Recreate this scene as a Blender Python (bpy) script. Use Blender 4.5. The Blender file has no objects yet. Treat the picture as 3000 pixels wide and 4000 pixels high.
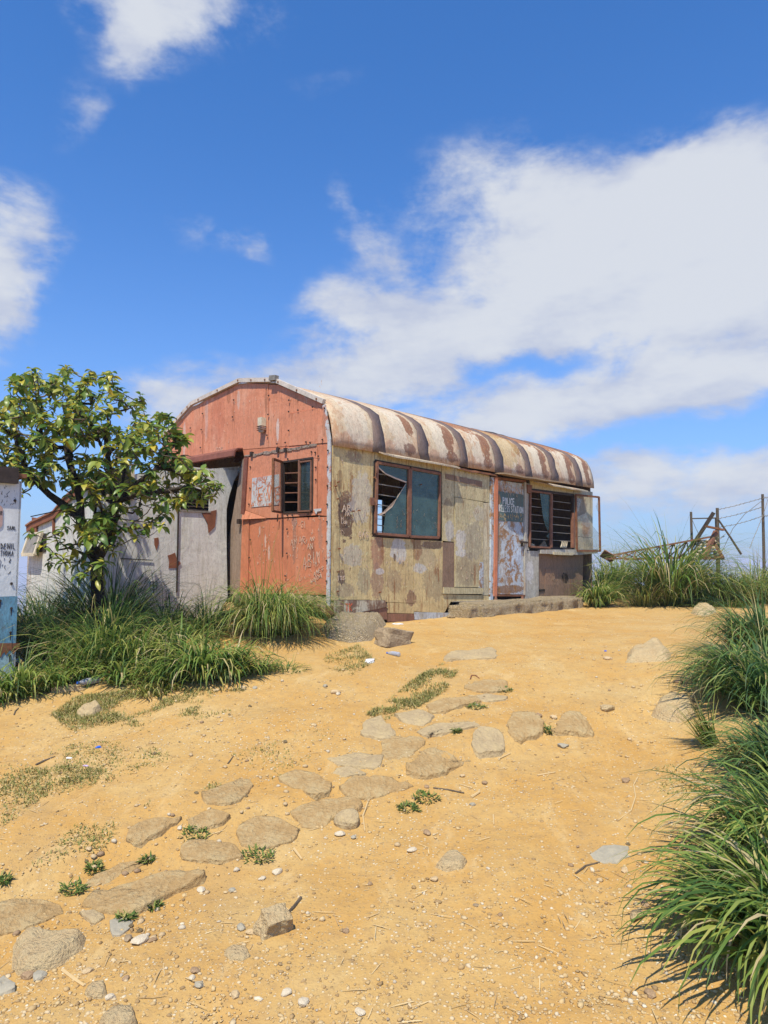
import bpy, math, random
import numpy as np
from mathutils import Vector, Matrix

# ------------------------------------------------------------------ survey of the place
# camera constants (also used to turn bearings measured in the photo into points on real planes)
F = 2690.0; HORIZON = 2190.0; CAM_Z = 1.6
TH = math.atan((HORIZON - 2000) / F); CT, ST = math.cos(TH), math.sin(TH)
SUN_EL = math.radians(61)
AX = math.radians(43.2)                                   # bearing of the hut's long axis
LD = np.array([math.sin(AX), math.cos(AX)]); GD = np.array([-LD[1], LD[0]])
SUN_H = -0.893 * LD - 0.45 * GD                           # horizontal direction towards the sun
SUN_H = SUN_H / np.linalg.norm(SUN_H)

# ------------------------------------------------------------------ camera
S = bpy.context.scene
COL = S.collection
cam_d = bpy.data.cameras.new('camera'); cam = bpy.data.objects.new('camera', cam_d); COL.objects.link(cam)
cam_d.sensor_fit = 'HORIZONTAL'; cam_d.sensor_width = 36.0; cam_d.lens = F / 3000 * 36
cam_d.clip_start = 0.05; cam_d.clip_end = 30000
cam.location = (0, 0, CAM_Z); cam.rotation_euler = (math.pi / 2 + TH, 0, 0)
S.camera = cam
S.render.engine = 'CYCLES'
S.cycles.use_denoising = True
S.cycles.max_bounces = 8; S.cycles.transparent_max_bounces = 24
S.cycles.volume_bounces = 1
S.view_settings.view_transform = 'Standard'; S.view_settings.look = 'None'
S.view_settings.exposure = 0.24; S.view_settings.gamma = 1.0; S.view_settings.use_curve_mapping = False

# ------------------------------------------------------------------ node helper
class NT:
    def __init__(s, tree): s.t = tree; s.n = tree.nodes; s.l = tree.links
    def new(s, typ, **kw):
        n = s.n.new(typ)
        for k, v in kw.items(): setattr(n, k, v)
        return n
    def put(s, sock, v):
        if isinstance(v, bpy.types.NodeSocket): s.l.new(v, sock)
        elif v is not None:
            if sock.type == 'RGBA' and not isinstance(v, (int, float)) and len(v) == 3: v = (*v, 1)
            sock.default_value = v
    def math(s, op, a, b=None, c=None, clamp=False):
        n = s.new('ShaderNodeMath', operation=op, use_clamp=clamp)
        s.put(n.inputs[0], a); s.put(n.inputs[1], b); s.put(n.inputs[2], c); return n.outputs[0]
    def vmath(s, op, a, b=None):
        n = s.new('ShaderNodeVectorMath', operation=op); s.put(n.inputs[0], a); s.put(n.inputs[1], b)
        return n.outputs[1] if op in ('DOT_PRODUCT', 'LENGTH', 'DISTANCE') else n.outputs[0]
    def mix(s, f, a, b, mode='MIX'):
        n = s.new('ShaderNodeMix', data_type='RGBA', blend_type=mode)
        s.put(n.inputs[0], f); s.put(n.inputs[6], a); s.put(n.inputs[7], b); return n.outputs[2]
    def noise(s, vec, scale, detail=4, rough=0.55, dist=0.0, col=False):
        n = s.new('ShaderNodeTexNoise'); s.put(n.inputs['Vector'], vec)
        n.inputs['Scale'].default_value = scale; n.inputs['Detail'].default_value = detail
        n.inputs['Roughness'].default_value = rough; n.inputs['Distortion'].default_value = dist
        return n.outputs['Color' if col else 'Fac']
    def voro(s, vec, scale, feat='F1', out='Distance', rnd=1.0):
        n = s.new('ShaderNodeTexVoronoi', feature=feat); s.put(n.inputs['Vector'], vec)
        n.inputs['Scale'].default_value = scale; n.inputs['Randomness'].default_value = rnd
        return n.outputs[out]
    def step(s, v, lo, hi):
        n = s.new('ShaderNodeMapRange', interpolation_type='SMOOTHSTEP'); s.put(n.inputs[0], v)
        s.put(n.inputs[1], lo); s.put(n.inputs[2], hi); return n.outputs[0]
    def ramp(s, f, stops):
        n = s.new('ShaderNodeValToRGB'); e = n.color_ramp.elements
        while len(e) < len(stops): e.new(0.5)
        for el, (p, c) in zip(e, stops): el.position = p; el.color = (*c, 1)
        s.put(n.inputs[0], f); return n.outputs[0]
    def mapping(s, vec, scale=(1, 1, 1), loc=(0, 0, 0), rot=(0, 0, 0)):
        n = s.new('ShaderNodeMapping'); s.put(n.inputs[0], vec)
        n.inputs['Location'].default_value = loc; n.inputs['Rotation'].default_value = rot
        n.inputs['Scale'].default_value = scale; return n.outputs[0]
    def bump(s, h, strength=0.3, dist=0.01, nrm=None):
        n = s.new('ShaderNodeBump'); n.inputs['Strength'].default_value = strength
        n.inputs['Distance'].default_value = dist; s.put(n.inputs['Height'], h)
        if nrm is not None: s.put(n.inputs['Normal'], nrm)
        return n.outputs[0]

# ------------------------------------------------------------------ sky, clouds, sun
def ray(px, py):
    u = (px - 1500) / F; v = (2000 - py) / F
    return np.array([u, CT - v * ST, ST + v * CT])

world = bpy.data.worlds.new('World'); S.world = world; world.use_nodes = True
def build_sky():
    world.node_tree.nodes.clear(); N = NT(world.node_tree)
    sky = N.new('ShaderNodeTexSky', sky_type='NISHITA'); sky.sun_disc = False
    sky.sun_elevation = SUN_EL; sky.sun_rotation = math.atan2(SUN_H[0], SUN_H[1])
    sky.air_density = 1.0; sky.dust_density = 0.6; sky.ozone_density = 3.0; sky.altitude = 1000
    tc = N.new('ShaderNodeTexCoord').outputs['Generated']
    sp = N.new('ShaderNodeSeparateXYZ'); N.put(sp.inputs[0], tc)
    x, y, z = sp.outputs
    az = N.math('ARCTAN2', x, y); el = N.math('ARCSINE', z)
    base = N.vmath('MULTIPLY', sky.outputs[0], (0.061, 0.125, 0.187))
    # warm-white veil that thickens towards the horizon, the same all round
    veil = N.math('POWER', N.math('SUBTRACT', 1.0, N.math('ABSOLUTE', z), clamp=True), 4.6)
    base = N.mix(N.math('MULTIPLY', veil, 0.88), base, (0.345, 0.39, 0.54))
    flat = N.new('ShaderNodeCombineXYZ'); N.put(flat.inputs[0], az); N.put(flat.inputs[1], N.math('MULTIPLY', el, 1.5))
    fv = flat.outputs[0]
    warp = N.noise(fv, 9.0, 5, 0.55, col=True)
    wv = N.vmath('ADD', fv, N.vmath('MULTIPLY', N.vmath('SUBTRACT', warp, (0.5, 0.5, 0.5)), (0.10, 0.10, 0)))
    sw = N.new('ShaderNodeSeparateXYZ'); N.put(sw.inputs[0], wv)
    waz, wel = sw.outputs[0], N.math('DIVIDE', sw.outputs[1], 1.5)
    blobs = [  # bearing px, py, rx, ry, tilt, weight : the cloud banks seen in the photo
        (600, -45, 450, 140, 0.05, 1.15), (520, 120, 110, 120, 0.0, .85), (300, 430, 100, 120, .3, .55),
        (-30, 1120, 170, 210, 0.0, 1.1), (50, 850, 170, 170, -.5, .6),
        (2800, 960, 560, 280, 0.0, 1.2), (2770, 720, 250, 130, 0, 1.0), (2560, 800, 200, 120, 0, .8), (2200, 930, 440, 210, 0, 1.15), (2150, 760, 130, 90, 0, .75),
        (1850, 680, 330, 170, -.3, .5), (2500, 1230, 900, 200, -.05, .95), (1640, 1270, 340, 130, 0.1, 1.0),
        (1450, 1480, 560, 100, .0, 1.0), (1300, 1180, 200, 110, -.5, .5), (2400, 1560, 950, 95, -.12, 1.25),
        (2050, 1415, 330, 60, -.10, -.75), (2750, 1690, 900, 45, -.10, -.35),
        (2700, 1880, 1100, 170, -.04, 1.0), (680, 1560, 220, 110, 0.0, 1.0), (1010, 965, 100, 55, .3, .5),
        (820, 930, 190, 80, 0.0, .4), (1400, 820, 90, 170, -.4, .45), (1450, 1010, 160, 60, .5, .4), (1250, 330, 260, 50, -.35, .22), (1500, 600, 120, 40, -.2, .25)]
    tot = None
    for px, py, rx, ry, tilt, w in blobs:
        d = ray(px, py); d = d / np.linalg.norm(d)
        a0, e0 = math.atan2(d[0], d[1]), math.asin(d[2])
        c, s_ = math.cos(tilt), math.sin(tilt)
        da = N.math('SUBTRACT', waz, a0); de = N.math('SUBTRACT', wel, e0)
        ra, re = rx / F * 0.92, ry / F * 0.92
        u = N.math('ADD', N.math('MULTIPLY', da, c / ra), N.math('MULTIPLY', de, -s_ / ra))
        v = N.math('ADD', N.math('MULTIPLY', da, s_ / re), N.math('MULTIPLY', de, c / re))
        r2 = N.math('ADD', N.math('MULTIPLY', u, u), N.math('MULTIPLY', v, v))
        f = N.math('MULTIPLY', N.math('EXPONENT', N.math('MULTIPLY', r2, -0.9)), w)
        f = N.math('MULTIPLY', f, .86); tot = f if tot is None else N.math('ADD', tot, f)
    # scattered fair-weather clouds over the rest of the sky
    tv = N.mapping(tc, (1, 1, 2.2))
    rest = N.math('MULTIPLY', N.step(N.noise(tv, 2.2, 4, .5), .60, .78), N.step(N.math('MULTIPLY', y, -1.0), -.45, .1))
    tot = N.math('ADD', tot, N.math('MULTIPLY', rest, .9))
    amp = N.step(tot, .03, .40)
    fb = N.noise(fv, 7.0, 9, .60, .4)
    fine = N.noise(N.mapping(fv, (1, 1.4, 1)), 26.0, 8, .62)
    dens = N.math('ADD', tot, N.math('MULTIPLY', amp, N.math('ADD', N.math('MULTIPLY', N.math('SUBTRACT', fb, .5), 1.5), N.math('MULTIPLY', N.math('SUBTRACT', fine, .5), .6))))
    mask = N.step(dens, .14, .88)
    shade = N.step(N.math('ADD', N.math('MULTIPLY', dens, .55), N.math('MULTIPLY', N.noise(N.mapping(fv, (1, 1.8, 1), (3, 5, 0)), 5.5, 7, .58), 1.9)), .95, 1.75)
    ccol = N.mix(shade, (0.415, 0.465, 0.605), (0.60, 0.63, 0.685))
    out = N.mix(N.math('MULTIPLY', mask, .96), base, ccol)
    bg = N.new('ShaderNodeBackground'); N.put(bg.inputs[0], out); bg.inputs[1].default_value = 1.0
    o = N.new('ShaderNodeOutputWorld'); N.l.new(bg.outputs[0], o.inputs[0])
build_sky()

sun_d = bpy.data.lights.new('sun', 'SUN'); sun = bpy.data.objects.new('sun', sun_d); COL.objects.link(sun)
sun_d.energy = 5.0; sun_d.angle = math.radians(0.53); sun_d.color = (1.0, 0.915, 0.74)
sdir = Vector((SUN_H[0] * math.cos(SUN_EL), SUN_H[1] * math.cos(SUN_EL), math.sin(SUN_EL)))
sun.rotation_euler = sdir.to_track_quat('Z', 'Y').to_euler(); sun.location = (0, 0, 30)

# ------------------------------------------------------------------ object helpers
rng = np.random.default_rng(7); random.seed(7)
def tag(o, label=None, cat=None, group=None, kind=None):
    if label: o['label'] = label
    if cat: o['category'] = cat
    if group: o['group'] = group
    if kind: o['kind'] = kind
    return o
def link(name, me, mat=None, parent=None, smooth=False):
    if mat is not None and not me.materials: me.materials.append(mat)
    if smooth: me.shade_smooth()
    o = bpy.data.objects.new(name, me); COL.objects.link(o)
    if parent is not None: o.parent = parent
    return o
def thing(name, loc, rz, label, cat, group=None):
    o = bpy.data.objects.new(name, None); COL.objects.link(o); o.location = loc; o.rotation_euler = (0, 0, rz)
    o.empty_display_size = .2
    return tag(o, label, cat, group)
def np_mesh(name, V, Q):
    """V (n,3), Q (m,k) equal-sided faces"""
    me = bpy.data.meshes.new(name); V = np.asarray(V, dtype=np.float32); Q = np.asarray(Q, dtype=np.int32)
    m, k = Q.shape
    me.vertices.add(len(V)); me.vertices.foreach_set('co', V.ravel())
    me.loops.add(m * k); me.loops.foreach_set('vertex_index', Q.ravel())
    me.polygons.add(m); me.polygons.foreach_set('loop_start', np.arange(m, dtype=np.int32) * k)
    me.update(calc_edges=True); return me
class MB:
    def __init__(s): s.v = []; s.f = []
    def add(s, vs, fs):
        b = len(s.v); s.v += [tuple(map(float, p)) for p in vs]; s.f += [[b + i for i in f] for f in fs]; return s
    def box(s, c, h, R=None):
        vs = []
        for i in (-1, 1):
            for j in (-1, 1):
                for k in (-1, 1):
                    p = Vector((i * h[0], j * h[1], k * h[2]))
                    if R is not None: p = R @ p
                    vs.append(p + Vector(c))
        return s.add(vs, [(0, 1, 3, 2), (4, 6, 7, 5), (0, 4, 5, 1), (2, 3, 7, 6), (0, 2, 6, 4), (1, 5, 7, 3)])
    def bar(s, a, b, w, h=None, up=(0, 0, 1)):
        a, b = Vector(a), Vector(b); d = b - a; L = d.length; d.normalize(); h = w if h is None else h
        u = Vector(up)
        if abs(d.dot(u)) > .98: u = Vector((1, 0, 0))
        x = d.cross(u).normalized(); y = x.cross(d).normalized()
        R = Matrix((d, x, y)).transposed()
        return s.box((a + b) / 2, (L / 2, w / 2, h / 2), R)
    def tube(s, pts, r, n=6, cap=True):
        pts = [Vector(p) for p in pts]; rs = r if isinstance(r, (list, tuple)) else [r] * len(pts)
        vs = []; fs = []
        t0 = (pts[1] - pts[0]).normalized(); ref = Vector((0, 0, 1)) if abs(t0.z) < .9 else Vector((1, 0, 0))
        for i, p in enumerate(pts):
            t = (pts[min(i + 1, len(pts) - 1)] - pts[max(i - 1, 0)]).normalized()
            x = t.cross(ref)
            if x.length < 1e-4: x = t.orthogonal()
            x.normalize(); y = t.cross(x); ref = -y if False else ref
            for k in range(n):
                a = 2 * math.pi * k / n; vs.append(p + (x * math.cos(a) + y * math.sin(a)) * rs[i])
        for i in range(len(pts) - 1):
            for k in range(n):
                fs.append((i * n + k, i * n + (k + 1) % n, (i + 1) * n + (k + 1) % n, (i + 1) * n + k))
        if cap: fs.append(tuple(reversed(range(n)))); fs.append(tuple(range((len(pts) - 1) * n, len(pts) * n)))
        return s.add(vs, fs)
    def slab(s, poly, fn, d0, d1):
        """polygon (a,b) pushed from depth d0 (face) to d1 by fn(a,b,d)->xyz"""
        n = len(poly); ar = sum(poly[i][0] * poly[(i + 1) % n][1] - poly[(i + 1) % n][0] * poly[i][1] for i in range(n))
        vs = [fn(a, b, d0) for a, b in poly] + [fn(a, b, d1) for a, b in poly]
        fs = [tuple(range(n)), tuple(reversed(range(n, 2 * n)))] + [(i, i + n, (i + 1) % n + n, (i + 1) % n) for i in range(n)]
        return s.add(vs, fs)
    def lathe(s, prof, n=12, M=None):
        vs = []; fs = []
        for r, z in prof:
            for k in range(n):
                a = 2 * math.pi * k / n; p = Vector((r * math.cos(a), r * math.sin(a), z))
                vs.append(M @ p if M is not None else p)
        for i in range(len(prof) - 1):
            for k in range(n): fs.append((i * n + k, i * n + (k + 1) % n, (i + 1) * n + (k + 1) % n, (i + 1) * n + k))
        fs.append(tuple(reversed(range(n)))); fs.append(tuple(range((len(prof) - 1) * n, len(prof) * n)))
        return s.add(vs, fs)
    def obj(s, name, mat, parent=None, smooth=False):
        me = bpy.data.meshes.new(name); me.from_pydata(s.v, [], s.f)
        import bmesh
        bm = bmesh.new(); bm.from_mesh(me); bmesh.ops.recalc_face_normals(bm, faces=bm.faces); bm.to_mesh(me); bm.free()
        me.update()
        return link(name, me, mat, parent, smooth)

# ------------------------------------------------------------------ numpy noise
def _h(ix, iy, s):
    n = (ix * 374761393 + iy * 668265263 + s * 982451653) & 0x7fffffff
    n = ((n ^ (n >> 13)) * 1274126177) & 0x7fffffff
    return ((n ^ (n >> 16)) & 0xffff) / 65535.0
def vnoise(x, y, s=0):
    x = np.asarray(x, float); y = np.asarray(y, float)
    ix = np.floor(x).astype(np.int64); iy = np.floor(y).astype(np.int64); fx = x - ix; fy = y - iy
    fx = fx * fx * (3 - 2 * fx); fy = fy * fy * (3 - 2 * fy)
    a = _h(ix, iy, s); b = _h(ix + 1, iy, s); c = _h(ix, iy + 1, s); d = _h(ix + 1, iy + 1, s)
    return (a * (1 - fx) + b * fx) * (1 - fy) + (c * (1 - fx) + d * fx) * fy - .5
def fbm(x, y, sc, o=4, s=0, g=.5):
    t = 0; a = 1
    for i in range(o): t = t + a * vnoise(np.asarray(x) * sc + 17.3 * i, np.asarray(y) * sc - 9.1 * i, s + i); sc *= 2.03; a *= g
    return t
def sstep(v, lo, hi):
    t = np.clip((np.asarray(v, float) - lo) / (hi - lo), 0, 1); return t * t * (3 - 2 * t)

# ------------------------------------------------------------------ terrain
_Y = [-60, -3, 0, 2.4, 4.5, 6.5, 8, 9, 11, 16, 18, 22]
_Z = [-8.5, -.80, -.30, .02, .31, .55, .68, .735, .745, .755, .74, .45]
def ground_smooth(x, y):
    x = np.asarray(x, float); y = np.asarray(y, float)
    z = np.interp(y, _Y, _Z)
    z = z - .055 * np.clip(-x - 1.2, 0, 6) * sstep(y, 3, 6)
    z = z + .22 * np.exp(-(((x + 1.75) / 1.15) ** 2 + ((y - 8.75) / .85) ** 2))       # earth mound before the red gable
    z = z + .10 * np.exp(-(((x + 3.0) / 1.2) ** 2 + ((y - 7.6) / .9) ** 2))
    z = z + .30 * np.exp(-(((x - 6.6) / 2.6) ** 2 + ((y - 15.6) / 1.0) ** 2))         # rubble bank on the right crest
    z = z + .10 * sstep(x, 1.8, 2.8) * sstep(y, 1, 3) * (1 - sstep(y, 6, 9))            # bank under the tall grass on the right
    d = np.sqrt((x - 1.5) ** 2 + (y - 9) ** 2)
    r = np.clip(d - 9.5, 0, None)
    back = -.02 * r ** 1.25
    z = np.where(d > 9.5, z + np.where(y > 9, back * 1.6, back * .6), z)
    hills = 14 * fbm(x, y, 1 / 900., 4, 31)
    k = sstep(d, 60, 600)
    z = np.where(d > 60, np.maximum(z, -170) * (1 - k) + (-158 + hills) * k, np.maximum(z, -170))
    return z
def ground_z(x, y):
    x = np.asarray(x, float); y = np.asarray(y, float)
    z = ground_smooth(x, y)
    near = 1 - sstep(np.abs(y - 7), 14, 30)
    z = z + near * (.05 * fbm(x, y, .55, 3, 3) + .028 * fbm(x, y, 2.1, 4, 5) + .007 * np.abs(fbm(x, y, 5.2, 3, 8)))
    s_ = (x + 1.55) * .52 - (y - 3.55) * .854          # worn gully on the downhill side of the paving stones
    along = (x + 1.55) * .854 + (y - 3.55) * .52
    gate = sstep(along, -1.6, -.4) * (1 - sstep(along, 4.2, 5.2))
    z = z - .06 * gate * sstep(s_, .02, .22) * (1 - sstep(s_, .5, 1.3))
    return z
def at_ground(px, py, lift=0.0):
    d = ray(px, py); lo, hi = .5, 60.
    k = np.linspace(1.2, 40, 900); g = ground_z(d[0] * k, d[1] * k) + lift
    below = np.where(CAM_Z + d[2] * k < g)[0]
    i = below[0] if len(below) else 899
    lo, hi = k[max(i - 1, 0)], k[i]
    for _ in range(24):
        m = (lo + hi) / 2
        if CAM_Z + d[2] * m < ground_z(d[0] * m, d[1] * m) + lift: hi = m
        else: lo = m
    return np.array([d[0] * hi, d[1] * hi, CAM_Z + d[2] * hi])
def at(px, py, Y):
    d = ray(px, py); k = Y / d[1]; return np.array([d[0] * k, Y, CAM_Z + d[2] * k])
def gz(x, y): return float(ground_z(x, y))

# the hut's own frame: x along the long wall, y along the red gable, z up from the wall foot
P0 = at(1291, 2395, 8.7); ZB = float(P0[2]); HUT_RZ = math.pi / 2 - AX
def to_world(p): return np.array([P0[0] + LD[0] * p[0] + GD[0] * p[1], P0[1] + LD[1] * p[0] + GD[1] * p[1], ZB + p[2]])
def hit(px, py, axis, val):
    """bearing -> point on the hut-frame plane x=val or y=val, returned as (other coordinate, z)"""
    d = ray(px, py); n = LD if axis == 'x' else GD
    k = (P0[0] * n[0] + P0[1] * n[1] + val) / (d[0] * n[0] + d[1] * n[1])
    q = np.array([d[0] * k - P0[0], d[1] * k - P0[1]])
    m = GD if axis == 'x' else LD
    return float(q @ m), float(CAM_Z + d[2] * k - ZB)
def proj(p):
    w = to_world(p); f = w[1] * CT + (w[2] - CAM_Z) * ST; up = -w[1] * ST + (w[2] - CAM_Z) * CT
    return 1500 + F * w[0] / f, 2000 - F * up / f
def Lz(x, y, off=0.0): return hit(1250 + x * 1150 / 1659, 1450 + y * 1000 / 1443, 'y', off)     # long wall, detail-photo coordinates
def Gz(x, y, off=0.0): return hit(600 + x * 800 / 1659, 1450 + y * 1000 / 2074, 'x', off)       # red gable

# ------------------------------------------------------------------ materials
def newmat(name):
    m = bpy.data.materials.new(name); m.use_nodes = True; m.node_tree.nodes.clear(); return m, NT(m.node_tree)
def finish(m, N, col, rough=.7, nrm=None, metal=0.0, spec=.3, trans=0.0):
    b = N.new('ShaderNodeBsdfPrincipled'); N.put(b.inputs['Base Color'], col); N.put(b.inputs['Roughness'], rough)
    N.put(b.inputs['Metallic'], metal); N.put(b.inputs['Specular IOR Level'], spec)
    if nrm is not None: N.put(b.inputs['Normal'], nrm)
    sh = b.outputs[0]
    if trans:
        t = N.new('ShaderNodeBsdfTranslucent'); N.put(t.inputs[0], col)
        x = N.new('ShaderNodeMixShader'); x.inputs[0].default_value = trans
        N.l.new(sh, x.inputs[1]); N.l.new(t.outputs[0], x.inputs[2]); sh = x.outputs[0]
    o = N.new('ShaderNodeOutputMaterial'); N.l.new(sh, o.inputs[0]); return m
def paint(name, base, alt, deep, rust=(.17, .075, .035), alt_amt=.5, deep_amt=.35, rust_amt=.25, stains=(), plane='L',
          pale=None, pale_amt=.3, seed=0, rough=.65, streak=1.0, bump=.25, grime=1.0, runs=.45, run_col=(.27, .125, .05)):
    """weathered painted sheet: layered washes, vertical streaks, flakes of rust, stains with a shape of their own"""
    m, N = newmat(name)
    co = N.new('ShaderNodeTexCoord').outputs['Object']
    co = N.mapping(co, loc=(seed * 3.7, seed * 1.3, seed * 2.1))
    st = N.mapping(co, (1, 1, .13))
    big = N.noise(co, 1.7, 5, .6, .6); mid = N.noise(co, 6.0, 6, .65, .8); fine = N.noise(co, 38, 5, .7)
    s1 = N.noise(st, 9.0 * streak, 6, .7, .3); s2 = N.noise(st, 26 * streak, 5, .7)
    c = N.mix(N.step(N.math('ADD', N.math('MULTIPLY', big, .55), N.math('MULTIPLY', s1, .45)), .62 - .28 * alt_amt, .78 - .26 * alt_amt), base, alt)
    if pale: c = N.mix(N.step(N.math('ADD', N.math('MULTIPLY', s1, .5), N.math('MULTIPLY', mid, .5)), .72 - .28 * pale_amt, .82 - .26 * pale_amt), c, pale)
    c = N.mix(N.math('MULTIPLY', N.step(N.math('ADD', N.math('MULTIPLY', s2, .6), N.math('MULTIPLY', big, .4)), .68 - .25 * deep_amt, .84 - .25 * deep_amt), .75), c, deep)
    # stains
    sp = N.new('ShaderNodeSeparateXYZ'); N.put(sp.inputs[0], N.new('ShaderNodeTexCoord').outputs['Object'])
    ax = sp.outputs[0] if plane == 'L' else sp.outputs[1]; az = sp.outputs[2]
    wob = N.math('MULTIPLY', N.math('SUBTRACT', mid, .5), 1.5); wob2 = N.math('MULTIPLY', N.math('SUBTRACT', N.noise(co, 22, 4, .7), .5), .9)
    for (a0, z0, ra, rz, colr, amt) in stains:
        u = N.math('DIVIDE', N.math('SUBTRACT', ax, a0), ra); v = N.math('DIVIDE', N.math('SUBTRACT', az, z0), rz)
        r = N.math('SQRT', N.math('ADD', N.math('MULTIPLY', u, u), N.math('MULTIPLY', v, v)))
        r = N.math('ADD', r, N.math('ADD', wob, wob2))
        c = N.mix(N.math('MULTIPLY', N.step(r, 1.05, .93), amt), c, colr)
    rf = N.step(N.math('ADD', N.math('MULTIPLY', mid, .6), N.math('ADD', N.math('MULTIPLY', fine, .25), N.math('MULTIPLY', s1, .15))), .66 - .26 * rust_amt, .70 - .26 * rust_amt)
    if rust_amt > 0: c = N.mix(N.math('MULTIPLY', rf, .9), c, N.mix(fine, rust, tuple(min(1, v * 2.1) for v in rust)))
    c = N.mix(N.math('MULTIPLY', N.step(s2, .38, .72), .38 * grime), c, (.11, .08, .05), 'MIX')
    c = N.mix(N.math('MULTIPLY', N.step(N.noise(N.mapping(co, (1, 1, .4)), 60, 4, .75),   .46, .68), .42 * grime), c, (.05, .035, .022))
    if runs:       # rust running down from seams and fixings
        rn = N.noise(N.mapping(co, (1, 1, .07)), 13, 5, .7, .2); rm = N.noise(N.mapping(co, (1, 1, .6), (5, 1, 2)), 3.0, 4, .6)
        c = N.mix(N.math('MULTIPLY', N.step(N.math('ADD', N.math('MULTIPLY', rn, .62), N.math('MULTIPLY', rm, .38)), .545, .615), runs), c, run_col)
        fl = N.noise(N.mapping(co, (1, 1, .5), (2, 9, 4)), 34, 6, .75)
        c = N.mix(N.math('MULTIPLY', N.step(fl, .60, .64), runs), c, tuple(v * .7 for v in run_col))
        c = N.mix(N.math('MULTIPLY', N.step(fl, .42, .37), runs * .8), c, tuple(min(.72, v * 1.25 + .07) for v in base))
    dn_ = N.noise(N.mapping(co, (1, 1, .7)), 2.6, 2, .4, .6)
    h = N.math('ADD', N.math('MULTIPLY', N.math('ADD', big, dn_), 2.4), N.math('ADD', N.math('MULTIPLY', rf, -.12), N.math('MULTIPLY', fine, .12)))
    return finish(m, N, c, rough, N.bump(h, bump, .03), spec=.25)
def plain(name, col, rough=.7, var=.25, scale=12., metal=0.0, bump=.15, spec=.3):
    m, N = newmat(name); co = N.new('ShaderNodeTexCoord').outputs['Object']
    n1 = N.noise(co, scale, 5, .65); n2 = N.noise(co, scale * 6, 4, .7)
    k = N.math('ADD', N.math('MULTIPLY', n1, .6), N.math('MULTIPLY', n2, .4))
    c = N.mix(N.step(k, .3, .7), tuple(v * (1 - var) for v in col), tuple(min(1, v * (1 + var)) for v in col))
    return finish(m, N, c, rough, N.bump(k, bump, .01), metal, spec)
def stone(name, a, b, c_, scale=6., bump=.6, dirt=.3, cells=0):
    m, N = newmat(name); co = N.new('ShaderNodeTexCoord').outputs['Object']
    n1 = N.noise(co, scale, 6, .65, .4); n2 = N.noise(co, scale * 7, 6, .7); v = N.voro(co, scale * 9)
    c = N.ramp(N.math('ADD', N.math('MULTIPLY', n1, .6), N.math('MULTIPLY', n2, .4)), [(.32, a), (.5, b), (.66, c_)])
    if cells:
        vc = N.voro(co, cells, out='Color'); sv = N.new('ShaderNodeSeparateColor'); N.put(sv.inputs[0], vc); ed = N.voro(co, cells, 'DISTANCE_TO_EDGE')
        c = N.mix(.4, c, N.ramp(sv.outputs[0], [(0, a), (.5, b), (1, c_)])); c = N.mix(N.math('MULTIPLY', N.step(ed, .10, .0), .22), c, tuple(v * .45 for v in a))
    c = N.mix(N.math('MULTIPLY', N.step(N.math('ADD', N.math('MULTIPLY', n2, .5), N.math('MULTIPLY', n1, .5)), .44, .60), dirt), c, (.48, .365, .19))
    h = N.math('ADD', N.math('MULTIPLY', n1, 1.2), N.math('ADD', N.math('MULTIPLY', n2, .7), N.math('MULTIPLY', v, .25)))
    if cells: h = N.math('ADD', h, N.math('MULTIPLY', N.step(ed, 0, .25), .8))
    return finish(m, N, c, .9, N.bump(h, bump, .03), spec=.15)
def island(name, stops, rough=.7, trans=0.0, spec=.25, noise_scale=0, bump=0):
    m, N = newmat(name); r = N.new('ShaderNodeNewGeometry').outputs['Random Per Island']
    c = N.ramp(r, stops); nrm = None
    if noise_scale:
        co = N.new('ShaderNodeTexCoord').outputs['Object']; n = N.noise(co, noise_scale, 5, .65)
        c = N.mix(N.math('MULTIPLY', N.step(n, .4, .7), .4), c, tuple(v * .55 for v in stops[len(stops) // 2][1]))
        if bump: nrm = N.bump(n, bump, .005)
    return finish(m, N, c, rough, nrm, spec=spec, trans=trans)

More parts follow.
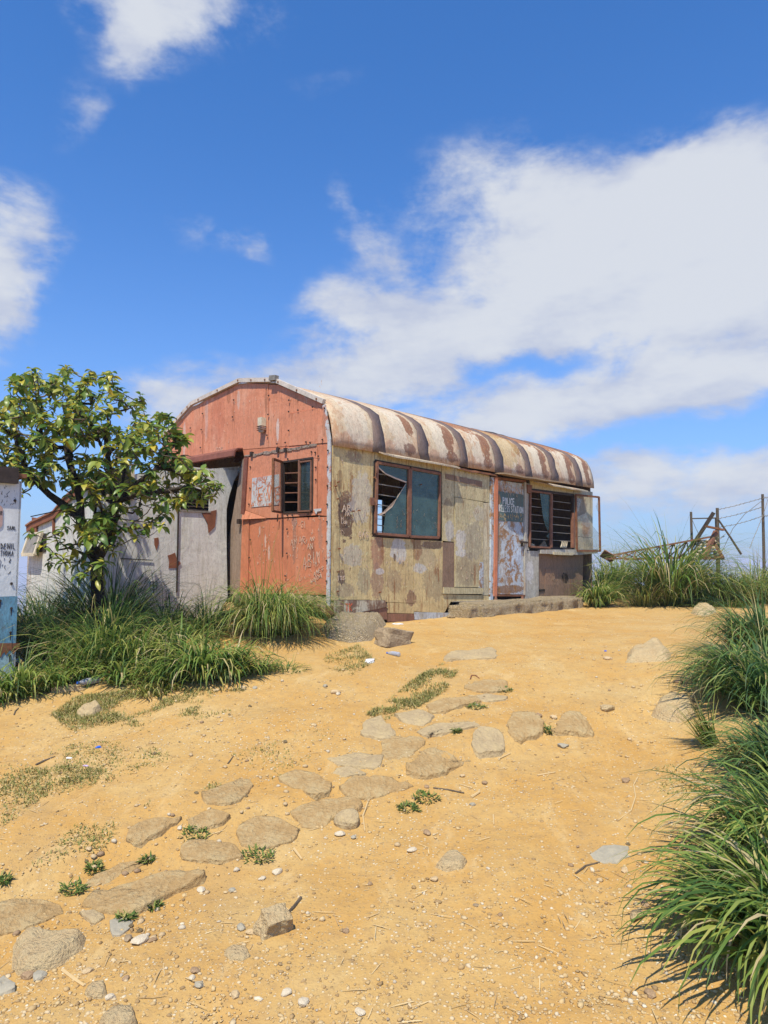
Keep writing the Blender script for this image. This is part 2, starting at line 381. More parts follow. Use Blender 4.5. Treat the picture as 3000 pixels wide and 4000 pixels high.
M = {}
def ground_material():
    m, N = newmat('sandy_earth'); co = N.new('ShaderNodeTexCoord').outputs['Object']
    a = N.noise(co, .55, 5, .6, .5); b = N.noise(co, 2.6, 6, .62, .4); f = N.noise(co, 17, 6, .7); g = N.noise(co, 85, 4, .75)
    k = N.math('ADD', N.math('MULTIPLY', a, .5), N.math('MULTIPLY', b, .5))
    c = N.ramp(k, [(.36, (.465, .26, .072)), (.46, (.485, .29, .095)), (.55, (.495, .32, .12)), (.66, (.515, .36, .155))])
    vc = N.voro(co, 60, out='Color'); vd = N.voro(co, 60)
    sv = N.new('ShaderNodeSeparateColor'); N.put(sv.inputs[0], vc)
    peb = N.math('MULTIPLY', N.step(sv.outputs[0], .60, .66), N.step(vd, .40, .28))
    pc = N.ramp(sv.outputs[1], [(.0, (.30, .19, .08)), (.4, (.53, .39, .19)), (.75, (.62, .50, .30)), (1., (.72, .67, .54))])
    dens = N.step(N.noise(co, 1.3, 4, .6), .36, .62)
    c = N.mix(N.math('MULTIPLY', peb, N.math('ADD', .25, N.math('MULTIPLY', dens, .7))), c, pc)
    c = N.mix(N.math('MULTIPLY', N.step(f, .46, .68), .42), c, (.33, .215, .105))
    c = N.mix(N.math('MULTIPLY', N.step(g, .50, .70), .46), c, (.25, .165, .085))
    c = N.mix(N.math('MULTIPLY', N.step(N.noise(co, .9, 5, .65, 1.2), .54, .70), .55), c, (.40, .255, .105))
    c = N.mix(N.math('MULTIPLY', N.step(N.noise(N.mapping(co, (1, .55, 1), (7, 2, 0)), 3.2, 6, .7, .6), .55, .68), .35), c, (.62, .465, .235))
    # far country below the hill: scrub green
    ln = N.vmath('LENGTH', co)
    far = N.step(ln, 26, 60)
    c = N.mix(far, c, N.mix(N.step(N.noise(co, .02, 5, .6), .4, .6), (.07, .09, .035), (.16, .14, .07)))
    h = N.math('ADD', N.math('MULTIPLY', f, .8), N.math('ADD', N.math('MULTIPLY', g, .35), N.math('MULTIPLY', peb, .5)))
    return finish(m, N, c, .95, N.bump(h, .6, .022), spec=.1)
M['ground'] = ground_material()
M['rust'] = plain('rusted_iron', (.20, .085, .042), .8, .4, 14)
M['rust_red'] = plain('red_oxide_iron', (.215, .10, .062), .75, .35, 14)
M['dark_iron'] = plain('dark_iron', (.045, .032, .026), .7, .4, 14)
M['grey_iron'] = plain('weathered_grey_iron', (.23, .21, .18), .6, .3, 10)
M['black_void'] = plain('painted_inside_dark', (.030, .026, .022), .9, .3, 4)  # near-black colour carries the darkness of the unlit interiors
M['cream'] = plain('cream_painted_frame', (.58, .50, .36), .6, .25, 9)
M['pale_paint'] = plain('scratched_bare_paint', (.60, .46, .35), .8, .15, 30)
M['white_paint'] = plain('white_sign_paint', (.72, .74, .72), .7, .22, 40)
M['ink'] = plain('black_marker_ink', (.05, .05, .055), .8, .3, 30)
M['red_ink'] = plain('red_marker_paint', (.62, .12, .06), .8, .2, 30)
M['concrete'] = stone('rough_conglomerate', (.34, .25, .15), (.60, .48, .32), (.72, .64, .50), 9., 1.0, .75, 45.)
M['bedrock'] = stone('pale_bedrock', (.46, .31, .15), (.60, .45, .25), (.70, .58, .38), 9., 1.0, .75)
M['slab'] = stone('grey_paving_stone', (.37, .235, .10), (.43, .285, .13), (.49, .355, .18), 5., 1.0, .7)
M['slab_tan'] = stone('dusty_paving_stone', (.36, .265, .15), (.42, .32, .185), (.47, .37, .23), 5., .8, .8)
M['slab_grey'] = stone('cool_grey_stone', (.28, .25, .19), (.34, .31, .24), (.40, .36, .28), 5., .4, .15)
M['boulder'] = stone('brown_boulder', (.20, .145, .09), (.30, .225, .145), (.40, .31, .21), 5., .6, .15)
M['masonry'] = stone('pale_rubble_stone', (.48, .40, .27), (.62, .54, .39), (.72, .65, .50), 8., .7, .1)
M['gravel'] = island('loose_gravel', [(0, (.26, .165, .075)), (.25, (.45, .30, .135)), (.6, (.54, .39, .19)), (.93, (.56, .44, .27)), (.985, (.64, .56, .42)), (1, (.30, .24, .18))], .9, noise_scale=60, bump=.3)
M['white_stone'] = stone('white_quartz', (.46, .37, .25), (.57, .49, .36), (.68, .61, .49), 20., .4, .15)
M['brown_stone'] = stone('brown_pebble', (.22, .14, .08), (.33, .22, .13), (.44, .32, .2), 18., .4, .15)
M['tan_stone'] = stone('tan_pebble', (.42, .29, .15), (.53, .39, .22), (.62, .49, .31), 18., .4, .15)
M['straw'] = island('dry_straw', [(0, (.34, .22, .11)), (.5, (.52, .37, .18)), (1, (.62, .49, .28))], .9)
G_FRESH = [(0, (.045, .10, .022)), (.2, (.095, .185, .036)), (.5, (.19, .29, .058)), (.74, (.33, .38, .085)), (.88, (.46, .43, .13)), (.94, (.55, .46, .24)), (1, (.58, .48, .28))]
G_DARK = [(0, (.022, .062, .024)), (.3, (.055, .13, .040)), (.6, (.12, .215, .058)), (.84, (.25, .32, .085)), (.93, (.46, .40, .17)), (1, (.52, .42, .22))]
G_DRY = [(0, (.07, .12, .026)), (.25, (.16, .215, .045)), (.55, (.30, .325, .085)), (.8, (.46, .41, .15)), (1, (.58, .48, .26))]
M['grass'] = island('fresh_grass_blades', G_FRESH, .5, .42, .35)
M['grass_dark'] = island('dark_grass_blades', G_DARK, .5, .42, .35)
M['grass_dry'] = island('yellowing_grass_blades', G_DRY, .55, .4, .3)
M['turf'] = island('short_turf', [(0, (.11, .14, .03)), (.35, (.22, .23, .06)), (.65, (.36, .31, .11)), (1, (.50, .39, .19))], .7, .2)
M['weed'] = island('green_weed', [(0, (.04, .09, .016)), (.5, (.10, .165, .03)), (.85, (.22, .25, .06)), (1, (.36, .29, .1))], .6, .2)
def leaf_material():
    m, N = newmat('broad_leaf')
    r = N.new('ShaderNodeObjectInfo').outputs['Random']; ri = N.new('ShaderNodeNewGeometry').outputs['Random Per Island']
    k = N.math('FRACT', N.math('ADD', r, ri))
    c = N.ramp(k, [(0, (.055, .13, .022)), (.25, (.14, .24, .042)), (.55, (.27, .345, .065)), (.8, (.40, .41, .075)), (.95, (.56, .47, .065)), (1, (.60, .45, .045))])
    co = N.new('ShaderNodeTexCoord').outputs['Object']
    c = N.mix(N.math('MULTIPLY', N.step(N.noise(co, 45, 4, .6), .45, .7), .3), c, (.05, .09, .012))
    return finish(m, N, c, .38, None, spec=.5, trans=.36)
M['leaf'] = leaf_material()
M['bark'] = stone('dark_bark', (.022, .018, .015), (.055, .043, .034), (.12, .095, .075), 14., .8, .0)
M['twig'] = plain('twig_bark', (.11, .085, .06), .85, .4, 20)
def glass_material(name, col, keep, rough=.08, tint=(.82, .92, .9, 1)):
    m, N = newmat(name)
    t = N.new('ShaderNodeBsdfTransparent'); t.inputs[0].default_value = tint
    d = N.new('ShaderNodeBsdfDiffuse'); co = N.new('ShaderNodeTexCoord').outputs['Object']
    N.put(d.inputs[0], N.mix(N.step(N.noise(co, 5, 5, .65), .35, .7), tuple(v * .75 for v in col), tuple(v * 1.2 for v in col)))
    g = N.new('ShaderNodeBsdfGlossy'); g.inputs['Roughness'].default_value = rough
    x = N.new('ShaderNodeMixShader'); x.inputs[0].default_value = keep; N.l.new(t.outputs[0], x.inputs[1]); N.l.new(d.outputs[0], x.inputs[2])
    y = N.new('ShaderNodeMixShader'); y.inputs[0].default_value = .05; N.l.new(x.outputs[0], y.inputs[1]); N.l.new(g.outputs[0], y.inputs[2])
    o = N.new('ShaderNodeOutputMaterial'); N.l.new(y.outputs[0], o.inputs[0]); return m
M['glass'] = glass_material('dusty_green_glass', (.085, .15, .145), .62)
M['glass_dark'] = glass_material('grimy_dark_glass', (.06, .085, .085), .35)
M['glass_clear'] = glass_material('clear_cracked_glass', (.42, .40, .36), .16, .08, (.96, .96, .95, 1))
M['glass_pale'] = glass_material('pale_torn_film', (.55, .48, .40), .9)
M['plastic_clear'] = glass_material('clear_bottle_plastic', (.62, .62, .72), .55, .15)
M['plastic_white'] = plain('white_plastic', (.78, .78, .78), .45, .08, 15)
M['plastic_blue'] = plain('blue_plastic', (.03, .12, .55), .4, .1, 15)
M['plastic_purple'] = plain('purple_wrapper', (.50, .38, .62), .45, .35, 30)

OLIVE, KHAKI, GREYW = (.65, .505, .25), (.54, .395, .19), (.50, .49, .455)
BROWN = (.175, .105, .07)
def st(fn, x, y, rx, ry, col, amt):           # a stain placed where the photo shows it on that wall
    a, z = fn(x, y); a1, z1 = fn(x + rx, y); a2, z2 = fn(x, y + ry)
    return (a, z, abs(a1 - a), abs(z2 - z), col, amt)
sL = [st(Lz, 250, 1180, 40, 70, (.40, .34, .22), .7), st(Lz, 140, 1240, 50, 40, (.40, .31, .20), .7), st(Lz, 420, 1190, 40, 70, (.40, .29, .17), .7), st(Lz, 600, 1060, 60, 60, (.50, .40, .24), .8), st(Lz, 200, 570, 70, 50, (.60, .48, .26), .7), st(Lz, 110, 620, 16, 60, (.36, .22, .10), .7), st(Lz, 180, 610, 10, 26, (.34, .19, .08), .8), st(Lz, 150, 740, 50, 60, (.22, .13, .09), .85), st(Lz, 140, 830, 45, 130, BROWN, .95), st(Lz, 120, 1160, 22, 45, (.22, .14, .1), .8),
      st(Lz, 230, 720, 60, 150, (.56, .54, .50), .5), st(Lz, 180, 1040, 60, 60, (.50, .48, .45), .5), st(Lz, 190, 470, 40, 40, (.27, .18, .13), .6),
      st(Lz, 325, 1010, 38, 120, (.40, .19, .13), .75), st(Lz, 320, 1180, 38, 100, (.34, .20, .14), .7), st(Lz, 335, 1130, 22, 20, (.62, .60, .58), .7),
      st(Lz, 440, 1010, 45, 70, (.58, .56, .53), .8), st(Lz, 420, 1050, 8, 25, (.16, .10, .06), .9), st(Lz, 560, 1110, 35, 30, (.58, .58, .57), .7),
      st(Lz, 545, 980, 25, 90, (.30, .15, .08), .7), st(Lz, 640, 980, 70, 22, (.24, .14, .085), .8), st(Lz, 510, 1280, 28, 45, (.26, .14, .09), .8),
      st(Lz, 640, 1200, 60, 90, (.34, .27, .17), .6)]
M['wall'] = paint('peeling_khaki_wall', OLIVE, KHAKI, (.23, .155, .09), pale=(.70, .65, .51), alt_amt=.55, deep_amt=.5, rust_amt=.12, stains=sL, seed=1, pale_amt=.45, grime=.8, runs=.8)
sM = [st(Lz, 720, 780, 26, 60, (.26, .17, .10), .7), st(Lz, 830, 1120, 60, 90, (.38, .30, .19), .7), st(Lz, 790, 1020, 26, 30, (.66, .64, .60), .8), st(Lz, 790, 960, 30, 60, (.62, .60, .56), .8), st(Lz, 790, 800, 90, 60, (.48, .42, .26), .5), st(Lz, 730, 900, 25, 60, (.52, .52, .54), .6),
      st(Lz, 860, 960, 50, 120, (.33, .30, .25), .5), st(Lz, 890, 800, 30, 40, (.50, .47, .40), .5)]
M['wall_mid'] = paint('peeling_grey_green_wall', (.58, .495, .285), (.50, .415, .24), (.25, .175, .11), pale=(.68, .64, .55), pale_amt=.45, alt_amt=.5, deep_amt=.5, rust_amt=.16, runs=.7, stains=sM, seed=2)
M['wall_brown'] = paint('brown_stained_sheet', (.26, .17, .115), (.32, .235, .155), (.16, .10, .065), pale=(.40, .33, .25), alt_amt=.45, deep_amt=.4, rust_amt=.15, seed=3)
M['wall_low'] = paint('mud_brown_lower_sheet', (.27, .175, .12), (.22, .15, .10), (.15, .095, .065), alt_amt=.5, deep_amt=.3, rust_amt=.05, seed=4,
                      stains=[st(Lz, 1390, 1165, 20, 30, (.03, .02, .015), .95), st(Lz, 1290, 1160, 60, 40, (.33, .20, .13), .7)])
M['wall_grey'] = paint('grey_blue_sheet', (.48, .46, .40), (.41, .385, .30), (.29, .245, .185), pale=(.56, .60, .66), alt_amt=.5, deep_amt=.25, rust_amt=.05, seed=5,
                       stains=[st(Lz, 1180, 1130, 25, 60, (.60, .60, .60), .8)])
M['wall_pale'] = paint('cream_sheet', (.60, .53, .36), (.50, .42, .28), (.33, .26, .17), pale=(.60, .57, .5), alt_amt=.5, deep_amt=.25, rust_amt=.06, seed=6,
                       stains=[st(Lz, 1470, 760, 30, 70, (.27, .185, .14), .7), st(Lz, 1500, 880, 26, 60, (.42, .22, .13), .7)])
M['kick_brown'] = paint('brown_kick_strip', (.21, .125, .085), (.26, .165, .11), (.13, .08, .055), pale=(.60, .54, .40), pale_amt=.9, rust_amt=.1, seed=7)
M['kick_rust'] = paint('rust_kick_strip', (.28, .135, .085), (.22, .11, .07), (.14, .075, .05), rust_amt=.15, seed=8)
M['kick_blue'] = paint('blue_white_kick_strip', (.50, .54, .57), (.42, .40, .33), (.22, .19, .15), rust_amt=.3, seed=9)
M['door'] = paint('rusty_pale_blue_door', (.50, .57, .63), (.56, .58, .58), (.36, .25, .12), rust=(.22, .11, .035), alt_amt=.5, deep_amt=.6, rust_amt=.62, seed=10, streak=1.6, bump=.35,
                  stains=[st(Lz, 1095, 1060, 40, 120, (.52, .62, .74), .75), st(Lz, 1000, 950, 18, 120, (.34, .20, .07), .7), st(Lz, 1060, 1230, 90, 22, (.24, .12, .05), .85),
                          st(Lz, 1000, 720, 30, 90, (.30, .15, .06), .75)])
M['sign_green'] = paint('faded_green_signboard', (.105, .17, .165), (.085, .135, .135), (.06, .085, .085), alt_amt=.5, deep_amt=.3, rust_amt=.08, seed=11,
                        stains=[st(Lz, 985, 760, 32, 90, (.27, .14, .065), .92), st(Lz, 1000, 850, 30, 12, (.26, .13, .07), .9)])
RED, RED2, RED3 = (.64, .245, .135), (.69, .34, .215), (.54, .185, .095)
M['red'] = paint('red_oxide_sheet', RED, RED2, RED3, pale=(.64, .44, .35), pale_amt=.2, alt_amt=.45, deep_amt=.25, rust_amt=.0, grime=.5, runs=.5, run_col=(.36, .13, .06), plane='G', seed=12, bump=.3,
                 stains=[st(Gz, 915, 250, 10, 130, (.30, .12, .06), .7), st(Gz, 610, 200, 14, 70, (.33, .13, .06), .6), st(Gz, 1005, 480, 12, 110, (.66, .58, .52), .7),
                         st(Gz, 690, 230, 12, 90, (.63, .50, .42), .5), st(Gz, 250, 560, 12, 140, (.64, .50, .44), .6), st(Gz, 430, 400, 12, 160, (.62, .46, .40), .45),
                         st(Gz, 1385, 420, 14, 110, (.34, .16, .09), .5), st(Gz, 520, 380, 60, 200, (.50, .16, .085), .5), st(Gz, 1270, 190, 50, 40, (.60, .42, .35), .5)])
M['red_low'] = paint('worn_red_lower_sheet', (.59, .21, .11), (.64, .27, .155), (.48, .17, .095), pale=(.60, .42, .33), pale_amt=.04, alt_amt=.4, deep_amt=.28, rust_amt=0, grime=.5, runs=.3, run_col=(.33, .14, .085), plane='G', seed=13, bump=.3,
                     stains=[st(Gz, 1140, 1400, 16, 170, (.30, .17, .125), .6), st(Gz, 1140, 1220, 22, 40, (.30, .20, .17), .6), st(Gz, 1290, 1460, 20, 70, (.30, .12, .075), .7),
                             st(Gz, 1350, 1330, 18, 120, (.35, .21, .16), .5), st(Gz, 860, 1290, 6, 40, (.66, .50, .42), .8), st(Gz, 905, 1370, 6, 50, (.66, .50, .42), .8), st(Gz, 935, 1470, 8, 60, (.66, .50, .42), .7)])
M['brown_band'] = plain('dark_red_brown_sheet', (.20, .075, .05), .7, .3, 8)
M['jamb'] = paint('dull_mauve_sheet', (.36, .27, .215), (.32, .235, .185), (.24, .17, .13), alt_amt=.5, deep_amt=.2, rust_amt=0, plane='G', seed=14)
M['trim'] = paint('peeling_white_trim', (.56, .55, .54), (.52, .55, .62), (.45, .21, .14), rust=(.30, .11, .06), alt_amt=.5, deep_amt=.45, rust_amt=.55, grime=.5, plane='G', seed=15, streak=2.)
M['flash'] = plain('pale_roof_flashing', (.54, .47, .40), .55, .25, 8)
CREAM, ROSE = (.62, .50, .34), (.53, .34, .24)
def roof_mat(k, rusty, seed):
    xs = [0, .835, 1.87, 2.95, 4.04, 5.08, 6.06, 7.16, 7.94]
    x0, x1 = xs[k] * .897, xs[k + 1] * .897
    r = random.Random(seed); sts = []
    sts.append(((x0 + x1) / 2, 2.10, .62, .22, (.50, .30, .205), .7))
    sts.append((x0 + .62 * (x1 - x0), 2.55, .22, .42, (.66, .59, .47), .6))
    if k: sts.append((x1 - .14, 2.62, .10, .17, (.27, .125, .065), .95)); sts.append((x1 - .20, 2.24, .13, .09, (.22, .12, .085), .85))
    if k in (2, 3): sts.append((x1 - .22, 2.5, .10, .26, (.26, .125, .07), .95)); sts.append((x0 + .1, 2.35, .13, .1, (.27, .135, .08), .9))
    if k in (5, 6, 7): sts.append((x1 - .22, 2.42, .10, .24, (.24, .12, .07), .95))
    if rusty: sts.append(((x0 + x1) / 2, 3.10, 1.1, .33, (.33, .125, .045), .92))
    else: sts.append(((x0 + x1) / 2, 3.14, .9, .25, (.52, .32, .19), .6))
    if rusty == 2: sts.append(((x0 + x1) / 2, 2.6, .4, .35, (.52, .36, .14), .6))
    return paint('roof_sheet_%d' % k, CREAM, (.58, .38, .235), (.48, .27, .14), pale=(.66, .59, .46), pale_amt=.10, alt_amt=.6, deep_amt=.4, rust_amt=.14, grime=.7, runs=.6, run_col=(.40, .19, .085), stains=sts, seed=seed, bump=.3, streak=.8)
M['band'] = paint('bitumen_roof_band', (.155, .115, .105), (.20, .14, .12), (.105, .08, .075), rust=(.24, .12, .07), alt_amt=.5, deep_amt=.3, rust_amt=.08, seed=30)
M['eave'] = paint('pale_eave_sheet', (.55, .47, .34), (.48, .30, .20), (.36, .2, .13), alt_amt=.5, deep_amt=.3, rust_amt=.1, seed=31)
M['canopy'] = plain('rust_brown_canopy', (.30, .215, .135), .75, .3, 7)
M['annex_white'] = paint('white_and_aqua_sheet', (.66, .66, .62), (.60, .68, .66), (.50, .45, .33), rust=(.33, .13, .06), pale=(.72, .72, .69), alt_amt=.5, deep_amt=.2, rust_amt=.16, plane='G', seed=16)
M['annex_grey'] = paint('grey_green_stained_sheet', (.70, .70, .65), (.60, .60, .50), (.33, .34, .22), pale=(.58, .57, .55), alt_amt=.5, deep_amt=.38, rust_amt=.02, seed=17, grime=.6, runs=.25, run_col=(.24, .22, .12))
M['rust_patch'] = plain('rust_red_patch', (.22, .085, .045), .8, .25, 9)
M['annex_roof'] = paint('rusty_lean_to_roof', (.30, .13, .07), (.38, .20, .12), (.2, .09, .05), pale=(.56, .5, .42), pale_amt=.3, rust_amt=.2, plane='G', seed=18)
M['cabin_white'] = paint('white_cabin_sheet', (.66, .67, .67), (.60, .65, .69), (.48, .46, .44), pale=(.70, .71, .71), alt_amt=.45, deep_amt=.08, rust_amt=.0, grime=.3, runs=0, seed=19)
M['cabin_blue'] = paint('blue_cabin_band', (.13, .29, .40), (.16, .35, .46), (.10, .22, .30), alt_amt=.5, deep_amt=.2, rust_amt=.03, seed=20)
M['cabin_aqua'] = paint('pale_blue_cabin_foot', (.27, .44, .50), (.34, .45, .47), (.18, .28, .30), alt_amt=.5, deep_amt=.25, rust_amt=.04, seed=21)
M['cabin_sign'] = plain('faded_pink_notice', (.46, .30, .26), .7, .15, 10)

# ------------------------------------------------------------------ handwriting
GL = {'A': [[(0, 0), (.5, 1), (1, 0)], [(.2, .4), (.8, .4)]], 'B': [[(0, 0), (0, 1), (.7, .9), (.7, .6), (0, .52), (.85, .4), (.8, .05), (0, 0)]],
      'C': [[(.95, .85), (.5, 1), (.08, .7), (.08, .3), (.5, 0), (.95, .15)]], 'D': [[(0, 0), (0, 1), (.6, .9), (.95, .5), (.6, .08), (0, 0)]],
      'E': [[(.9, 1), (0, 1), (0, 0), (.9, 0)], [(0, .52), (.7, .52)]], 'G': [[(.95, .85), (.5, 1), (.08, .6), (.3, .05), (.9, .1), (.9, .45), (.55, .45)]],
      'H': [[(0, 0), (0, 1)], [(1, 0), (1, 1)], [(0, .5), (1, .5)]], 'I': [[(.5, 0), (.5, 1)]], 'J': [[(.1, 1), (.9, 1)], [(.6, 1), (.6, .2), (.3, 0), (.05, .2)]],
      'L': [[(.05, 1), (.05, 0), (.9, 0)]], 'M': [[(0, 0), (.1, 1), (.5, .3), (.9, 1), (1, 0)]], 'N': [[(0, 0), (0, 1), (1, 0), (1, 1)]],
      'O': [[(.5, 1), (.08, .7), (.08, .3), (.5, 0), (.92, .3), (.92, .7), (.5, 1)]], 'P': [[(0, 0), (0, 1), (.75, .92), (.78, .58), (0, .48)]],
      'R': [[(0, 0), (0, 1), (.75, .92), (.75, .6), (0, .5), (.9, 0)]], 'S': [[(.9, .85), (.5, 1), (.12, .78), (.85, .3), (.5, 0), (.05, .15)]],
      'T': [[(0, 1), (1, 1)], [(.5, 1), (.5, 0)]], 'U': [[(0, 1), (.05, .2), (.5, 0), (.95, .2), (1, 1)]], 'W': [[(0, 1), (.25, 0), (.5, .7), (.75, 0), (1, 1)]],
      'K': [[(0, 0), (0, 1)], [(.9, 1), (0, .5), (.9, 0)]], 'V': [[(0, 1), (.5, 0), (1, 1)]], 'Y': [[(0, 1), (.5, .5), (1, 1)], [(.5, .5), (.5, 0)]], ' ': [], '7': [[(0, 1), (1, 1), (.4, 0)]], '/': [[(0, 0), (1, 1)]]}
def writing(mb, text, p0, du, dv, h, fn, w=.006, aspect=.6, gap=.25, d=-.004, wob=.03, slope=0.0):
    """strokes on a wall: p0 in wall coordinates, du/dv = +-1 direction of reading / up, fn(a,b,d)->xyz"""
    x = 0.0; r = random.Random(hash(text) % 1000 if False else len(text) * 7 + ord(text[0]))
    for ch in text:
        wd = h * aspect * (.35 if ch == 'I' else 1.0)
        for strk in GL.get(ch, []):
            pts = [(p0[0] + du * (x + q[0] * wd + r.uniform(-wob, wob) * h), p0[1] + dv * (q[1] * h + slope * x + r.uniform(-wob, wob) * h)) for q in strk]
            for (a, b), (c, e) in zip(pts, pts[1:]):
                L = math.hypot(c - a, e - b)
                if L < 1e-5: continue
                nx, ny = -(e - b) / L * w / 2, (c - a) / L * w / 2
                ex, ey = (c - a) / L * w * .3, (e - b) / L * w * .3
                mb.slab([(a - ex + nx, b - ey + ny), (c + ex + nx, e + ey + ny), (c + ex - nx, e + ey - ny), (a - ex - nx, b - ey - ny)], fn, d, d + .003)
        x += wd + h * gap
def scribbles(mb, n, box, fn, seed, size=.05, w=.005, d=-.004):
    r = random.Random(seed)
    for _ in range(n):
        a, b = r.uniform(box[0], box[1]), r.uniform(box[2], box[3])
        for k in range(r.randint(1, 4)):
            c, e = a + r.uniform(-.5, .5) * size, b + r.uniform(-1, 1) * size; L = math.hypot(c - a, e - b) + 1e-6
            nx, ny = -(e - b) / L * w / 2, (c - a) / L * w / 2
            mb.slab([(a + nx, b + ny), (c + nx, e + ny), (c - nx, e - ny), (a - nx, b - ny)], fn, d, d + .002); a, b = c, e
fL = lambda a, b, d: (a, d, b)              # long wall: depth d goes into the hut
fG = lambda a, b, d: (d, a, b)              # gable

# ================================================================== THE SETTING
def axis_pts(lo, hi, step, far):
    mid = np.arange(lo, hi + 1e-6, step); out = []
    s_ = step; p = hi
    while p < far: s_ *= 1.16; p += s_; out.append(p)
    neg = []; s_ = step; p = lo
    while p > -far: s_ *= 1.16; p -= s_; neg.append(p)
    return np.array(neg[::-1] + list(mid) + out)
gx = axis_pts(-4.2, 5.0, .024, 9000)
ya = np.arange(1.7, 6.0, .020); yb = np.arange(6.0, 18.5, .05)
o_ = []; s_ = .05; p = 18.5
while p < 9000: s_ *= 1.15; p += s_; o_.append(p)
n_ = []; s_ = .02; p = 1.7
while p > -3000: s_ *= 1.2; p -= s_; n_.append(p)
gy = np.array(n_[::-1] + list(ya) + list(yb) + o_)
GX, GY = np.meshgrid(gx, gy)
GZ = ground_z(GX, GY)
GZ = GZ + (1 - sstep(GY, 6, 9)) * .005 * fbm(GX, GY, 11., 3, 9) * (np.abs(GX) < 8)
nx_, ny_ = len(gx), len(gy)
ii = np.arange((ny_ - 1) * (nx_ - 1)); r_, c_ = ii // (nx_ - 1), ii % (nx_ - 1); b_ = r_ * nx_ + c_
go = link('ground', np_mesh('ground', np.stack([GX.ravel(), GY.ravel(), GZ.ravel()], 1), np.stack([b_, b_ + 1, b_ + 1 + nx_, b_ + nx_], 1)), M['ground'], smooth=True)
tag(go, kind='structure')

# pale air over the far plain
hz_mat, N = newmat('haze_air')
pv = N.new('ShaderNodeVolumePrincipled'); pv.inputs['Density'].default_value = .0007; pv.inputs['Color'].default_value = (.70, .75, .95, 1)
N.l.new(pv.outputs[0], N.new('ShaderNodeOutputMaterial').inputs['Volume'])
zl = float(GZ.min()) - 1; zh = 7.0; ex = float(max(np.abs(gx).max(), np.abs(gy).max())) + 50
tag(MB().box((0, 0, (zl + zh) / 2), (ex, ex, (zh - zl) / 2)).obj('haze', hz_mat), 'pale haze in the air over the far plain', 'haze', None, 'stuff')

# ================================================================== POLICE HUT
hut = thing('metal_hut', tuple(P0[:2]) + (ZB,), HUT_RZ, 'rusting barrel-roofed metal hut with a red gable and a broken-windowed police wireless station front', 'hut')
K = .897
LEN = 7.94 * K; WID = 4.80 * K; EAVE = 2.385 * K
DT = []
def jit(): return random.uniform(0, .004)
def Lpanel(name, pts, mat, proud=0.0, th=.022, fn=Lz, label=None):
    o = MB().slab([fn(*p) for p in pts], fL, -proud - jit(), th).obj(name, M[mat], hut)
    if label: o['label'] = label
    return o
def Gpanel(name, pts, mat, proud=0.0, th=.022, label=None):
    o = MB().slab([Gz(*p) for p in pts], fG, -proud - jit(), th).obj(name, M[mat], hut)
    if label: o['label'] = label
    return o
# long wall, panel by panel
def eave_y(x): return 405 + (x - 65) * (680 - 405) / (1530 - 65)
Lpanel('wall_panel', [(68, eave_y(68)), (108, eave_y(108)), (103, 1288), (64, 1292)], 'wall', .010, label='narrow pale corner strip')
Lpanel('wall_panel', [(110, eave_y(110)), (306, eave_y(306)), (302, 925), (290, 930), (286, 1288), (105, 1288)], 'wall', label='khaki panel with a large brown stain')
Lpanel('wall_panel', [(308, eave_y(308)), (500, eave_y(500)), (500, 535), (308, 503)], 'wall_mid')
Lpanel('wall_panel', [(503, eave_y(503)), (683, eave_y(683)), (683, 566), (503, 536)], 'wall_mid')
Lpanel('wall_panel', [(288, 932), (368, 940), (364, 1300), (286, 1290)], 'wall', .003, label='pink-red panel below the window')
Lpanel('wall_panel', [(370, 940), (528, 948), (526, 1308), (366, 1300)], 'wall', .001)
Lpanel('wall_panel', [(531, 950), (690, 958), (686, 1362), (528, 1354)], 'wall', .006, label='panel streaked with rust from its top edge')
Lpanel('wall_panel', [(685, 530), (755, 546), (754, 962), (690, 956)], 'wall_mid', .002)
Lpanel('wall_panel', [(692, 964), (754, 966), (754, 1254), (688, 1254)], 'wall_brown', .008, label='brown rusted panel beside the blocked doorway')
Lpanel('wall_panel', [(757, 546), (954, 590), (953, 740), (757, 708)], 'wall_mid', .004)
Lpanel('blocked_door_panel', [(757, 711), (915, 738), (913, 1218), (756, 1216)], 'wall_mid', .018, label='pale streaked sheet blocking the old doorway')
Lpanel('rail', [(690, 1218), (914, 1222), (912, 1256), (688, 1254)], 'wall_mid', .026)
Lpanel('wall_panel', [(917, 742), (953, 742), (950, 1262), (914, 1262)], 'wall_pale', .006)
Lpanel('rusted_strip', [(893, 1075), (914, 1077), (912, 1222), (891, 1220)], 'door', .024)
Lpanel('rusted_strip', [(705, 578), (752, 586), (752, 618), (705, 606)], 'wall_brown', .012)
Lpanel('rusted_strip', [(755, 588), (912, 622), (910, 655), (755, 618)], 'wall_brown', .012)
Lpanel('base_strip', [(690, 1257), (952, 1264), (952, 1292), (738, 1296), (700, 1360), (689, 1362)], 'wall', .002)
Lpanel('kick_strip', [(75, 1291), (362, 1291), (378, 1328), (200, 1362), (76, 1372)], 'kick_brown', .014, label='brown strip with flaking cream patches and red scrawl')
Lpanel('kick_strip', [(380, 1303), (526, 1310), (526, 1366), (380, 1362)], 'wall', .004)
Lpanel('kick_strip', [(240, 1352), (378, 1332), (378, 1400), (300, 1400)], 'kick_rust', .002)
Lpanel('kick_strip', [(381, 1365), (527, 1368), (529, 1412), (381, 1412)], 'kick_rust', .008, label='red-brown strip at the ground')
Lpanel('kick_strip', [(530, 1357), (733, 1362), (733, 1396), (531, 1400)], 'kick_blue', .012, label='blue and white flaking strip')
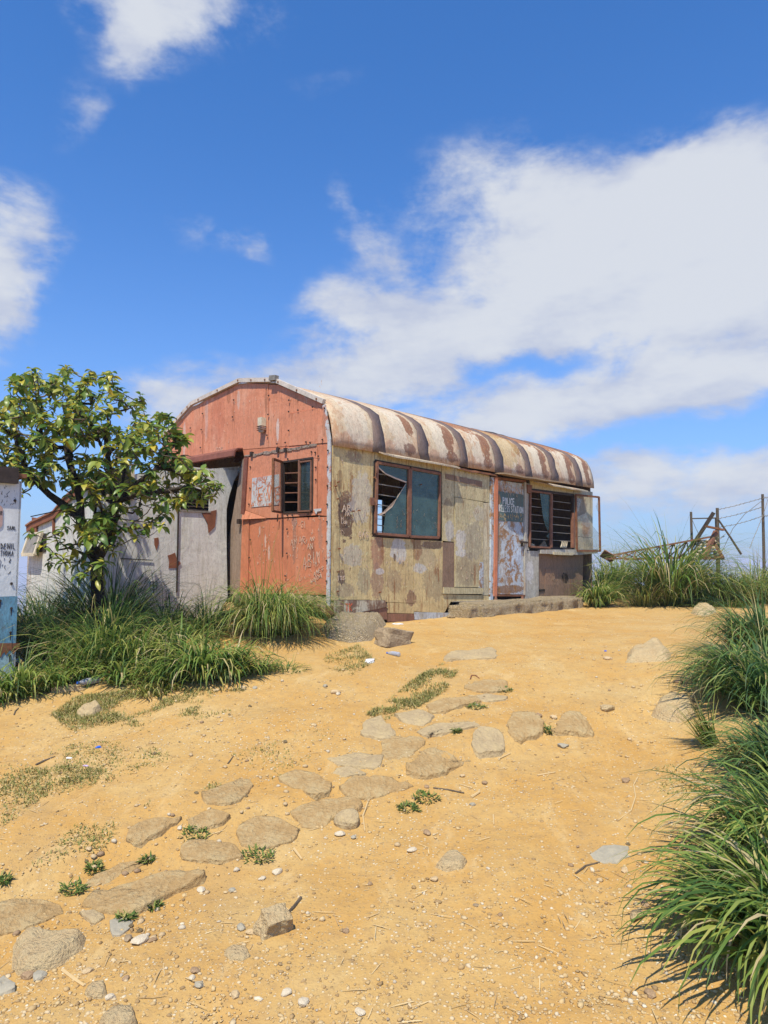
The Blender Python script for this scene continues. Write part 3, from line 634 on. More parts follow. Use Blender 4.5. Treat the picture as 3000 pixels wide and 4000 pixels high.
# door bay
Lpanel('door_frame', [(957, 596), (972, 598), (966, 1290), (951, 1290)], 'door', .03)
Lpanel('door_frame', [(974, 599), (990, 603), (984, 1268), (967, 1268)], 'red_low', .05, label='red oxide door post')
Lpanel('door_frame', [(1146, 626), (1156, 628), (1156, 1286), (1147, 1286)], 'wall_grey', .03)
Lpanel('door_frame', [(990, 596), (1156, 616), (1156, 628), (990, 610)], 'rust', .02)
door = MB().slab([Lz(991, 612), Lz(1145, 634), Lz(1145, 1258), Lz(985, 1256)], fL, -.004, .03).obj('door', M['door'], hut); door['label'] = 'rust-streaked pale blue door with a painted green sign'
s = MB().slab([Lz(1000, 676), Lz(1143, 696), Lz(1143, 852), Lz(1000, 842)], fL, -.009, -.005).obj('signboard', M['sign_green'], door)
def Lb(p): return Lz(*p)
tx = MB()
a0 = Lz(1027, 748); a1 = Lz(1090, 752); h = abs(Lz(1030, 712)[1] - Lz(1030, 748)[1])
def line(mb, text, x0, x1, ytop, ybot, d, wd, fn=fL, wob=.02):
    A0 = Lz(x0, ybot); A1 = Lz(x1, ybot); hh = abs(Lz(x0, ytop)[1] - A0[1]); n = sum(.35 if c == 'I' else 1 for c in text)
    asp = (A1[0] - A0[0] - hh * .16 * (len(text) - 1)) / (n * hh)
    writing(mb, text, A0, 1, 1, hh, fn, wd, asp, .16, d, wob)
line(tx, 'POLICE', 1028, 1092, 712, 749, -.0125, .014)
line(tx, 'WIRELESS', 992, 1066, 752, 788, -.0125, .009)
line(tx, 'STATION', 1074, 1142, 760, 795, -.0125, .0105)
tx.obj('painted_lettering', M['white_paint'], door)
tx = MB(); scribbles(tx, 46, (Lz(1018, 660)[0], Lz(1135, 660)[0], Lz(1100, 690)[1], Lz(1100, 655)[1]), fL, 5, .045, .010, -.009)
tx.obj('faded_lettering', M['pale_paint'], door)
tx = MB(); scribbles(tx, 40, (Lz(1000, 800)[0], Lz(1140, 800)[0], Lz(1080, 832)[1], Lz(1080, 806)[1]), fL, 6, .03, .009, -.0125)
tx.obj('faded_lettering', M['straw'], door)
mb = MB(); a = Lz(1122, 962); b = Lz(1158, 966); mb.bar((a[0], -.035, a[1]), (b[0], -.035, b[1]), .03); mb.bar((a[0] + .05, -.03, a[1]), (a[0] + .05, -.03, a[1] - .08), .03)
mb.obj('bolt_handle', M['dark_iron'], door)
Lpanel('door_sill', [(950, 1258), (1148, 1260), (1148, 1270), (950, 1268)], 'rust', .03)
for x in (975, 1127):
    c = Lz(x, 1275); MB().tube([(c[0], -.05, c[1] + .03), (c[0], -.05, c[1] - .035)], [.018, .03], 8).obj('roller_foot', M['rust_red'], hut)
mb = MB(); mb.slab([Lz(940, 1268), Lz(1160, 1268), Lz(1160, 1288), Lz(940, 1288)], fL, .10, .12); mb.obj('gap_shade_sheet', M['black_void'], hut)  # black sheet standing in for the shade under the door
Lpanel('wall_panel', [(953, 1290), (1232, 1288), (1232, 1297), (738, 1300), (738, 1298)], 'eave', .03, label='rusty threshold strip')
# pier and right-hand part
Lpanel('wall_panel', [(1158, 630), (1180, 634), (1178, 1008), (1157, 1008)], 'wall_grey', .004)
Lpanel('wall_panel', [(1157, 1011), (1232, 1014), (1230, 1287), (1157, 1287)], 'wall_grey', .004, label='pale grey sheet right of the door')
Lpanel('hinge_block', [(1155, 640), (1182, 644), (1176, 688), (1157, 686)], 'rust_red', .05)
Lpanel('wall_panel', [(1182, eave_y(1182)), (1428, eave_y(1428)), (1428, 694), (1182, 664)], 'wall_mid')
Lpanel('wall_panel', [(1431, eave_y(1431)), (1536, eave_y(1536)), (1536, 938), (1431, 928)], 'wall_pale', label='cream end panel with brown patches')
Lpanel('wall_panel', [(1431, 931), (1536, 941), (1536, 1008), (1431, 1005)], 'wall_pale', .008)
Lpanel('sill_board', [(1232, 1006), (1552, 1004), (1552, 1026), (1440, 1036), (1232, 1028)], 'wall_grey', .05)
Lpanel('sill_board', [(1300, 1018), (1418, 1024), (1404, 1038), (1300, 1034)], 'wall_pale', .075)
rz = lambda x, y: Lz(x, y, .05)
MB().slab([rz(1228, 1022), rz(1484, 1030), rz(1478, 1292), rz(1228, 1292)], fL, .05, .075).obj('lower_panel', M['wall_low'], hut)
MB().slab([rz(1268, 1112), rz(1450, 1116), rz(1478, 1140), rz(1476, 1285), rz(1264, 1285)], fL, .038, .049).obj('lower_panel', M['wall_low'], hut)
# writing on the long wall
tx = MB()
def lw_(text, x, ybot, ytop, w=.007, asp=.7, slope=0): 
    A = Lz(x, ybot); writing(tx, text, A, 1, 1, abs(Lz(x, ytop)[1] - A[1]), fL, w, asp, .2, -.013, .05, slope)
lw_('AR', 124, 792, 752, .011); lw_('HA', 140, 815, 795); lw_('LOB', 118, 860, 843, .006); lw_('H', 118, 840, 822, .006)
lw_('OAG', 214, 936, 905, .009); lw_('TOS', 95, 1178, 1156, .010); lw_('AG', 440, 1078, 1050, .006); lw_('T', 860, 1075, 1040)
scribbles(tx, 60, (Lz(120, 600)[0], Lz(270, 600)[0], Lz(200, 1250)[1], Lz(200, 500)[1]), fL, 11, .035, .004, -.008)
scribbles(tx, 40, (Lz(300, 1000)[0], Lz(680, 1000)[0], Lz(500, 1250)[1], Lz(500, 980)[1]), fL, 12, .035, .004, -.010)
scribbles(tx, 25, (Lz(765, 800)[0], Lz(905, 800)[0], Lz(820, 1180)[1], Lz(820, 740)[1]), fL, 13, .035, .004, -.025)
for i in range(3):
    A = Lz(872 + i * 9, 802 - i * 2); writing(tx, '/', A, -1, 1, .07, fL, .008, .6, .2, -.025)
tx.obj('scratched_writing', M['pale_paint'], hut)['kind'] = 'stuff'
tx = MB(); A = rz(1305, 1210); writing(tx, 'BIN', A, 1, 1, .22, fL, .012, .6, .3, .034, .04)
scribbles(tx, 25, (rz(1280, 1100)[0], rz(1450, 1100)[0], rz(1300, 1270)[1], rz(1300, 1140)[1]), fL, 14, .07, .005, .035)
tx.obj('scratched_writing', M['wall_brown'], hut)['kind'] = 'stuff'
tx = MB(); A = Lz(138, 1352); writing(tx, 'TK', A, 1, 1, .09, fL, .012, .5, .3, -.022, .05); tx.obj('red_scrawl', M['red_ink'], hut)

# windows in the long wall: outer frame (part) with mullion, bars, panes, hinges (sub-parts)
def Lframe(quad, w, mat, proud, depth=.05, name='window_frame'):
    TL, TR, BR, BL = [Lz(*q) for q in quad]; mb = MB()
    for (p, q) in ((TL, TR), (BL, BR), (TL, BL), (TR, BR)):
        mb.bar((p[0], -proud + depth / 2, p[1]), (q[0], -proud + depth / 2, q[1]), depth if p[0] == p[0] else w, w, (0, 0, 1)) if False else mb.bar((p[0], depth / 2 - proud, p[1]), (q[0], depth / 2 - proud, q[1]), w, depth, (0, 1, 0))
    return mb.obj(name, M[mat], hut)
def Lpoly(par, name, pts, mat, d=0.0, th=.004): return MB().slab([Lz(*p) for p in pts], fL, d, d + th).obj(name, M[mat], par)
w1 = Lframe([(309, 508), (672, 574), (664, 944), (299, 920)], .05, 'dark_iron', .012, .04)
def casement(par, quad, w, mat, proud):
    TL, TR, BR, BL = [Lz(*q) for q in quad]; mb = MB()
    for (p, q) in ((TL, TR), (BL, BR), (TL, BL), (TR, BR)): mb.bar((p[0], -proud, p[1]), (q[0], -proud, q[1]), w, .03, (0, 1, 0))
    return mb.obj('casement', M[mat], par)
casement(w1, [(313, 517), (492, 548), (488, 930), (304, 914)], .035, 'rust_red', .03)
casement(w1, [(502, 550), (667, 580), (660, 938), (496, 932)], .035, 'rust_red', .03)
def wc(x, y): return ((1400 + x * 360 / 1659 - 1250) * 1659 / 1150, (1750 + y * 400 / 1843 - 1450) * 1443 / 1000)
Lpoly(w1, 'broken_pane', [wc(*p) for p in [(318, 285), (868, 380), (855, 615), (620, 540), (480, 470), (400, 400), (318, 320)]], 'glass', -.02)
Lpoly(w1, 'broken_pane', [wc(*p) for p in [(850, 625), (840, 1565), (430, 1530), (470, 1180), (580, 1060), (690, 850)]], 'glass', -.02)
Lpoly(w1, 'torn_film', [wc(*p) for p in [(315, 318), (400, 392), (470, 455), (640, 530), (850, 610), (835, 628), (640, 558), (470, 478), (390, 412), (316, 345)]], 'pale_paint', -.024, .003)
Lpoly(w1, 'torn_film', [wc(*p) for p in [(850, 625), (690, 880), (590, 1060), (450, 1180), (350, 1222), (335, 1190), (430, 1150), (545, 1050), (620, 1010), (680, 880), (828, 650)]], 'pale_paint', -.024, .003)
Lpoly(w1, 'window_pane', [wc(*p) for p in [(938, 385), (1432, 470), (1400, 1605), (912, 1570)]], 'glass', -.02)
for k in range(6):
    yl = 450 + k * 185; A, B = Lz(*wc(300, yl)), Lz(*wc(1440, yl + 185 + (0 if k else 0)))
    MB().bar((A[0], .018, A[1]), (B[0], .018, B[1]), .012).obj('guard_bar', M['grey_iron'], w1)
mb = MB()
for y in (560, 740, 880): a = Lz(304, y); mb.tube([(a[0] - .01, -.055, a[1] - .04), (a[0] - .01, -.055, a[1] + .04)], .014, 6)
a = Lz(294, 735); mb.box((a[0] - .03, -.03, a[1]), (.035, .012, .05))
mb.obj('hinge', M['rust_red'], w1)
tx = MB(); scribbles(tx, 26, (Lz(*wc(480, 0))[0], Lz(*wc(1380, 0))[0], Lz(*wc(900, 1520))[1], Lz(*wc(900, 1080))[1]), fL, 17, .045, .004, -.024)
tx.obj('dust_marks', M['grey_iron'], w1)
w2 = Lframe([(1180, 668), (1427, 698), (1424, 1004), (1174, 992)], .05, 'dark_iron', .012, .04)
def rc(x, y): return ((2040 + x * 340 / 1419 - 1250) * 1659 / 1150, (1850 + y * 530 / 2212 - 1450) * 1443 / 1000)
casement(w2, [rc(108, 285), rc(440, 330), rc(430, 1210), rc(100, 1190)], .03, 'rust_red', .03)
mb = MB(); a, b = Lz(*rc(452, 335)), Lz(*rc(447, 1205)); mb.bar((a[0], -.03, a[1]), (b[0], -.03, b[1]), .04); a, b = Lz(*rc(810, 640)), Lz(*rc(808, 1210)); mb.bar((a[0], -.02, a[1]), (b[0], -.02, b[1]), .06)
mb.obj('mullion', M['rust_red'], w2)
Lpoly(w2, 'broken_pane', [rc(*p) for p in [(275, 305), (435, 330), (425, 900), (405, 935), (350, 820), (310, 620)]], 'glass', -.02)
Lpoly(w2, 'broken_pane', [rc(*p) for p in [(105, 1130), (180, 1150), (200, 1185), (102, 1188)]], 'glass_clear', -.02)
Lpoly(w2, 'broken_pane', [rc(*p) for p in [(255, 1192), (345, 1085), (400, 1195)]], 'glass_clear', -.02)
Lpoly(w2, 'broken_pane', [rc(*p) for p in [(385, 1020), (430, 955), (428, 1080)]], 'glass', -.02)
for k in range(6):
    A, B = Lz(*rc(100, 395 + k * 133)), Lz(*rc(795, 482 + k * 124)); MB().bar((A[0], .018, A[1]), (B[0], .018, B[1]), .011).obj('guard_bar', M['grey_iron'], w2)
mb = MB()
for i in range(4):
    a = Lz(*rc(680 + i * 26, 1215)); mb.bar((a[0], .06, a[1]), (a[0] + .05, .06, a[1] + .13), .022)
mb.obj('leaning_slat', M['cream'], w2)
# opened casement, swung out
hx, hz1 = Lz(*rc(835, 365)); _, hz0 = Lz(*rc(835, 1240)); lw2 = .79
best = min(np.linspace(5, 120, 231), key=lambda A: abs(proj((hx + lw2 * math.cos(math.radians(A)), -lw2 * math.sin(math.radians(A)) - .05, (hz0 + hz1) / 2))[0] - 2342))
ca, sa = math.cos(math.radians(best)), math.sin(math.radians(best))
fC = lambda a, b, d: (hx + a * ca - d * sa, -.05 - a * sa - d * ca, b)
z0, z1 = hz0 - .02, hz1 + .02
mb = MB(); q = [(0, z0), (lw2, z0), (lw2, z1), (0, z1)]
for i in range(4):
    p, p2 = q[i], q[(i + 1) % 4]; mb.bar(fC(*p, 0), fC(*p2, 0), .035, .03, fC(0, 0, 1) if False else (sa, ca, 0))
oc = mb.obj('open_casement', M['rust'], hut); oc['label'] = 'rusty window leaf swung open, a few glass shards left'
H = z1 - z0
for poly in ([(0, .95), (.25, .93), (.10, .72), (0, .66)], [(.0, .60), (.40, .68), (.62, .50), (.5, .42), (.02, .52)], [(.62, .5), (.95, .33), (.95, .02), (.5, .02), (.46, .3)], [(.98, .95), (.85, .82), (.98, .68)], [(0, .02), (.5, .02), (.46, .3), (.0, .24)]):
    MB().slab([(a * lw2, z0 + b * H) for a, b in poly], fC, -.002, .002).obj('glass_shard', M['glass_clear'], oc)

# floor and back wall behind the openings, the room's darkness painted in near-black
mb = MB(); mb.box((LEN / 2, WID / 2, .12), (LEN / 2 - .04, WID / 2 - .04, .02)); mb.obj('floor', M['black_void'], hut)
ops = []
bx0, bzt = hit(1455, 1950, 'y', WID); bx1, bzb = hit(1498, 2090, 'y', WID)
bw = [(-.02 if False else 0.02, 0), (LEN, 0)]
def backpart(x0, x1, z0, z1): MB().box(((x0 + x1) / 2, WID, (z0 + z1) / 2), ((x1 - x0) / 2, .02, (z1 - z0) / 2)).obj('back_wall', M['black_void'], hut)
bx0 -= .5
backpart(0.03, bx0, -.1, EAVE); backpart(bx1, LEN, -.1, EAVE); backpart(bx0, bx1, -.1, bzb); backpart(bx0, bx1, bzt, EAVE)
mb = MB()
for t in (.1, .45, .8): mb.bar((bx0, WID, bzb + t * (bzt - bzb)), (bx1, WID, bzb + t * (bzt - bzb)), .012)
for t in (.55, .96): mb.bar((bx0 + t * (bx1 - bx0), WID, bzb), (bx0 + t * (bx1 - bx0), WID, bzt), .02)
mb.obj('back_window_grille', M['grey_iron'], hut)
PROF = [(-.035, 2.36), (-.03, 2.50), (0, 2.66), (.055, 2.84), (.137, 2.98), (.30, 3.105), (.6, 3.25), (.92, 3.37), (1.23, 3.475), (1.8, 3.595), (2.4, 3.655)]
PROF = [(a * K, b * K) for a, b in PROF]; PROF = PROF + [(WID - a, b) for a, b in PROF[-2::-1]]
def gable_poly(): return [(0, 0), (WID, 0)] + [(a, b - .02) for a, b in PROF[::-1][1:-1]]
MB().slab([(.02, -.1), (WID - .02, -.1)] + [(max(.02, min(WID - .02, a)), b - .03) for a, b in PROF[::-1]], fG, LEN - .03, LEN).obj('end_wall', M['wall_brown'], hut)

# roof: one curved sheet per bay, a bitumen band over each joint
def roof_strip(x0, x1, lift, nx=7, sag=0.0, rag=0.0):
    P = np.array(PROF); n = len(P)
    T = np.gradient(P, axis=0); Nn = np.stack([-T[:, 1], T[:, 0]], 1); Nn /= np.linalg.norm(Nn, axis=1)[:, None]
    V = []; xs = np.linspace(x0, x1, nx)
    for lay, off in ((0, lift), (1, lift - .012)):
        for x in xs:
            b = sag * math.sin(math.pi * (x - x0) / (x1 - x0))
            for i in range(n): V.append((x + (rag * float(fbm(i * .9 + x0 * 7, x * 9, 1.1, 3, 3)) if rag and x in (xs[0], xs[-1]) else 0), P[i, 0] + Nn[i, 0] * (off - b), P[i, 1] + Nn[i, 1] * (off - b)))
    Fc = []; m = nx * n
    for j in range(nx - 1):
        for i in range(n - 1):
            a = j * n + i; Fc.append((a, a + 1, a + n + 1, a + n)); Fc.append((m + a, m + a + n, m + a + n + 1, m + a + 1))
    for i in range(n - 1):
        Fc.append((i, m + i, m + i + 1, i + 1)); e = (nx - 1) * n + i; Fc.append((e, e + 1, m + e + 1, m + e))
    for j in range(nx - 1):
        a = j * n; Fc.append((a, a + n, m + a + n, m + a)); a = j * n + n - 1; Fc.append((a, m + a, m + a + n, a + n))
    mb = MB(); mb.add(V, Fc); return mb
XS = [-.02, .95, 1.99, 3.06, 4.16, 5.18, 6.17, 7.27, 7.98]
for k in range(8):
    o = roof_strip(XS[k] * K + .003, XS[k + 1] * K - .003, .012, sag=-.006).obj('roof_panel', roof_mat(k, [0, 0, 0, 1, 2, 1, 1, 1][k], 40 + k), hut)
    o.data.shade_smooth()
for k, (a, b) in enumerate([(.835, 1.07), (1.87, 2.11), (2.96, 3.21), (4.04, 4.30), (5.08, 5.32), (6.06, 6.33), (7.16, 7.42)]):
    o = roof_strip(a * K - random.uniform(-.03, .03), b * K + random.uniform(-.03, .03), .017 + .001 * k, 3, 0, .09).obj('roof_band', M['band'], hut); o.data.shade_smooth()
mb = MB(); mb.tube([((5.9 + .25 * t) * K, (1.9 - .05 * t) * K, (3.62 + .12 * math.sin(t / 6 * math.pi) - .02 * t) * K) for t in range(7)], .01, 5)
mb.tube([((6.2 + .22 * t) * K, (1.8 - .05 * t) * K, (3.61 + .09 * math.sin(t / 6 * math.pi) - .02 * t) * K) for t in range(7)], .01, 5)
mb.obj('loose_cable', M['dark_iron'], hut)
# gable-edge flashing
fl = [Gz(1392, 270), Gz(1012, 102), Gz(975, 92), Gz(706, 96), Gz(320, 282), Gz(215, 398), hit(647, 1706, 'x', 0)]
mb = MB()
for p, q2 in zip(fl, fl[1:]): mb.bar((-.025, p[0], p[1] + .035), (-.025, q2[0], q2[1] + .035), .05, .06, (0, 0, 1))
mb.obj('roof_flashing', M['flash'], hut)
mb = MB()
for t in np.linspace(.02, .98, 15):
    k = t * (len(fl) - 1); i = int(k); f = k - i; p = (fl[i][0] * (1 - f) + fl[i + 1][0] * f, fl[i][1] * (1 - f) + fl[i + 1][1] * f)
    mb.box((-.055, p[0], p[1] + .03), (.006, .010, .012))
o = mb.obj('flashing_clip', M['rust'], hut); o['kind'] = 'stuff'
mb = MB(); a, b = Gz(1020, 88), Gz(972, 92); mb.bar((-.05, a[0], a[1] + .05), (-.05, b[0], b[1] + .05), .07, .07); mb.obj('ridge_cap', M['grey_iron'], hut)
# eaves: drip sheets and canopies
def awning(name, x0, x1, d, mat, drop=.06, y0=0, thick=.012, skew=0.0):
    A, B = Lz(x0, eave_y(x0) + y0), Lz(x1, eave_y(x1) + y0)
    mb = MB(); n = 6
    top = [(A[0] + (B[0] - A[0]) * i / n, A[1] + (B[1] - A[1]) * i / n) for i in range(n + 1)]
    V = []; r = random.Random(x0)
    for i, (x, z) in enumerate(top):
        w = r.uniform(-.008, .008); dd = d * (1 + skew * (i / n - .5)) + w
        V += [(x, -.005, z), (x, -dd, z - drop + w), (x, -dd, z - drop - thick - .012 + w), (x, -.005, z - thick)]
    Fc = []
    for i in range(n):
        a = i * 4
        for k in range(4): Fc.append((a + k, a + (k + 1) % 4, a + 4 + (k + 1) % 4, a + 4 + k))
    Fc.append((0, 1, 2, 3)); Fc.append((n * 4 + 3, n * 4 + 2, n * 4 + 1, n * 4))
    return mb.add(V, Fc).obj(name, M[mat], hut)
o = awning('window_awning', 318, 748, .145, 'eave', .045, -3); o['label'] = 'pale drip sheet over the left window'
o = awning('window_awning', 1184, 1472, .145, 'eave', .045, -4); o['label'] = 'reddish drip sheet over the right window'
o = awning('eave_gutter', 764, 985, .06, 'rust', .03, 2)
o = awning('door_canopy', 976, 1268, .29, 'canopy', .015, -2, .012, .5); o['label'] = 'bent brown sheet sticking out over the door'
# corner trim
mb = MB(); pts = [Gz(1396, 275), Gz(1440, 560), Gz(1436, 1000), Gz(1430, 1940)]
for p, q2 in zip(pts, pts[1:]): mb.bar((-.022, p[0] + .012, p[1]), (-.022, q2[0] + .012, q2[1]), .055, .02, (1, 0, 0))
mb.obj('corner_trim', M['trim'], hut)
# gable sheets
Gpanel('gable_panel', [(1106, 347), (1390, 292), (1432, 578), (1102, 606)], 'red', .008)
Gpanel('gable_panel', [(933, 108), (1010, 110), (1392, 274), (1390, 289), (1103, 344), (1100, 606), (930, 618)], 'red')
Gpanel('gable_panel', [(652, 122), (706, 98), (930, 105), (928, 618), (650, 640)], 'red', .004)
Gpanel('gable_panel', [(402, 250), (650, 124), (648, 641), (400, 672)], 'red')
Gpanel('gable_panel', [(242, 372), (320, 285), (400, 252), (398, 672), (240, 712)], 'red', .005)
gl = lambda px, py: hit(px, py, 'x', 0)
def Gabs(name, pts, mat, proud=0., th=.022): return MB().slab(pts, fG, -proud, th).obj(name, M[mat], hut)
k5 = gl(647, 1706); a4 = Gz(240, 376); b4 = Gz(240, 712)
Gabs('gable_panel', [(a4[0] + .004, a4[1]), (b4[0] + .004, b4[1]), (WID - .02, b4[1]), (WID - .02, 2.36 * K), (k5[0], k5[1])], 'red')
Gabs('gable_panel', [(3.72, 0.15), (WID - .02, .15), (WID - .02, b4[1] - .004), (3.72, b4[1] - .004)], 'red_low')
Gpanel('gable_rail', [(402, 676), (725, 636), (735, 690), (1430, 600), (1432, 582), (1102, 610), (930, 622), (650, 645)], 'red_low', .002)
Gpanel('gable_panel', [(738, 700), (1032, 655), (1032, 1186), (930, 1190), (735, 1120)], 'red', .014)
p1, p2, p3 = Gz(735, 1124), Gz(926, 1191), Gz(736, 1202)      # its lower corner has sprung away from the wall
mb = MB(); mb.add([(-.016, *p1), (-.016, *p2), (-.055, *p3), (-.008, *p1), (-.008, *p2), (-.047, *p3)], [(0, 1, 2), (5, 4, 3), (0, 2, 5, 3), (1, 4, 5, 2), (0, 3, 4, 1)])
mb.obj('sprung_corner', M['red'], hut)
Gpanel('gable_panel', [(1034, 652), (1054, 620), (1332, 606), (1330, 706), (1300, 700), (1054, 733), (1034, 733)], 'red', .01)
Gpanel('gable_panel', [(1298, 703), (1330, 709), (1328, 1165), (1296, 1140)], 'red', .01)
Gpanel('gable_panel', [(1034, 1150), (1296, 1140), (1326, 1166), (1034, 1186)], 'red', .008)
Gpanel('gable_panel', [(1335, 603), (1432, 598), (1426, 1175), (1332, 1166)], 'red_low', .003)
Gpanel('gable_panel', [(782, 1202), (1424, 1178), (1412, 1812), (772, 1800)], 'red_low')
Gpanel('gable_panel', [(724, 1204), (778, 1202), (768, 1800), (705, 1800)], 'red_low', .012, label='narrow strip by the doorway opening')
Gpanel('cover_strip', [(748, 705), (778, 702), (750, 1160), (722, 1158)], 'brown_band', .035)
mb = MB(); r = random.Random(4)
for i in range(26):
    x = 760 + i * 22; p = Gz(x, 690 - (x - 740) * .155 + r.uniform(-4, 6)); mb.box((-.012, p[0], p[1]), (.012, .045, r.uniform(.008, .022)))
o = mb.obj('torn_seam', M['jamb'], hut); o['kind'] = 'stuff'
for x, y in ((808, 672), (1022, 640), (1083, 642)):
    p = Gz(x, y); MB().box((-.03, p[0], p[1]), (.02, .022, .03)).obj('bracket', M['dark_iron'], hut)
p = Gz(704, 1218); MB().box((-.02, p[0], p[1]), (.03, .025, .035)).obj('bracket', M['dark_iron'], hut)
o = Gpanel('white_patch', [(808, 868), (1026, 835), (1026, 1082), (800, 1104)], 'trim', .019, .01, 'flaking white painted square')
tx = MB(); A = Gz(862, 1075); hh = Gz(862, 880)[1] - A[1]
tx2 = MB()
for i, x in enumerate((1030, 960, 880)): writing(tx2, 'EVE'[i], Gz(1000 - i * 70, 1050 - 0), -1, 1, .18, fG, .02, .5, .2, -.024, .06)
scribbles(tx2, 50, (Gz(1010, 0)[0], Gz(815, 0)[0], Gz(900, 1090)[1], Gz(900, 880)[1]), fG, 21, .04, .012, -.024)
tx2.obj('flaked_marks', M['red'], hut)
# rivets
mb = MB(); r = random.Random(8)
rv = [(658, 235), (650, 372), (407, 345), (397, 475), (390, 620), (308, 462), (943, 200), (938, 352), (928, 520), (1107, 237), (1105, 330), (1180, 318), (1298, 292), (1104, 482), (1077, 580), (1010, 590), (1245, 575), (1278, 580),
      (1378, 556), (1405, 304), (794, 776), (790, 948), (783, 1078), (1097, 712), (1320, 660), (1324, 780), (1324, 880), (1092, 1280), (1090, 1475), (794, 1366), (786, 1510), (1095, 1168), (1135, 1168), (1260, 1158), (1077, 1658), (1345, 690), (1290, 655),
      (1345, 240), (1300, 230), (1250, 205), (1165, 168), (1432, 645), (1430, 780), (1428, 930), (1426, 1080), (1424, 1220), (1422, 1380), (1422, 1535), (1420, 1700), (1418, 1880)]
for x, y in rv:
    p = Gz(x, y); mb.tube([(-.02 - .02 * (x > 1400), p[0], p[1]), (-.034 - .02 * (x > 1400), p[0], p[1])], [.013, .009], 7)
o = mb.obj('rivet', M['dark_iron'], hut); o['kind'] = 'stuff'
mb = MB()
for x, y in [(82, 648), (95, 625), (212, 785), (212, 425), (180, 790), (100, 1000), (95, 1130), (92, 1240), (300, 600), (480, 455), (560, 640), (330, 1245), (92, 720)]:
    p = Lz(x, y); mb.tube([(p[0], -.002, p[1]), (p[0], -.045, p[1])], [.007, .012], 6)
o = mb.obj('nail', M['rust'], hut); o['kind'] = 'stuff'
# writing on the gable
tx = MB()
def gw_(text, x, ybot, h, w=.006, asp=.6, slope=0.): writing(tx, text, Gz(x, ybot), -1, 1, h, fG, w * .85, asp, .22, -.010, .05, slope)
gw_('ABIN', 1213, 1600, .16, .006, .42, .25); gw_('AR', 1180, 1400, .10, .005); gw_('AY', 1115, 1410, .08); gw_('AMES', 1300, 1660, .055, .006, .7, .5); gw_('WAIDA', 1275, 1720, .055, .006, .7, .45)
gw_('AN', 1250, 1440, .07); gw_('HAKAM', 790, 1172, .07, .006, .7); gw_('GI', 1195, 1270, .09); gw_('AN', 1270, 1375, .05); gw_('Y', 1312, 1585, .06)
scribbles(tx, 50, (Gz(1400, 0)[0], Gz(1090, 0)[0], Gz(1250, 1700)[1], Gz(1250, 1200)[1]), fG, 22, .045, .004, -.008)
scribbles(tx, 30, (Gz(1000, 0)[0], Gz(860, 0)[0], Gz(900, 1560)[1], Gz(900, 1260)[1]), fG, 23, .025, .006, -.008)
scribbles(tx, 50, (Gz(1390, 0)[0], Gz(420, 0)[0], Gz(900, 560)[1], Gz(900, 200)[1]), fG, 24, .03, .003, -.012)
gw_('TOG', 510, 660, .07, .007, .7)
tx.obj('scratched_writing', M['pale_paint'], hut)['kind'] = 'stuff'
# gable window
def Gfr(quad, w, mat, x, par, name):
    mb = MB(); q = [Gz(*p) for p in quad]
    for i in range(4): mb.bar((x, *q[i]), (x, *q[(i + 1) % 4]), w, .03, (1, 0, 0))
    return mb.obj(name, M[mat], par)
gwf = Gfr([(1054, 738), (1298, 702), (1293, 1138), (1054, 1146)], .025, 'dark_iron', -.005, hut, 'window_frame')
Gfr([(1196, 738), (1290, 726), (1286, 1132), (1192, 1136)], .02, 'rust_red', -.022, gwf, 'casement')
mb = MB(); a, b = Gz(1190, 722), Gz(1186, 1140); mb.bar((-.02, *a), (-.02, *b), .025); mb.obj('mullion', M['rust_red'], gwf)
MB().slab([Gz(1198, 742), Gz(1288, 730), Gz(1284, 1128), Gz(1194, 1132)], fG, -.016, -.012).obj('window_pane', M['glass_dark'], gwf)
for k, y in enumerate((825, 905, 985, 1060)):
    a, b = Gz(1058, y), Gz(1290, y - 8 + k * 2); MB().bar((.02, *a), (.02, *b), .014).obj('guard_bar', M['rust_red'], gwf)
gy_, gz1 = Gz(1052, 738); _, gz0 = Gz(1052, 1146); lw3 = .31
bestg = min(np.linspace(5, 150, 291), key=lambda A: abs(proj((-.02 - lw3 * math.sin(math.radians(A)), gy_ + lw3 * math.cos(math.radians(A)), (gz0 + gz1) / 2))[0] - 1066))
cg, sg = math.cos(math.radians(bestg)), math.sin(math.radians(bestg))
fO = lambda a, b, d: (-.02 - a * sg + d * cg, gy_ + a * cg + d * sg, b)
mb = MB(); q = [(0, gz0), (lw3, gz0), (lw3, gz1), (0, gz1)]
for i in range(4): mb.bar(fO(*q[i], 0), fO(*q[(i + 1) % 4], 0), .026, .03, (cg, sg, 0))
o2 = mb.obj('open_casement', M['rust'], hut)
MB().slab([(0.01, gz0 + .01), (lw3 - .01, gz0 + .01), (lw3 - .01, gz1 - .01), (.01, gz1 - .01)], fO, -.002, .002).obj('window_pane', M['glass_clear'], o2)
p = Gz(1030, 1160); MB().bar((-.05, p[0], p[1]), (-.05, p[0] + .01, p[1] - .10), .012).obj('stay_rod', M['dark_iron'], hut)
mb = MB(); p = Gz(1320, 1130); mb.slab([Gz(1305, 1118), Gz(1368, 1112), Gz(1366, 1132), Gz(1335, 1138), Gz(1325, 1160), Gz(1316, 1142)], fG, -.02, -.012); mb.obj('paint_blot', M['trim'], hut)
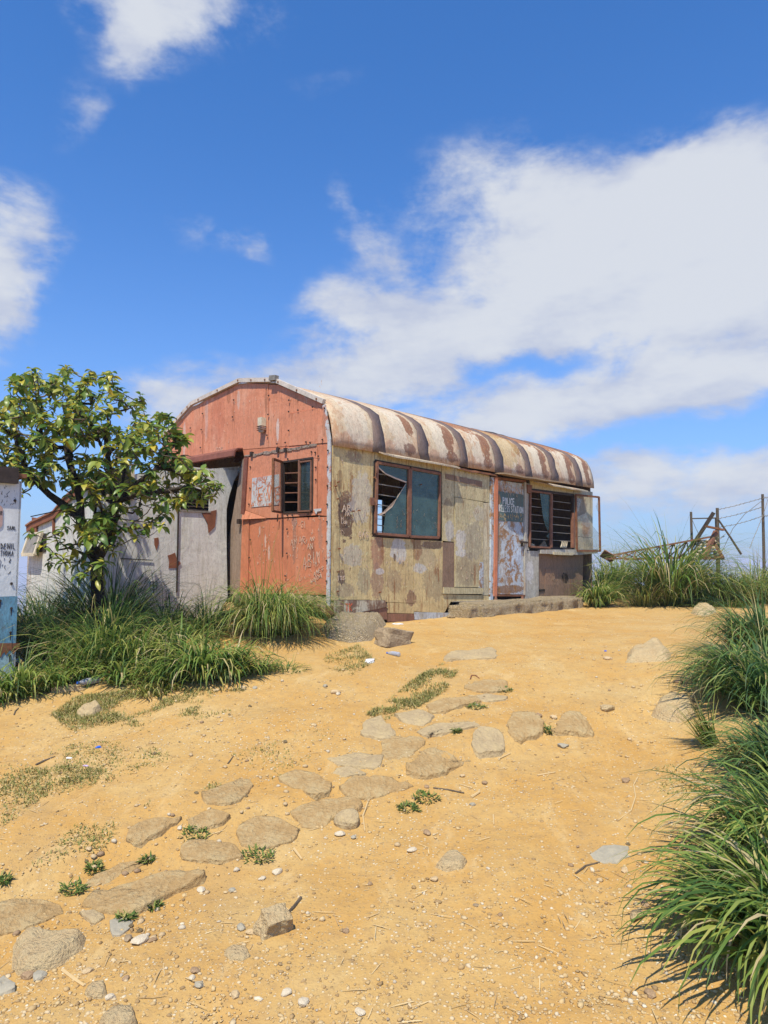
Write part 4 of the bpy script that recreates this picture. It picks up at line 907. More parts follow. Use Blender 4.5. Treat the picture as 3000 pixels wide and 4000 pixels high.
# lamp on the gable
p = Gz(900, 435); lm = MB()
lm.box((-.05, p[0], p[1] + .01), (.04, .045, .085)); lamp = lm.obj('wall_lamp', M['cream'], hut)
MB().lathe([(.02, -.10), (.042, -.09), (.045, -.03), (.04, 0)], 10, Matrix.Translation((-.055, p[0], p[1] - .02))).obj('lamp_glass', M['glass_pale'], lamp)
mb = MB()
for k in range(3): mb.box((-.055, p[0], p[1] - .03 - .028 * k), (.05, .05, .004))
mb.obj('lamp_guard', M['rust'], lamp)
# doorway opening in the gable: awning roll, jamb
mb = MB(); a, b = gl(640, 1822), gl(950, 1771)
pr = [(.0, .085), (-.10, .07), (-.15, .03), (-.165, -.05), (-.145, -.065), (-.13, .02), (-.09, .05), (.0, .065)]
mb.add([(x, a[0], a[1] + z) for x, z in pr] + [(x, b[0], b[1] + z) for x, z in pr], [(i, (i + 1) % 8, (i + 1) % 8 + 8, i + 8) for i in range(8)] + [tuple(range(8)), tuple(range(8, 16))])
mb.obj('doorway_awning', M['brown_band'], hut)
A, B = Gz(738, 700), Gz(703, 1806); C_ = hit(889, 2322, 'x', .10); D_ = hit(890, 2120, 'x', .10); E_ = hit(945, 1800, 'x', .03)
mb = MB(); mb.add([(.0, A[0] + .01, A[1]), (.0, B[0] + .01, B[1]), (.10, *C_), (.10, *D_), (.03, *E_)], [(0, 1, 2, 3, 4)]); mb.add([(.02, A[0] + .01, A[1]), (.02, B[0] + .01, B[1]), (.12, *C_), (.12, *D_), (.05, *E_)], [(4, 3, 2, 1, 0)])
mb.obj('door_jamb', M['jamb'], hut)
# footing stones under the gable
r = random.Random(3)
def rock_mesh(mb, c, h, seed, lump=.22, R=None, sub=2):
    import bmesh
    bm = bmesh.new(); bmesh.ops.create_icosphere(bm, subdivisions=sub, radius=1.0); rr = random.Random(seed)
    o1, o2, o3 = rr.uniform(0, 50), rr.uniform(0, 50), rr.uniform(0, 50)
    from mathutils import noise as mn
    vs = []
    cuts = [Vector((rr.gauss(0, 1), rr.gauss(0, 1), rr.gauss(0, 1))).normalized() for _ in range(9)]; ds = [rr.uniform(.62, .9) for _ in cuts]
    for v in bm.verts:
        p = v.co.copy(); p *= 1 + lump * mn.noise(p * 1.3 + Vector((o1, o2, o3))) + lump * .5 * mn.noise(p * 3.1 + Vector((o2, o3, o1)))
        for n, d in zip(cuts, ds):
            k = p.dot(n)
            if k > d: p -= n * (k - d) * .85
        p = Vector((p.x * h[0], p.y * h[1], p.z * h[2]))
        if R is not None: p = R @ p
        vs.append(p + Vector(c))
    mb.add(vs, [[v.index for v in f.verts] for f in bm.faces]); bm.free(); return mb
y = .02
while y < 2.1:
    w = r.uniform(.12, .24)
    rock_mesh(MB(), (.06 + r.uniform(-.03, .05), y + w / 2, .09 + r.uniform(-.03, .03)), (.13, w * .72, r.uniform(.09, .17)), int(y * 100), .34, Matrix.Rotation(r.uniform(-.5, .5), 3, 'X')).obj('footing_stone', M['boulder'], hut)
    y += w
mb = MB(); p = Gz(1430, 1955); mb.box((-.01, p[0] + .0, p[1] + .03), (.035, .035, .05)); mb.obj('post_foot', M['rust'], hut)

# ================================================================== LEAN-TO SHED on the left
SY = hit(889, 2200, 'x', 0)[0]; SX = hit(402, 2200, 'y', SY)[0]
aw = to_world((SX, SY, 0)); SB = gz(aw[0], aw[1]) - .05
shed = thing('lean_to_shed', (aw[0], aw[1], SB), HUT_RZ, 'small white and grey metal lean-to with a sloping rusty roof behind the tree', 'shed')
dz = SB - ZB
def SR(px, py, off=0.0): a, z = hit(px, py, 'y', SY + off); return a - SX, z - dz       # right wall, seen under the awning
def SF(px, py, off=0.0): a, z = hit(px, py, 'x', SX + off); return a - SY, z - dz       # front wall
rp = lambda x, y: (600 + x * 800 / 1659, 1450 + y * 1000 / 2074)
topz = SR(*rp(540, 800))[1]
xe = SR(*rp(592, 1150))[0]
edge = [SR(*rp(*q)) for q in ((598, 1830), (590, 1400), (590, 1120), (612, 1010), (650, 890), (702, 770))]
wz = [(0, SF(335, 1890)[1])]
MB().slab([(0, -.1), (1.05, -.1), (1.05, topz), (0, SF(360, 1885)[1])], fL, -.006, .02).obj('side_panel', M['annex_grey'], shed)
lx, lz1 = SR(706, 1912); lx1, lz0 = SR(816, 1998)
MB().slab([(1.055, -.1), (lx, -.1), (lx, topz), (1.055, topz)], fL, 0, .02).obj('side_panel', M['annex_grey'], shed)
MB().slab([(lx + .002, -.1), (lx1, -.1), (lx1, lz0), (lx + .002, lz0)], fL, 0, .02).obj('side_panel', M['annex_grey'], shed)
MB().slab([(lx + .002, lz1), (lx1, lz1), (lx1, topz), (lx + .002, topz)], fL, 0, .02).obj('side_panel', M['annex_grey'], shed)
MB().slab([(lx1 + .002, -.1)] + edge + [(edge[-1][0], topz + .02), (lx1 + .002, topz)], fL, -.003, .02).obj('side_panel', M['annex_grey'], shed)['label'] = 'last sheet, its upper edge bent away'
mb = MB(); mb.slab([(lx - .02, lz0 - .02), (lx1 + .02, lz0 - .02), (lx1 + .02, lz0), (lx - .02, lz0)], fL, -.02, .03); mb.slab([(lx - .02, lz1), (lx1 + .02, lz1), (lx1 + .02, lz1 + .02), (lx - .02, lz1 + .02)], fL, -.02, .03); lv = mb.obj('louvre_frame', M['grey_iron'], shed)
for k in range(6):
    z = lz0 + (lz1 - lz0) * (k + .5) / 6
    mb = MB(); mb.box(((lx + lx1) / 2, .03, z), ((lx1 - lx) / 2 - .004, .03, .004), Matrix.Rotation(.7, 3, 'X')); mb.obj('louvre_slat', M['dark_iron'], lv)
MB().box(((lx + lx1) / 2, .12, (lz0 + lz1) / 2), ((lx1 - lx) / 2 + .03, .01, (lz1 - lz0) / 2 + .03)).obj('louvre_backing', M['black_void'], shed)  # black sheet that paints in the dark behind the slats
rp3 = lambda x, y: (x * .5879, 1400 + y * .5879)
for poly in ([(1340, 1030), (1380, 1022), (1436, 1006), (1430, 1070), (1425, 1120), (1384, 1160), (1378, 1100), (1360, 1065)], [(1112, 1310), (1140, 1300), (1160, 1290), (1172, 1335), (1200, 1360), (1170, 1392), (1118, 1395), (1122, 1350)],
             [(1022, 1195), (1050, 1190), (1052, 1230), (1038, 1275), (1024, 1240)]):
    MB().slab([SR(*rp3(*q)) for q in poly], fL, -.014, -.004).obj('rust_hole', M['rust_patch'], shed)
mb = MB()
a, b = SR(*rp3(1020, 1000)), SR(*rp3(1000, 1560)); mb.bar((1.052, -.012, a[1]), (1.052, -.012, b[1]), .02)
a, b = SR(*rp3(780, 1065)), SR(*rp3(1010, 1140)); mb.tube([(a[0], -.02, a[1]), (b[0], -.02, a[1] - .04)], .006, 5)
a, b = SR(*rp3(800, 1330)), SR(*rp3(1010, 1335)); mb.tube([(a[0], -.02, a[1]), (b[0], -.02, a[1] - .02)], .006, 5)
mb.obj('seam_rod', M['dark_iron'], shed)
mb = MB(); p = SR(*rp3(1018, 1508)); q = .05
for i, (u, v) in enumerate(((-1, 1), (1, 1), (1, -1), (-1, -1))):
    u2, v2 = ((1, 1), (1, -1), (-1, -1), (-1, 1))[i]; mb.bar((p[0] + u * q, -.012, p[1] + v * q), (p[0] + u2 * q, -.012, p[1] + v2 * q), .008)
mb.bar((p[0], -.012, p[1] + q), (p[0], -.012, p[1] - q * 2.5), .008); mb.bar((p[0] - q, -.012, p[1]), (p[0] + q, -.012, p[1]), .008); mb.obj('drawn_square', M['ink'], shed)
# near-black plate on the wall, painted as a dark opening near the corner
a0, c0 = .05, .34
MB().box(((a0 + c0) / 2, -.012, topz - .30), ((c0 - a0) / 2, .003, .17)).obj('corner_window_dark', M['black_void'], shed)
mb = MB(); mb.box((.02, -.02, topz - .3), (.02, .012, .22)); mb.box((c0 + .02, -.02, topz - .3), (.022, .012, .24)); mb.obj('corner_window_frame', M['cream'], shed)
# front wall and roof
fp = [SF(113, 2062), SF(135, 2047), SF(220, 2008), SF(262, 1955), SF(294, 1926), SF(335, 1900), SF(398, 1872)]
ye = fp[0][0]
n = len(fp)
for i in range(n - 1):
    (y1, z1_), (y0, z0_) = fp[i], fp[i + 1]
    if y1 - y0 < .06: continue
hx0, hzt = SF(*rp3(312, 1162)); hx1, hzb = SF(*rp3(205, 1310))
xs_ = [fp[0][0], fp[2][0], fp[4][0], 0.0]
def ftop(y): 
    P = sorted(fp); return float(np.interp(y, [q[0] for q in P], [q[1] for q in P]))
mb = MB().slab([(0.0, -.1), (xs_[2], -.1), (xs_[2], ftop(xs_[2])), (xs_[2] * .5, ftop(xs_[2] * .5)), (0.0, ftop(0.0))], fG, 0, .02); mb.obj('front_panel', M['annex_white'], shed)
mb = MB().slab([(xs_[2] + .004, -.1), (xs_[1], -.1), (xs_[1], ftop(xs_[1])), (fp[3][0], fp[3][1]), (xs_[2] + .004, ftop(xs_[2]))], fG, -.005, .02); mb.obj('front_panel', M['annex_white'], shed)
mb = MB().slab([(xs_[1] + .004, -.1), (ye, -.1), (ye, fp[0][1]), (fp[1][0], fp[1][1]), (xs_[1] + .004, ftop(xs_[1]))], fG, 0, .02); mb.obj('front_panel', M['annex_white'], shed)
V = []; 
for x in (-.06, -SX + .0):
    for (y, z) in fp: V.append((x, y, z + .02))
    for (y, z) in fp: V.append((x, y, z + .045))
Fc = []
for i in range(n - 1):
    Fc += [(i, i + 1, 2 * n + i + 1, 2 * n + i), (n + i, 3 * n + i, 3 * n + i + 1, n + i + 1), (i, n + i, n + i + 1, i + 1)]
Fc += [(0, 2 * n, 3 * n, n), (n - 1, 2 * n - 1, 4 * n - 1, 3 * n - 1)]
MB().add(V, Fc).obj('roof_sheet', M['annex_roof'], shed)
mb = MB()
for (p, q) in zip(fp, fp[1:]): mb.bar((-.03, p[0], p[1] - .02), (-.03, q[0], q[1] - .02), .09, .02, (1, 0, 0))
mb.obj('roof_edge', M['rust_patch'], shed)
p = SF(*rp3(240, 1085)); mb = MB(); mb.slab([(p[0] - .08, p[1] - .25), (p[0] + .06, p[1] - .25), (p[0] + .1, p[1] + .07), (p[0] - .1, p[1] + .05)], fG, -.03, -.012); mb.obj('rust_flap', M['rust_patch'], shed)
p = SF(*rp3(365, 1060)); q = SF(*rp3(365, 1165)); mb = MB(); mb.bar((-.02, p[0], p[1]), (-.02, q[0], q[1]), .03, .03); mb.obj('rust_streak', M['rust_patch'], shed)
# back and left walls so that it stands as a closed shed
mb = MB(); mb.box((-SX / 2, ye, fp[0][1] / 2), (-SX / 2, .015, fp[0][1] / 2)); mb.obj('far_wall', M['annex_white'], shed)
# hatch
mb = MB(); mb.slab([(hx0, hzb + .05), (hx1, hzb + .05), (hx1, hzt), (hx0, hzt)], fG, -.012, -.006); mb.obj('hatch_dark_sheet', M['black_void'], shed)  # flat black plate painting the dark inside behind the hatch
ang = math.radians(16); hh = hzt - hzb; wv = (hx1 - hx0) * .80; y0 = hx1 - wv
fH = lambda a, b, d: (-.03 - (hh - b) * math.sin(ang) - d, y0 + a, hzb + hh - (hh - b) * math.cos(ang))
mb = MB()
for (p, q) in (((0, 0), (wv, 0)), ((wv, 0), (wv, hh)), ((wv, hh), (0, hh)), ((0, hh), (0, 0))): mb.bar(fH(*p, 0), fH(*q, 0), .05, .04, (1, 0, 0))
hf = mb.obj('hatch_frame', M['cream'], shed)
MB().slab([(0.02, .02), (wv - .02, .02), (wv - .02, hh - .02), (.02, hh - .02)], fH, -.008, .008).obj('hatch_pane', M['grey_iron'], hf)

# ================================================================== WHITE AND BLUE CABIN cut by the left frame edge
cp = at(74, 2200, 6.6)
cab = thing('metal_cabin', (cp[0], cp[1], gz(cp[0], cp[1]) - .1), HUT_RZ, 'white metal cabin with a blue painted band at the left edge of the photo', 'cabin')
cz = cp[2] - 0; CB = gz(cp[0], cp[1]) - .1
def CW(px, py):     # long wall plane of the cabin, x measured back from the visible corner
    d = ray(px, py); k = (cp[0] * GD[0] + cp[1] * GD[1]) / (d[0] * GD[0] + d[1] * GD[1])
    q = np.array([d[0] * k - cp[0], d[1] * k - cp[1]]); return float(q @ LD), float(CAM_Z + d[2] * k - CB)
cc = lambda x, y: CW(x * .3883, 1840 + y * .3888)
zt = cc(215, 103)[1]; zb1 = cc(178, 1258)[1]; zb2 = cc(160, 1738)[1]
for x0, x1 in ((-1.4, -.004), (-2.8, -1.404)):
    MB().slab([(x0, zb1 + .002), (x1, zb1 + .002), (x1, zt), (x0, zt)], fL, 0, .02).obj('wall_panel', M['cabin_white'], cab)
    MB().slab([(x0, zb2 + .002), (x1, zb2 + .002), (x1, zb1), (x0, zb1)], fL, -.006, .02).obj('blue_band', M['cabin_blue'], cab)
    MB().slab([(x0, -.1), (x1, -.1), (x1, zb2), (x0, zb2)], fL, 0.0, .02).obj('foot_panel', M['cabin_aqua'], cab)
MB().slab([(0.0, -.1), (2.2, -.1), (2.2, zt), (0.0, zt)], fG, -.02, 0).obj('end_panel', M['cabin_white'], cab)
MB().slab([(0.0, -.1), (2.2, -.1), (2.2, zt), (0.0, zt)], fG, -2.82, -2.8).obj('end_panel', M['cabin_white'], cab)
MB().box((-1.4, 2.2, zt / 2), (1.4, .02, zt / 2)).obj('back_panel', M['cabin_white'], cab)
a = cc(165, 90); MB().slab([(-2.85, zt - .03), (a[0], zt - .03), (a[0], zt + .12), (-2.85, zt + .12)], fL, -.06, .02).obj('roof_edge', M['dark_iron'], cab)
MB().box((-1.42, 1.1, zt + .05), (1.45, 1.14, .02)).obj('roof_sheet', M['rust'], cab)
p = cc(0, 460); mb = MB(); c = cc(12, 460); hw = .035
P = [(c[0] + hw * 1.2 * math.cos(t) - .03, c[1] + .11 * (1 if math.sin(t) > 0 else -1) * (.55 + .45 * abs(math.sin(t)))) for t in np.linspace(0, 2 * math.pi, 17)[:-1]]
mb.slab(P, fL, -.008, 0); sg_ = mb.obj('notice_plate', M['cabin_sign'], cab)
tx = MB(); A = cc(0, 440); writing(tx, 'R', A, 1, 1, .035, fL, .004, .5, .2, -.011); tx.obj('plate_lettering', M['ink'], sg_)
tx = MB()
def cw_(t, x0, x1, yb, yt, w=.006):
    tx = MB()
    A, B = cc(x0, yb), cc(x1, yb); h = cc(x0, yt)[1] - A[1]; nn = sum(.35 if c == 'I' else 1 for c in t)
    writing(tx, t, A, 1, 1, h, fL, w, max(.2, (B[0] - A[0] - h * .2 * (len(t) - 1)) / (nn * h)), .2, -.004, .05); tx.obj('written_name', M['ink'], cab)
cw_('SAML', 70, 158, 588, 552, .004); cw_('DENIL', 5, 150, 782, 728, .006); cw_('THOMA', 0, 130, 850, 800, .004)
scribbles(tx, 14, (cc(10, 0)[0], cc(150, 0)[0], cc(80, 1050)[1], cc(80, 860)[1]), fL, 31, .03, .003, -.003); scribbles(tx, 16, (cc(20, 0)[0], cc(180, 0)[0], cc(80, 330)[1], cc(80, 150)[1]), fL, 32, .02, .003, -.003)
tx.obj('marker_dashes', M['ink'], cab)['kind'] = 'stuff'
mb = MB()
for x, y in ((112, 1378), (104, 1622), (95, 1850), (115, 1130), (0, 1302), (150, 296)):
    p = cc(x, y); mb.tube([(p[0], .0, p[1]), (p[0], -.014, p[1])], [.014, .010], 8)
    if y > 1300: mb.slab([(p[0] - .008, p[1]), (p[0] + .008, p[1]), (p[0] + .002, p[1] - .07), (p[0] - .002, p[1] - .07)], fL, -.0085, -.0065)
mb.obj('bolt', M['dark_iron'], cab)
mb = MB(); r = random.Random(5)
for i in range(9):
    A = cc(-40 + i * 25, 1752); mb.slab([(A[0] - .03, A[1] + .02), (A[0] + .035, A[1] + .02), (A[0] + .03, A[1] - r.uniform(.02, .05)), (A[0], A[1] - r.uniform(.03, .12)), (A[0] - .028, A[1] - .02)], fL, -.006 - i * .0004, -.002)
mb.obj('rust_drip', M['rust'], cab)

# ================================================================== CONCRETE AND ROCK AT THE HUT
def smooth_rock(name, mat, c, h, seed, label, cat, R=None, group=None, sub=3, lump=.22):
    mb = rock_mesh(MB(), (0, 0, 0), h, seed, lump, R, sub); o = mb.obj(name, M[mat]); o.location = c
    return tag(o, label, cat, group)
# rough mound of conglomerate under the corner
def lump_field(name, mat, poly_px, height, seed, label, cat, n=46, rough=.05, flat=.5):
    """rock outcrop: a domed, broken surface over the outline seen in the photo"""
    P = np.array([at_ground(x, y)[:2] for x, y in poly_px]); c = P.mean(0)
    lo, hi = P.min(0) - .03, P.max(0) + .03
    xs = np.linspace(lo[0], hi[0], n); ys = np.linspace(lo[1], hi[1], n); X, Yg = np.meshgrid(xs, ys)
    ins = np.full(X.shape, 1e9); sign = np.zeros(X.shape, bool)
    for i in range(len(P)):
        a, b = P[i], P[(i + 1) % len(P)]; d = b - a; t = np.clip(((X - a[0]) * d[0] + (Yg - a[1]) * d[1]) / (d @ d), 0, 1)
        ins = np.minimum(ins, np.hypot(X - a[0] - t * d[0], Yg - a[1] - t * d[1]))
        cond = ((a[1] > Yg) != (b[1] > Yg)) & (X < (b[0] - a[0]) * (Yg - a[1]) / (b[1] - a[1] + 1e-12) + a[0]); sign ^= cond
    dd = np.where(sign, ins, -ins); m = max(.02, dd.max())
    prof = sstep(dd / m + .10 * fbm(X, Yg, 2.5 / m * .3, 3, seed + 4), -.06, flat)
    Zt = ground_z(X, Yg) - .05 + prof * (height + .05) + prof * rough * .8 * (fbm(X, Yg, 9, 4, seed) + np.abs(fbm(X, Yg, 4., 3, seed + 9)) * 1.2)
    g0 = float(ground_z(*c))
    V = np.stack([X.ravel() - c[0], Yg.ravel() - c[1], Zt.ravel() - g0], 1); i_ = np.arange((n - 1) * (n - 1)); b = (i_ // (n - 1)) * n + i_ % (n - 1)
    Q = np.stack([b, b + 1, b + 1 + n, b + n], 1); keep = (dd.ravel()[Q].max(1) > -.04)
    o = link(name, np_mesh(name, V, Q[keep]), M[mat], smooth=True); o.location = (c[0], c[1], g0)
    return tag(o, label, cat)
qc = lambda x, y: (1200 + x * .3134, 2280 + y * .3134)
lump_field('rock_outcrop', 'concrete', [qc(*p) for p in [(120, 560), (330, 470), (700, 440), (980, 470), (1030, 520), (900, 620), (860, 720), (520, 750), (200, 690)]], .13, 61, 'broken conglomerate mound under the front corner of the hut', 'rock', 60, .06, .45)
c = at_ground(*qc(1060, 790)); cR = Matrix.Rotation(math.radians(38), 3, 'Z') @ Matrix.Rotation(math.radians(10), 3, 'Y')
def block(name, mat, c, h, R, seed, label, cat, chip=.12):
    import bmesh
    from mathutils import noise as mn
    bm = bmesh.new(); bmesh.ops.create_cube(bm, size=2.0)
    bmesh.ops.bevel(bm, geom=list(bm.edges), offset=.16, segments=2, affect='EDGES', profile=.6)
    bmesh.ops.subdivide_edges(bm, edges=list(bm.edges), cuts=3, use_grid_fill=True)
    for v in bm.verts:
        p = v.co.copy(); d = mn.noise(p * 1.1 + Vector((seed, 0, 0))) * chip * 1.5 + mn.noise(p * 3.2 + Vector((0, seed, 0))) * chip * .5
        p = p * (1 + d); p.x *= 1 - .12 * p.z; v.co = R @ Vector((p.x * h[0], p.y * h[1], p.z * h[2]))
    me = bpy.data.meshes.new(name); bm.to_mesh(me); bm.free(); o = link(name, me, M[mat], smooth=False); o.location = c
    return tag(o, label, cat)
block('squared_rock', 'boulder', (c[0] + .02, c[1] + .17, c[2] + .075), (.17, .135, .105), cR, 3.3, 'squared brown rock with a flat top lying before the hut corner', 'rock')
# concrete doorstep
def doorstep():
    n = 34; import bmesh
    from mathutils import noise as mn
    x0, x1 = Lz(722, 1330)[0], Lz(1368, 1300)[0]; top = Lz(900, 1300)[1] - .01
    bm = bmesh.new(); bmesh.ops.create_cube(bm, size=1.0)
    bmesh.ops.bevel(bm, geom=list(bm.edges), offset=.07, segments=2, affect='EDGES')
    Lx = x1 - x0
    for v in bm.verts: v.co = Vector((v.co.x * Lx, v.co.y * .5, v.co.z * .42))
    long = [e for e in bm.edges if abs((e.verts[0].co - e.verts[1].co).x) > 1]
    bmesh.ops.subdivide_edges(bm, edges=long, cuts=56)
    oth = [e for e in bm.edges if e.calc_length() > .12]
    bmesh.ops.subdivide_edges(bm, edges=oth, cuts=6, use_grid_fill=True)
    for v in bm.verts:
        p = v.co; k = mn.noise(p * 5.0) * .030 + mn.noise(p * 13.0) * .016
        side = p.y < -.15
        v.co = p + Vector((mn.noise(p * 4 + Vector((9, 0, 0))) * .03, -(.02 + k * 1.6) if side else k * .4, k * .35 + (.02 * mn.noise(p * 2.2))))
    me = bpy.data.meshes.new('concrete_step'); bm.to_mesh(me); bm.free()
    o = link('concrete_step', me, M['concrete'], smooth=True)
    w = to_world(((x0 + x1) / 2, -.17, top - .19)); o.location = w; o.rotation_euler = (0, 0, HUT_RZ)
    tag(o, 'long crumbling concrete doorstep below the police hut door', 'step')
doorstep()
for i, (x, y, s, lb) in enumerate(((1870, 2398, .11, 'rounded stone wedged below the left end of the doorstep'), (1795, 2404, .07, 'small stone at the left foot of the doorstep'), (1765, 2415, .05, 'little stone beside the blue-white kick strip'))):
    g = at_ground(x, y); smooth_rock('footing_rock', 'concrete', (g[0], g[1] + .03, g[2] + s * .3), (s * 1.5, s, s * .75), 70 + i, lb, 'stone')
# rubble by the right crest, boulders on the path
def boulder(px, py, w, hgt, mat, seed, label, cat='rock', ry=None, name='boulder'):
    g = at_ground(px, py); return smooth_rock(name, mat, (g[0], g[1] + w * .3, g[2] + hgt * .25), (w, ry or w * .7, hgt), seed, label, cat)
lump_field('rock_outcrop', 'bedrock', [(2420, 2595), (2440, 2545), (2520, 2515), (2600, 2515), (2640, 2560), (2630, 2585), (2520, 2592)], .06, 81, 'low conglomerate hump in the path near the tall right-hand grass', 'rock', 46, .05)
lump_field('rock_outcrop', 'bedrock', [(2530, 2795), (2560, 2725), (2640, 2705), (2735, 2735), (2740, 2800), (2660, 2830), (2560, 2815)], .07, 82, 'pale layered rock edge half under the tall right-hand grass', 'rock', 46, .05)
lump_field('rock_outcrop', 'bedrock', [(2690, 2395), (2720, 2365), (2760, 2370), (2810, 2395), (2760, 2408), (2710, 2405)], .09, 83, 'pale knobbly rock before the far grass tussocks', 'rock', 30, .06)
lump_field('rock_outcrop', 'bedrock', [(0, 3800), (10, 3700), (70, 3640), (180, 3625), (370, 3650), (360, 3710), (260, 3790), (150, 3830), (40, 3840)], .035, 84, 'broad pale outcrop at the lower left corner', 'rock', 60, .03)
lump_field('rock_outcrop', 'bedrock', [(310, 3890), (350, 3850), (420, 3838), (435, 3890), (400, 3910), (340, 3910)], .02, 85, 'small pale rock below the broad outcrop', 'rock', 30, .02)
lump_field('rock_outcrop', 'bedrock', [(355, 4010), (420, 3950), (540, 3935), (560, 4010), (520, 4060), (400, 4070)], .03, 86, 'pale rock cut by the bottom edge of the photo', 'rock', 36, .03)
lump_field('rock_outcrop', 'bedrock', [(1680, 3390), (1725, 3335), (1800, 3325), (1845, 3365), (1820, 3400), (1740, 3420)], .025, 87, 'low pale rock in the middle of the foreground sand', 'rock', 36, .03)
lump_field('rock_outcrop', 'bedrock', [(850, 3730), (900, 3690), (980, 3690), (1010, 3740), (960, 3770), (880, 3770)], .015, 88, 'faint sandy rock below the standing pale stone', 'rock', 30, .02)
g = at_ground(1055, 3670)
block('pale_rock', 'bedrock', (g[0] + .01, g[1] + .06, g[2] + .035), (.062, .045, .048), Matrix.Rotation(.6, 3, 'Z') @ Matrix.Rotation(.35, 3, 'X'), 8.1, 'pale wedge-shaped stone standing in the foreground sand', 'rock', .2)

# ================================================================== PAVING STONES
p6 = lambda pts: [(1200 + x * .7836, 2400 + y * .7836) for x, y in pts]
p7 = lambda pts: [(x * .7836, 2900 + y * .7836) for x, y in pts]
p8 = lambda pts: [(1300 + x * .7836, 2900 + y * .7836) for x, y in pts]
def paving(pts, mat, hgt, label, seed, tilt=.0):
    Pg = [at_ground(x, y)[:2] for x, y in pts]; C_ = np.mean(Pg, 0); r = random.Random(seed)
    out = []                                            # finer, ragged outline
    hgt = hgt * .38; n = len(Pg)
    for i in range(n):
        a, b, c0, c1 = Pg[i], Pg[(i + 1) % n], Pg[i - 1], Pg[(i + 2) % n]
        L = np.linalg.norm(b - a); k = max(2, int(L / .045))
        for j in range(k):
            t = j / k; q = .5 * ((2 * a) + (b - c0) * t + (2 * c0 - 5 * a + 4 * b - c1) * t * t + (-c0 + 3 * a - 3 * b + c1) * t ** 3)
            out.append(q * .55 + (a * (1 - t) + b * t) * .45 + np.array([r.uniform(-1, 1), r.uniform(-1, 1)]) * .012)
    m = len(out); rings = [(1.035, -.12), (1.03, -.3), (1.0, .62), (.985, .93), (.93, 1.0), (.8, 1.03), (.62, 1.05), (.42, 1.06), (.2, 1.07)]
    g0 = gz(*C_); V = []
    R0 = max(np.linalg.norm(q - C_) for q in out)
    gx_ = (gz(C_[0] + .15, C_[1]) - gz(C_[0] - .15, C_[1])) / .3; gy_ = (gz(C_[0], C_[1] + .15) - gz(C_[0], C_[1] - .15)) / .3
    for k, (sc, hh) in enumerate(rings):
        for i, q in enumerate(out):
            p = C_ + (q - C_) * (sc + (r.uniform(-.012, .012) if 1 < k < 5 else 0)); d = p - C_
            base = gx_ * d[0] + gy_ * d[1]
            z = base + hgt * hh + (.022 * float(fbm(p[0], p[1], 7., 3, seed)) + .014 * float(fbm(p[0], p[1], 24., 2, seed + 5))) * (1 if hh > .5 else 0) + tilt * (d[0] - d[1]) * .5
            if hh < 0: z = gz(*p) - g0 - .05
            V.append((d[0], d[1], z))
    V.append((0, 0, hgt * 1.07)); Fc = []
    for k in range(len(rings) - 1):
        for i in range(m): Fc.append((k * m + i, k * m + (i + 1) % m, (k + 1) * m + (i + 1) % m, (k + 1) * m + i))
    b = (len(rings) - 1) * m
    for i in range(m): Fc.append((b + i, b + (i + 1) % m, len(V) - 1))
    o = MB().add(V, Fc).obj('paving_stone', M[mat], None, True); o.location = (C_[0], C_[1], g0)
    return tag(o, label, 'paving stone', 'worn stones of the old path')
